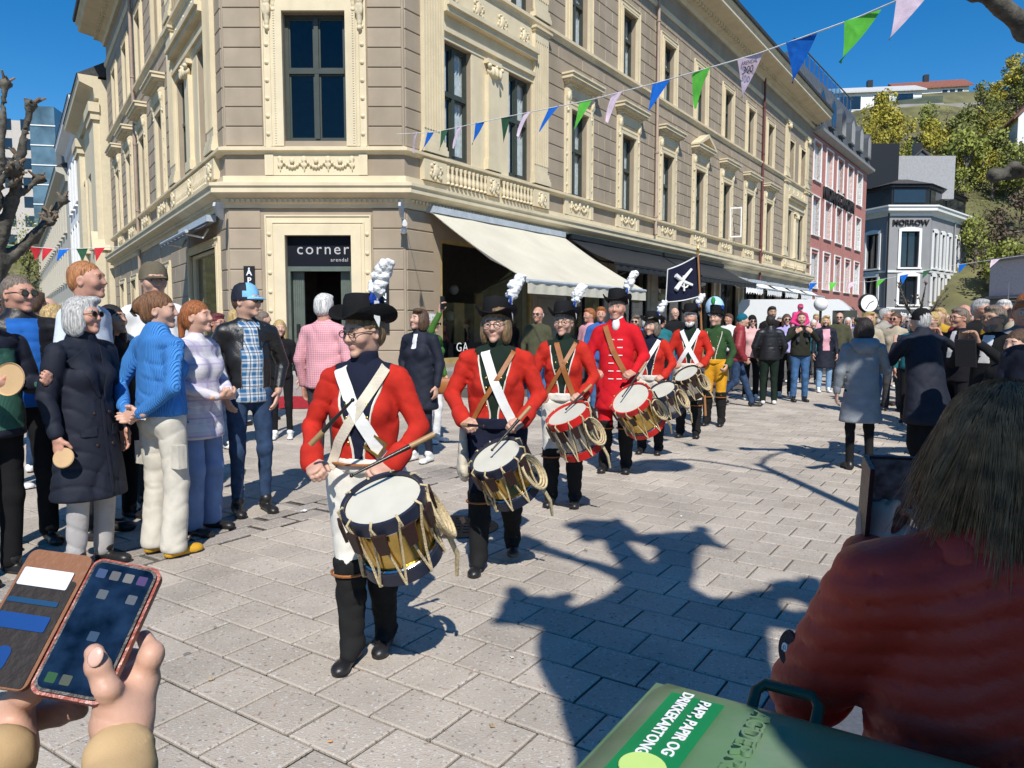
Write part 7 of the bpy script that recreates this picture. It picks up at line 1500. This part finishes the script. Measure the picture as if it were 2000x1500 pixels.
for s_ in (-1, 1):
    for y in (-d * .7, d * .7): MB().lathe([(.0, -.025), (.08, -.025), (.08, .025), (0, .025)], 18, M=Matrix.Translation((s_ * w * .75, y, .08)) @ Matrix.Rotation(R(90), 4, 'Y')).build('wheel', BLKP, bn)
x0 = -w + .03; st_v = [(x0 + .075 * i, d - .05 - .23 * j / 8, zl(x0 + .075 * i, d - .05 - .23 * j / 8) + .0035) for j in range(9) for i in (0, .5, 1)]
mk('sticker', st_v, [(j * 3 + i, j * 3 + i + 1, j * 3 + i + 4, j * 3 + i + 3) for j in range(8) for i in range(2)], mat('green_sticker', (.0, .2, .06), rough=.4, bump=0), bn)
TR = lambda x, y, dz=.0055: Matrix.Translation((x, y, zl(x, y) + dz)) @ Matrix.Rotation(R(-90), 4, 'Z')
txt('sticker_text', 'PAPP, PAPIR OG', .021, M_TEXTW, bn, TR(x0 + .052, d - .135), .0004, bold=.0005); txt('sticker_text', 'DRIKKEKARTONG', .021, M_TEXTW, bn, TR(x0 + .024, d - .135), .0004, bold=.0005)
MB().lathe([(0, .001), (.027, .001), (.028, 0)], 24, M=Matrix.Translation((x0 + .038, d - .245, zl(x0 + .038, d - .245) + .005))).build('sticker_badge', mat('lime_badge', (.5, .68, .2), bump=0), bn)
txt('embossed_text', 'AGDER RENOVASJON', .034, M_BIN, bn, TR(x0 + .125, d - .22, .002), .003)
# ================================================================ street furniture
vn = empty('parked_van', (12.6, 31.5, 0), R(-28), 'white high roofed delivery van parked behind the crowd', 'van'); VW = mat('van_white', (.75, .76, .76), rough=.25, var=.02, bump=0)
b = MB(); pro = [(-2.7, .35), (2.6, .35), (2.65, 1.0), (2.2, 1.25), (1.55, 2.2), (1.2, 2.5), (-2.6, 2.55), (-2.75, 2.3)]; b.prism(pro, -1., 1.); b.build('body', VW, vn)
MB().add([(2.22, -.85, 1.3), (2.22, .85, 1.3), (1.62, .8, 2.18), (1.62, -.8, 2.18)], [(0, 1, 2, 3)]).build('windscreen', M_GLASSD, vn, loc=(.03, 0, .02)); MB().box(1.0, 1.9, -1.02, -1.005, 1.35, 2.05).build('side_window', M_GLASSD, vn)
for x in (-1.7, 1.7):
    for y in (-.95, .95): MB().lathe([(0, -.1), (.22, -.1), (.34, -.08), (.34, .08), (0, .1)], 20, M=Matrix.Translation((x, y, .34)) @ Matrix.Rotation(R(90), 4, 'X')).build('wheel', BLKP, vn)
for y in (-.8, .8): MB().box(2.62, 2.68, y - .15, y + .15, .8, 1.0).build('headlight', STEEL, vn)
ck = empty('street_clock', (14.6, 30.5, 0), 0, 'round white street clock on a dark post', 'clock'); MB().tube([(0, 0, 0), (0, 0, 2.2)], .06, 8).build('post', M_BLACK, ck)
MB().lathe([(0, -.1), (.36, -.1), (.4, -.06), (.4, .06), (.36, .1), (0, .1)], 28, M=Matrix.Translation((0, 0, 2.35)) @ Matrix.Rotation(R(90), 4, 'X')).build('case', M_BLACK, ck); MB().disc((0, -.105, 2.35), .34, (0, -1, 0), 28).build('dial', M_WHITE, ck)
for a, l in ((R(60), .2), (R(-150), .28)): MB().tube([(0, -.112, 2.35), (math.sin(a) * l, -.112, 2.35 + math.cos(a) * l)], .015, 5).build('hand', M_BLACK, ck)
gl = empty('globe_lamp', (11.0, 26.5, 0), 0, 'white globe lamp on a short post beside the van', 'street lamp'); MB().tube([(0, 0, 0), (0, 0, 2.0)], .05, 8).build('post', M_BLACK, gl); MB().ball((0, 0, 2.2), .24, nu=18, nv=12).build('globe', M_WHITE, gl, smooth=180)
bl = MB().ball((0, 0, 0), (.15, .15, .18), nu=18, nv=12).build('balloon', mat('pale_blue_balloon', (.4, .6, .8), rough=.2, bump=0), smooth=180); bl.location = atY(1396, 600, 12.2); tagit(bl, 'pale blue balloon above the standard bearer', 'balloon')
# bunting -----------------------------------------------------------------------
FLM = {'b': cloth('blue_pennant', (.01, .12, .48), bump=.1), 'g': cloth('green_pennant', (.12, .5, .06), bump=.1), 'p': cloth('pale_pink_pennant', (.66, .52, .6), bump=.1), 'r': cloth('red_pennant', (.5, .03, .04), bump=.1), 'd': cloth('dark_green_pennant', (.04, .12, .06), bump=.1)}
def bunting(label, pts, flags, size, seed, wind=.5):
    e = empty('bunting', pts[0], 0, label, 'bunting'); o0 = Vector(pts[0]); P = [Vector(p) - o0 for p in pts]; rs = random.Random(seed); MB().tube(P, .006, 4).build('string', WLEATH, e)
    for p, c, text in flags:
        p = Vector(p) - o0; k = min(range(len(P) - 1), key=lambda i: ((P[i] + P[i + 1]) / 2 - p).length); d = (P[k + 1] - P[k]).normalized(); w_, h_ = size * .8, size; tilt = Vector((-.35 + rs.uniform(-.25, .25), rs.uniform(-.5, .5) * wind, -1)).normalized(); nn = d.cross(tilt).normalized(); vs = []; n = 6; cv = rs.uniform(-.1, .1) * size * wind * 2
        for j in range(n + 1):
            t = j / n
            for i in (-1, 0, 1): vs.append(p + d * (i * w_ / 2 * (1 - t)) + tilt * h_ * t + nn * (cv * math.sin(t * 2.6 + i * .7)))
        vs2 = [v + nn * .002 for v in vs]; fs = [(j * 3 + i, j * 3 + i + 1, j * 3 + i + 4, j * 3 + i + 3) for j in range(n) for i in range(2)]
        fg = mk('pennant', vs, fs, FLM[c], e, smooth=180)
        if text:
            xd = d if d.x > 0 else -d; Mx = Matrix((xd, -tilt, xd.cross(-tilt))).transposed().to_4x4(); sgn = 1 if Mx.to_3x3() @ Vector((0, 0, 1)) @ Vector((0, -1, 0)) > 0 else -1
            for tx, sz, dn in (('ARENDAL', .045, .06), ('300', .085, .12)): txt('pennant_print', tx, sz * size / .34, M_LETB, fg, Matrix.Translation(p + tilt * dn * size / .34 + Vector((0, -.03, 0))) @ Mx, .0005)
    return e
SP = [atY(775, 262, 14.5), atY(850, 258, 12.6), atY(1000, 226, 10.2), atY(1150, 196, 8.6), atY(1290, 160, 7.5), atY(1480, 105, 6.4), atY(1680, 32, 5.6), atY(1800, -20, 5.2), atY(1960, -90, 4.8)]
def on(px):
    q = [(775, 14.5, 262), (850, 12.6, 258), (1000, 10.2, 226), (1150, 8.6, 196), (1290, 7.5, 160), (1480, 6.4, 105), (1680, 5.6, 32), (1800, 5.2, -20), (1960, 4.8, -90)]
    for (a, ya, va), (b_, yb, vb) in zip(q, q[1:]):
        if a <= px <= b_: t = (px - a) / (b_ - a); return atY(a, va, ya).lerp(atY(b_, vb, yb), t)
bunting('long string of blue, green and pale pink pennants slanting across the corner building', SP, [(on(x), c, x == 1467) for x, c in ((815, 'p'), (842, 'b'), (872, 'd'), (905, 'p'), (945, 'b'), (990, 'd'), (1035, 'p'), (1088, 'b'), (1145, 'g'), (1210, 'p'), (1292, 'b'), (1377, 'g'), (1467, 'p'), (1572, 'b'), (1685, 'g'), (1790, 'p'))], .34, 2)
q = [atY(1570, 553, 34), atY(1700, 550, 33), atY(1850, 520, 32), atY(2010, 497, 31)]; bunting('small far string of pennants in front of the grey building', q, [(q[0].lerp(q[1], .15 + .3 * i), 'bgpb'[i % 4], False) for i in range(3)] + [(q[1].lerp(q[2], .15 + .3 * i), 'gbdg'[i % 4], False) for i in range(3)] + [(q[2].lerp(q[3], .2 + .4 * i), 'bp'[i], False) for i in range(2)], .42, 3)
q = [atY(10, 478, 16), atY(120, 487, 16), atY(235, 482, 16)]; bunting('string of red, green and blue pennants over the left street', q, [(q[0].lerp(q[1], .1 + .22 * i), 'dgrr'[i], False) for i in range(4)] + [(q[1].lerp(q[2], .05 + .3 * i), 'bdr'[i], False) for i in range(3)], .3, 4)
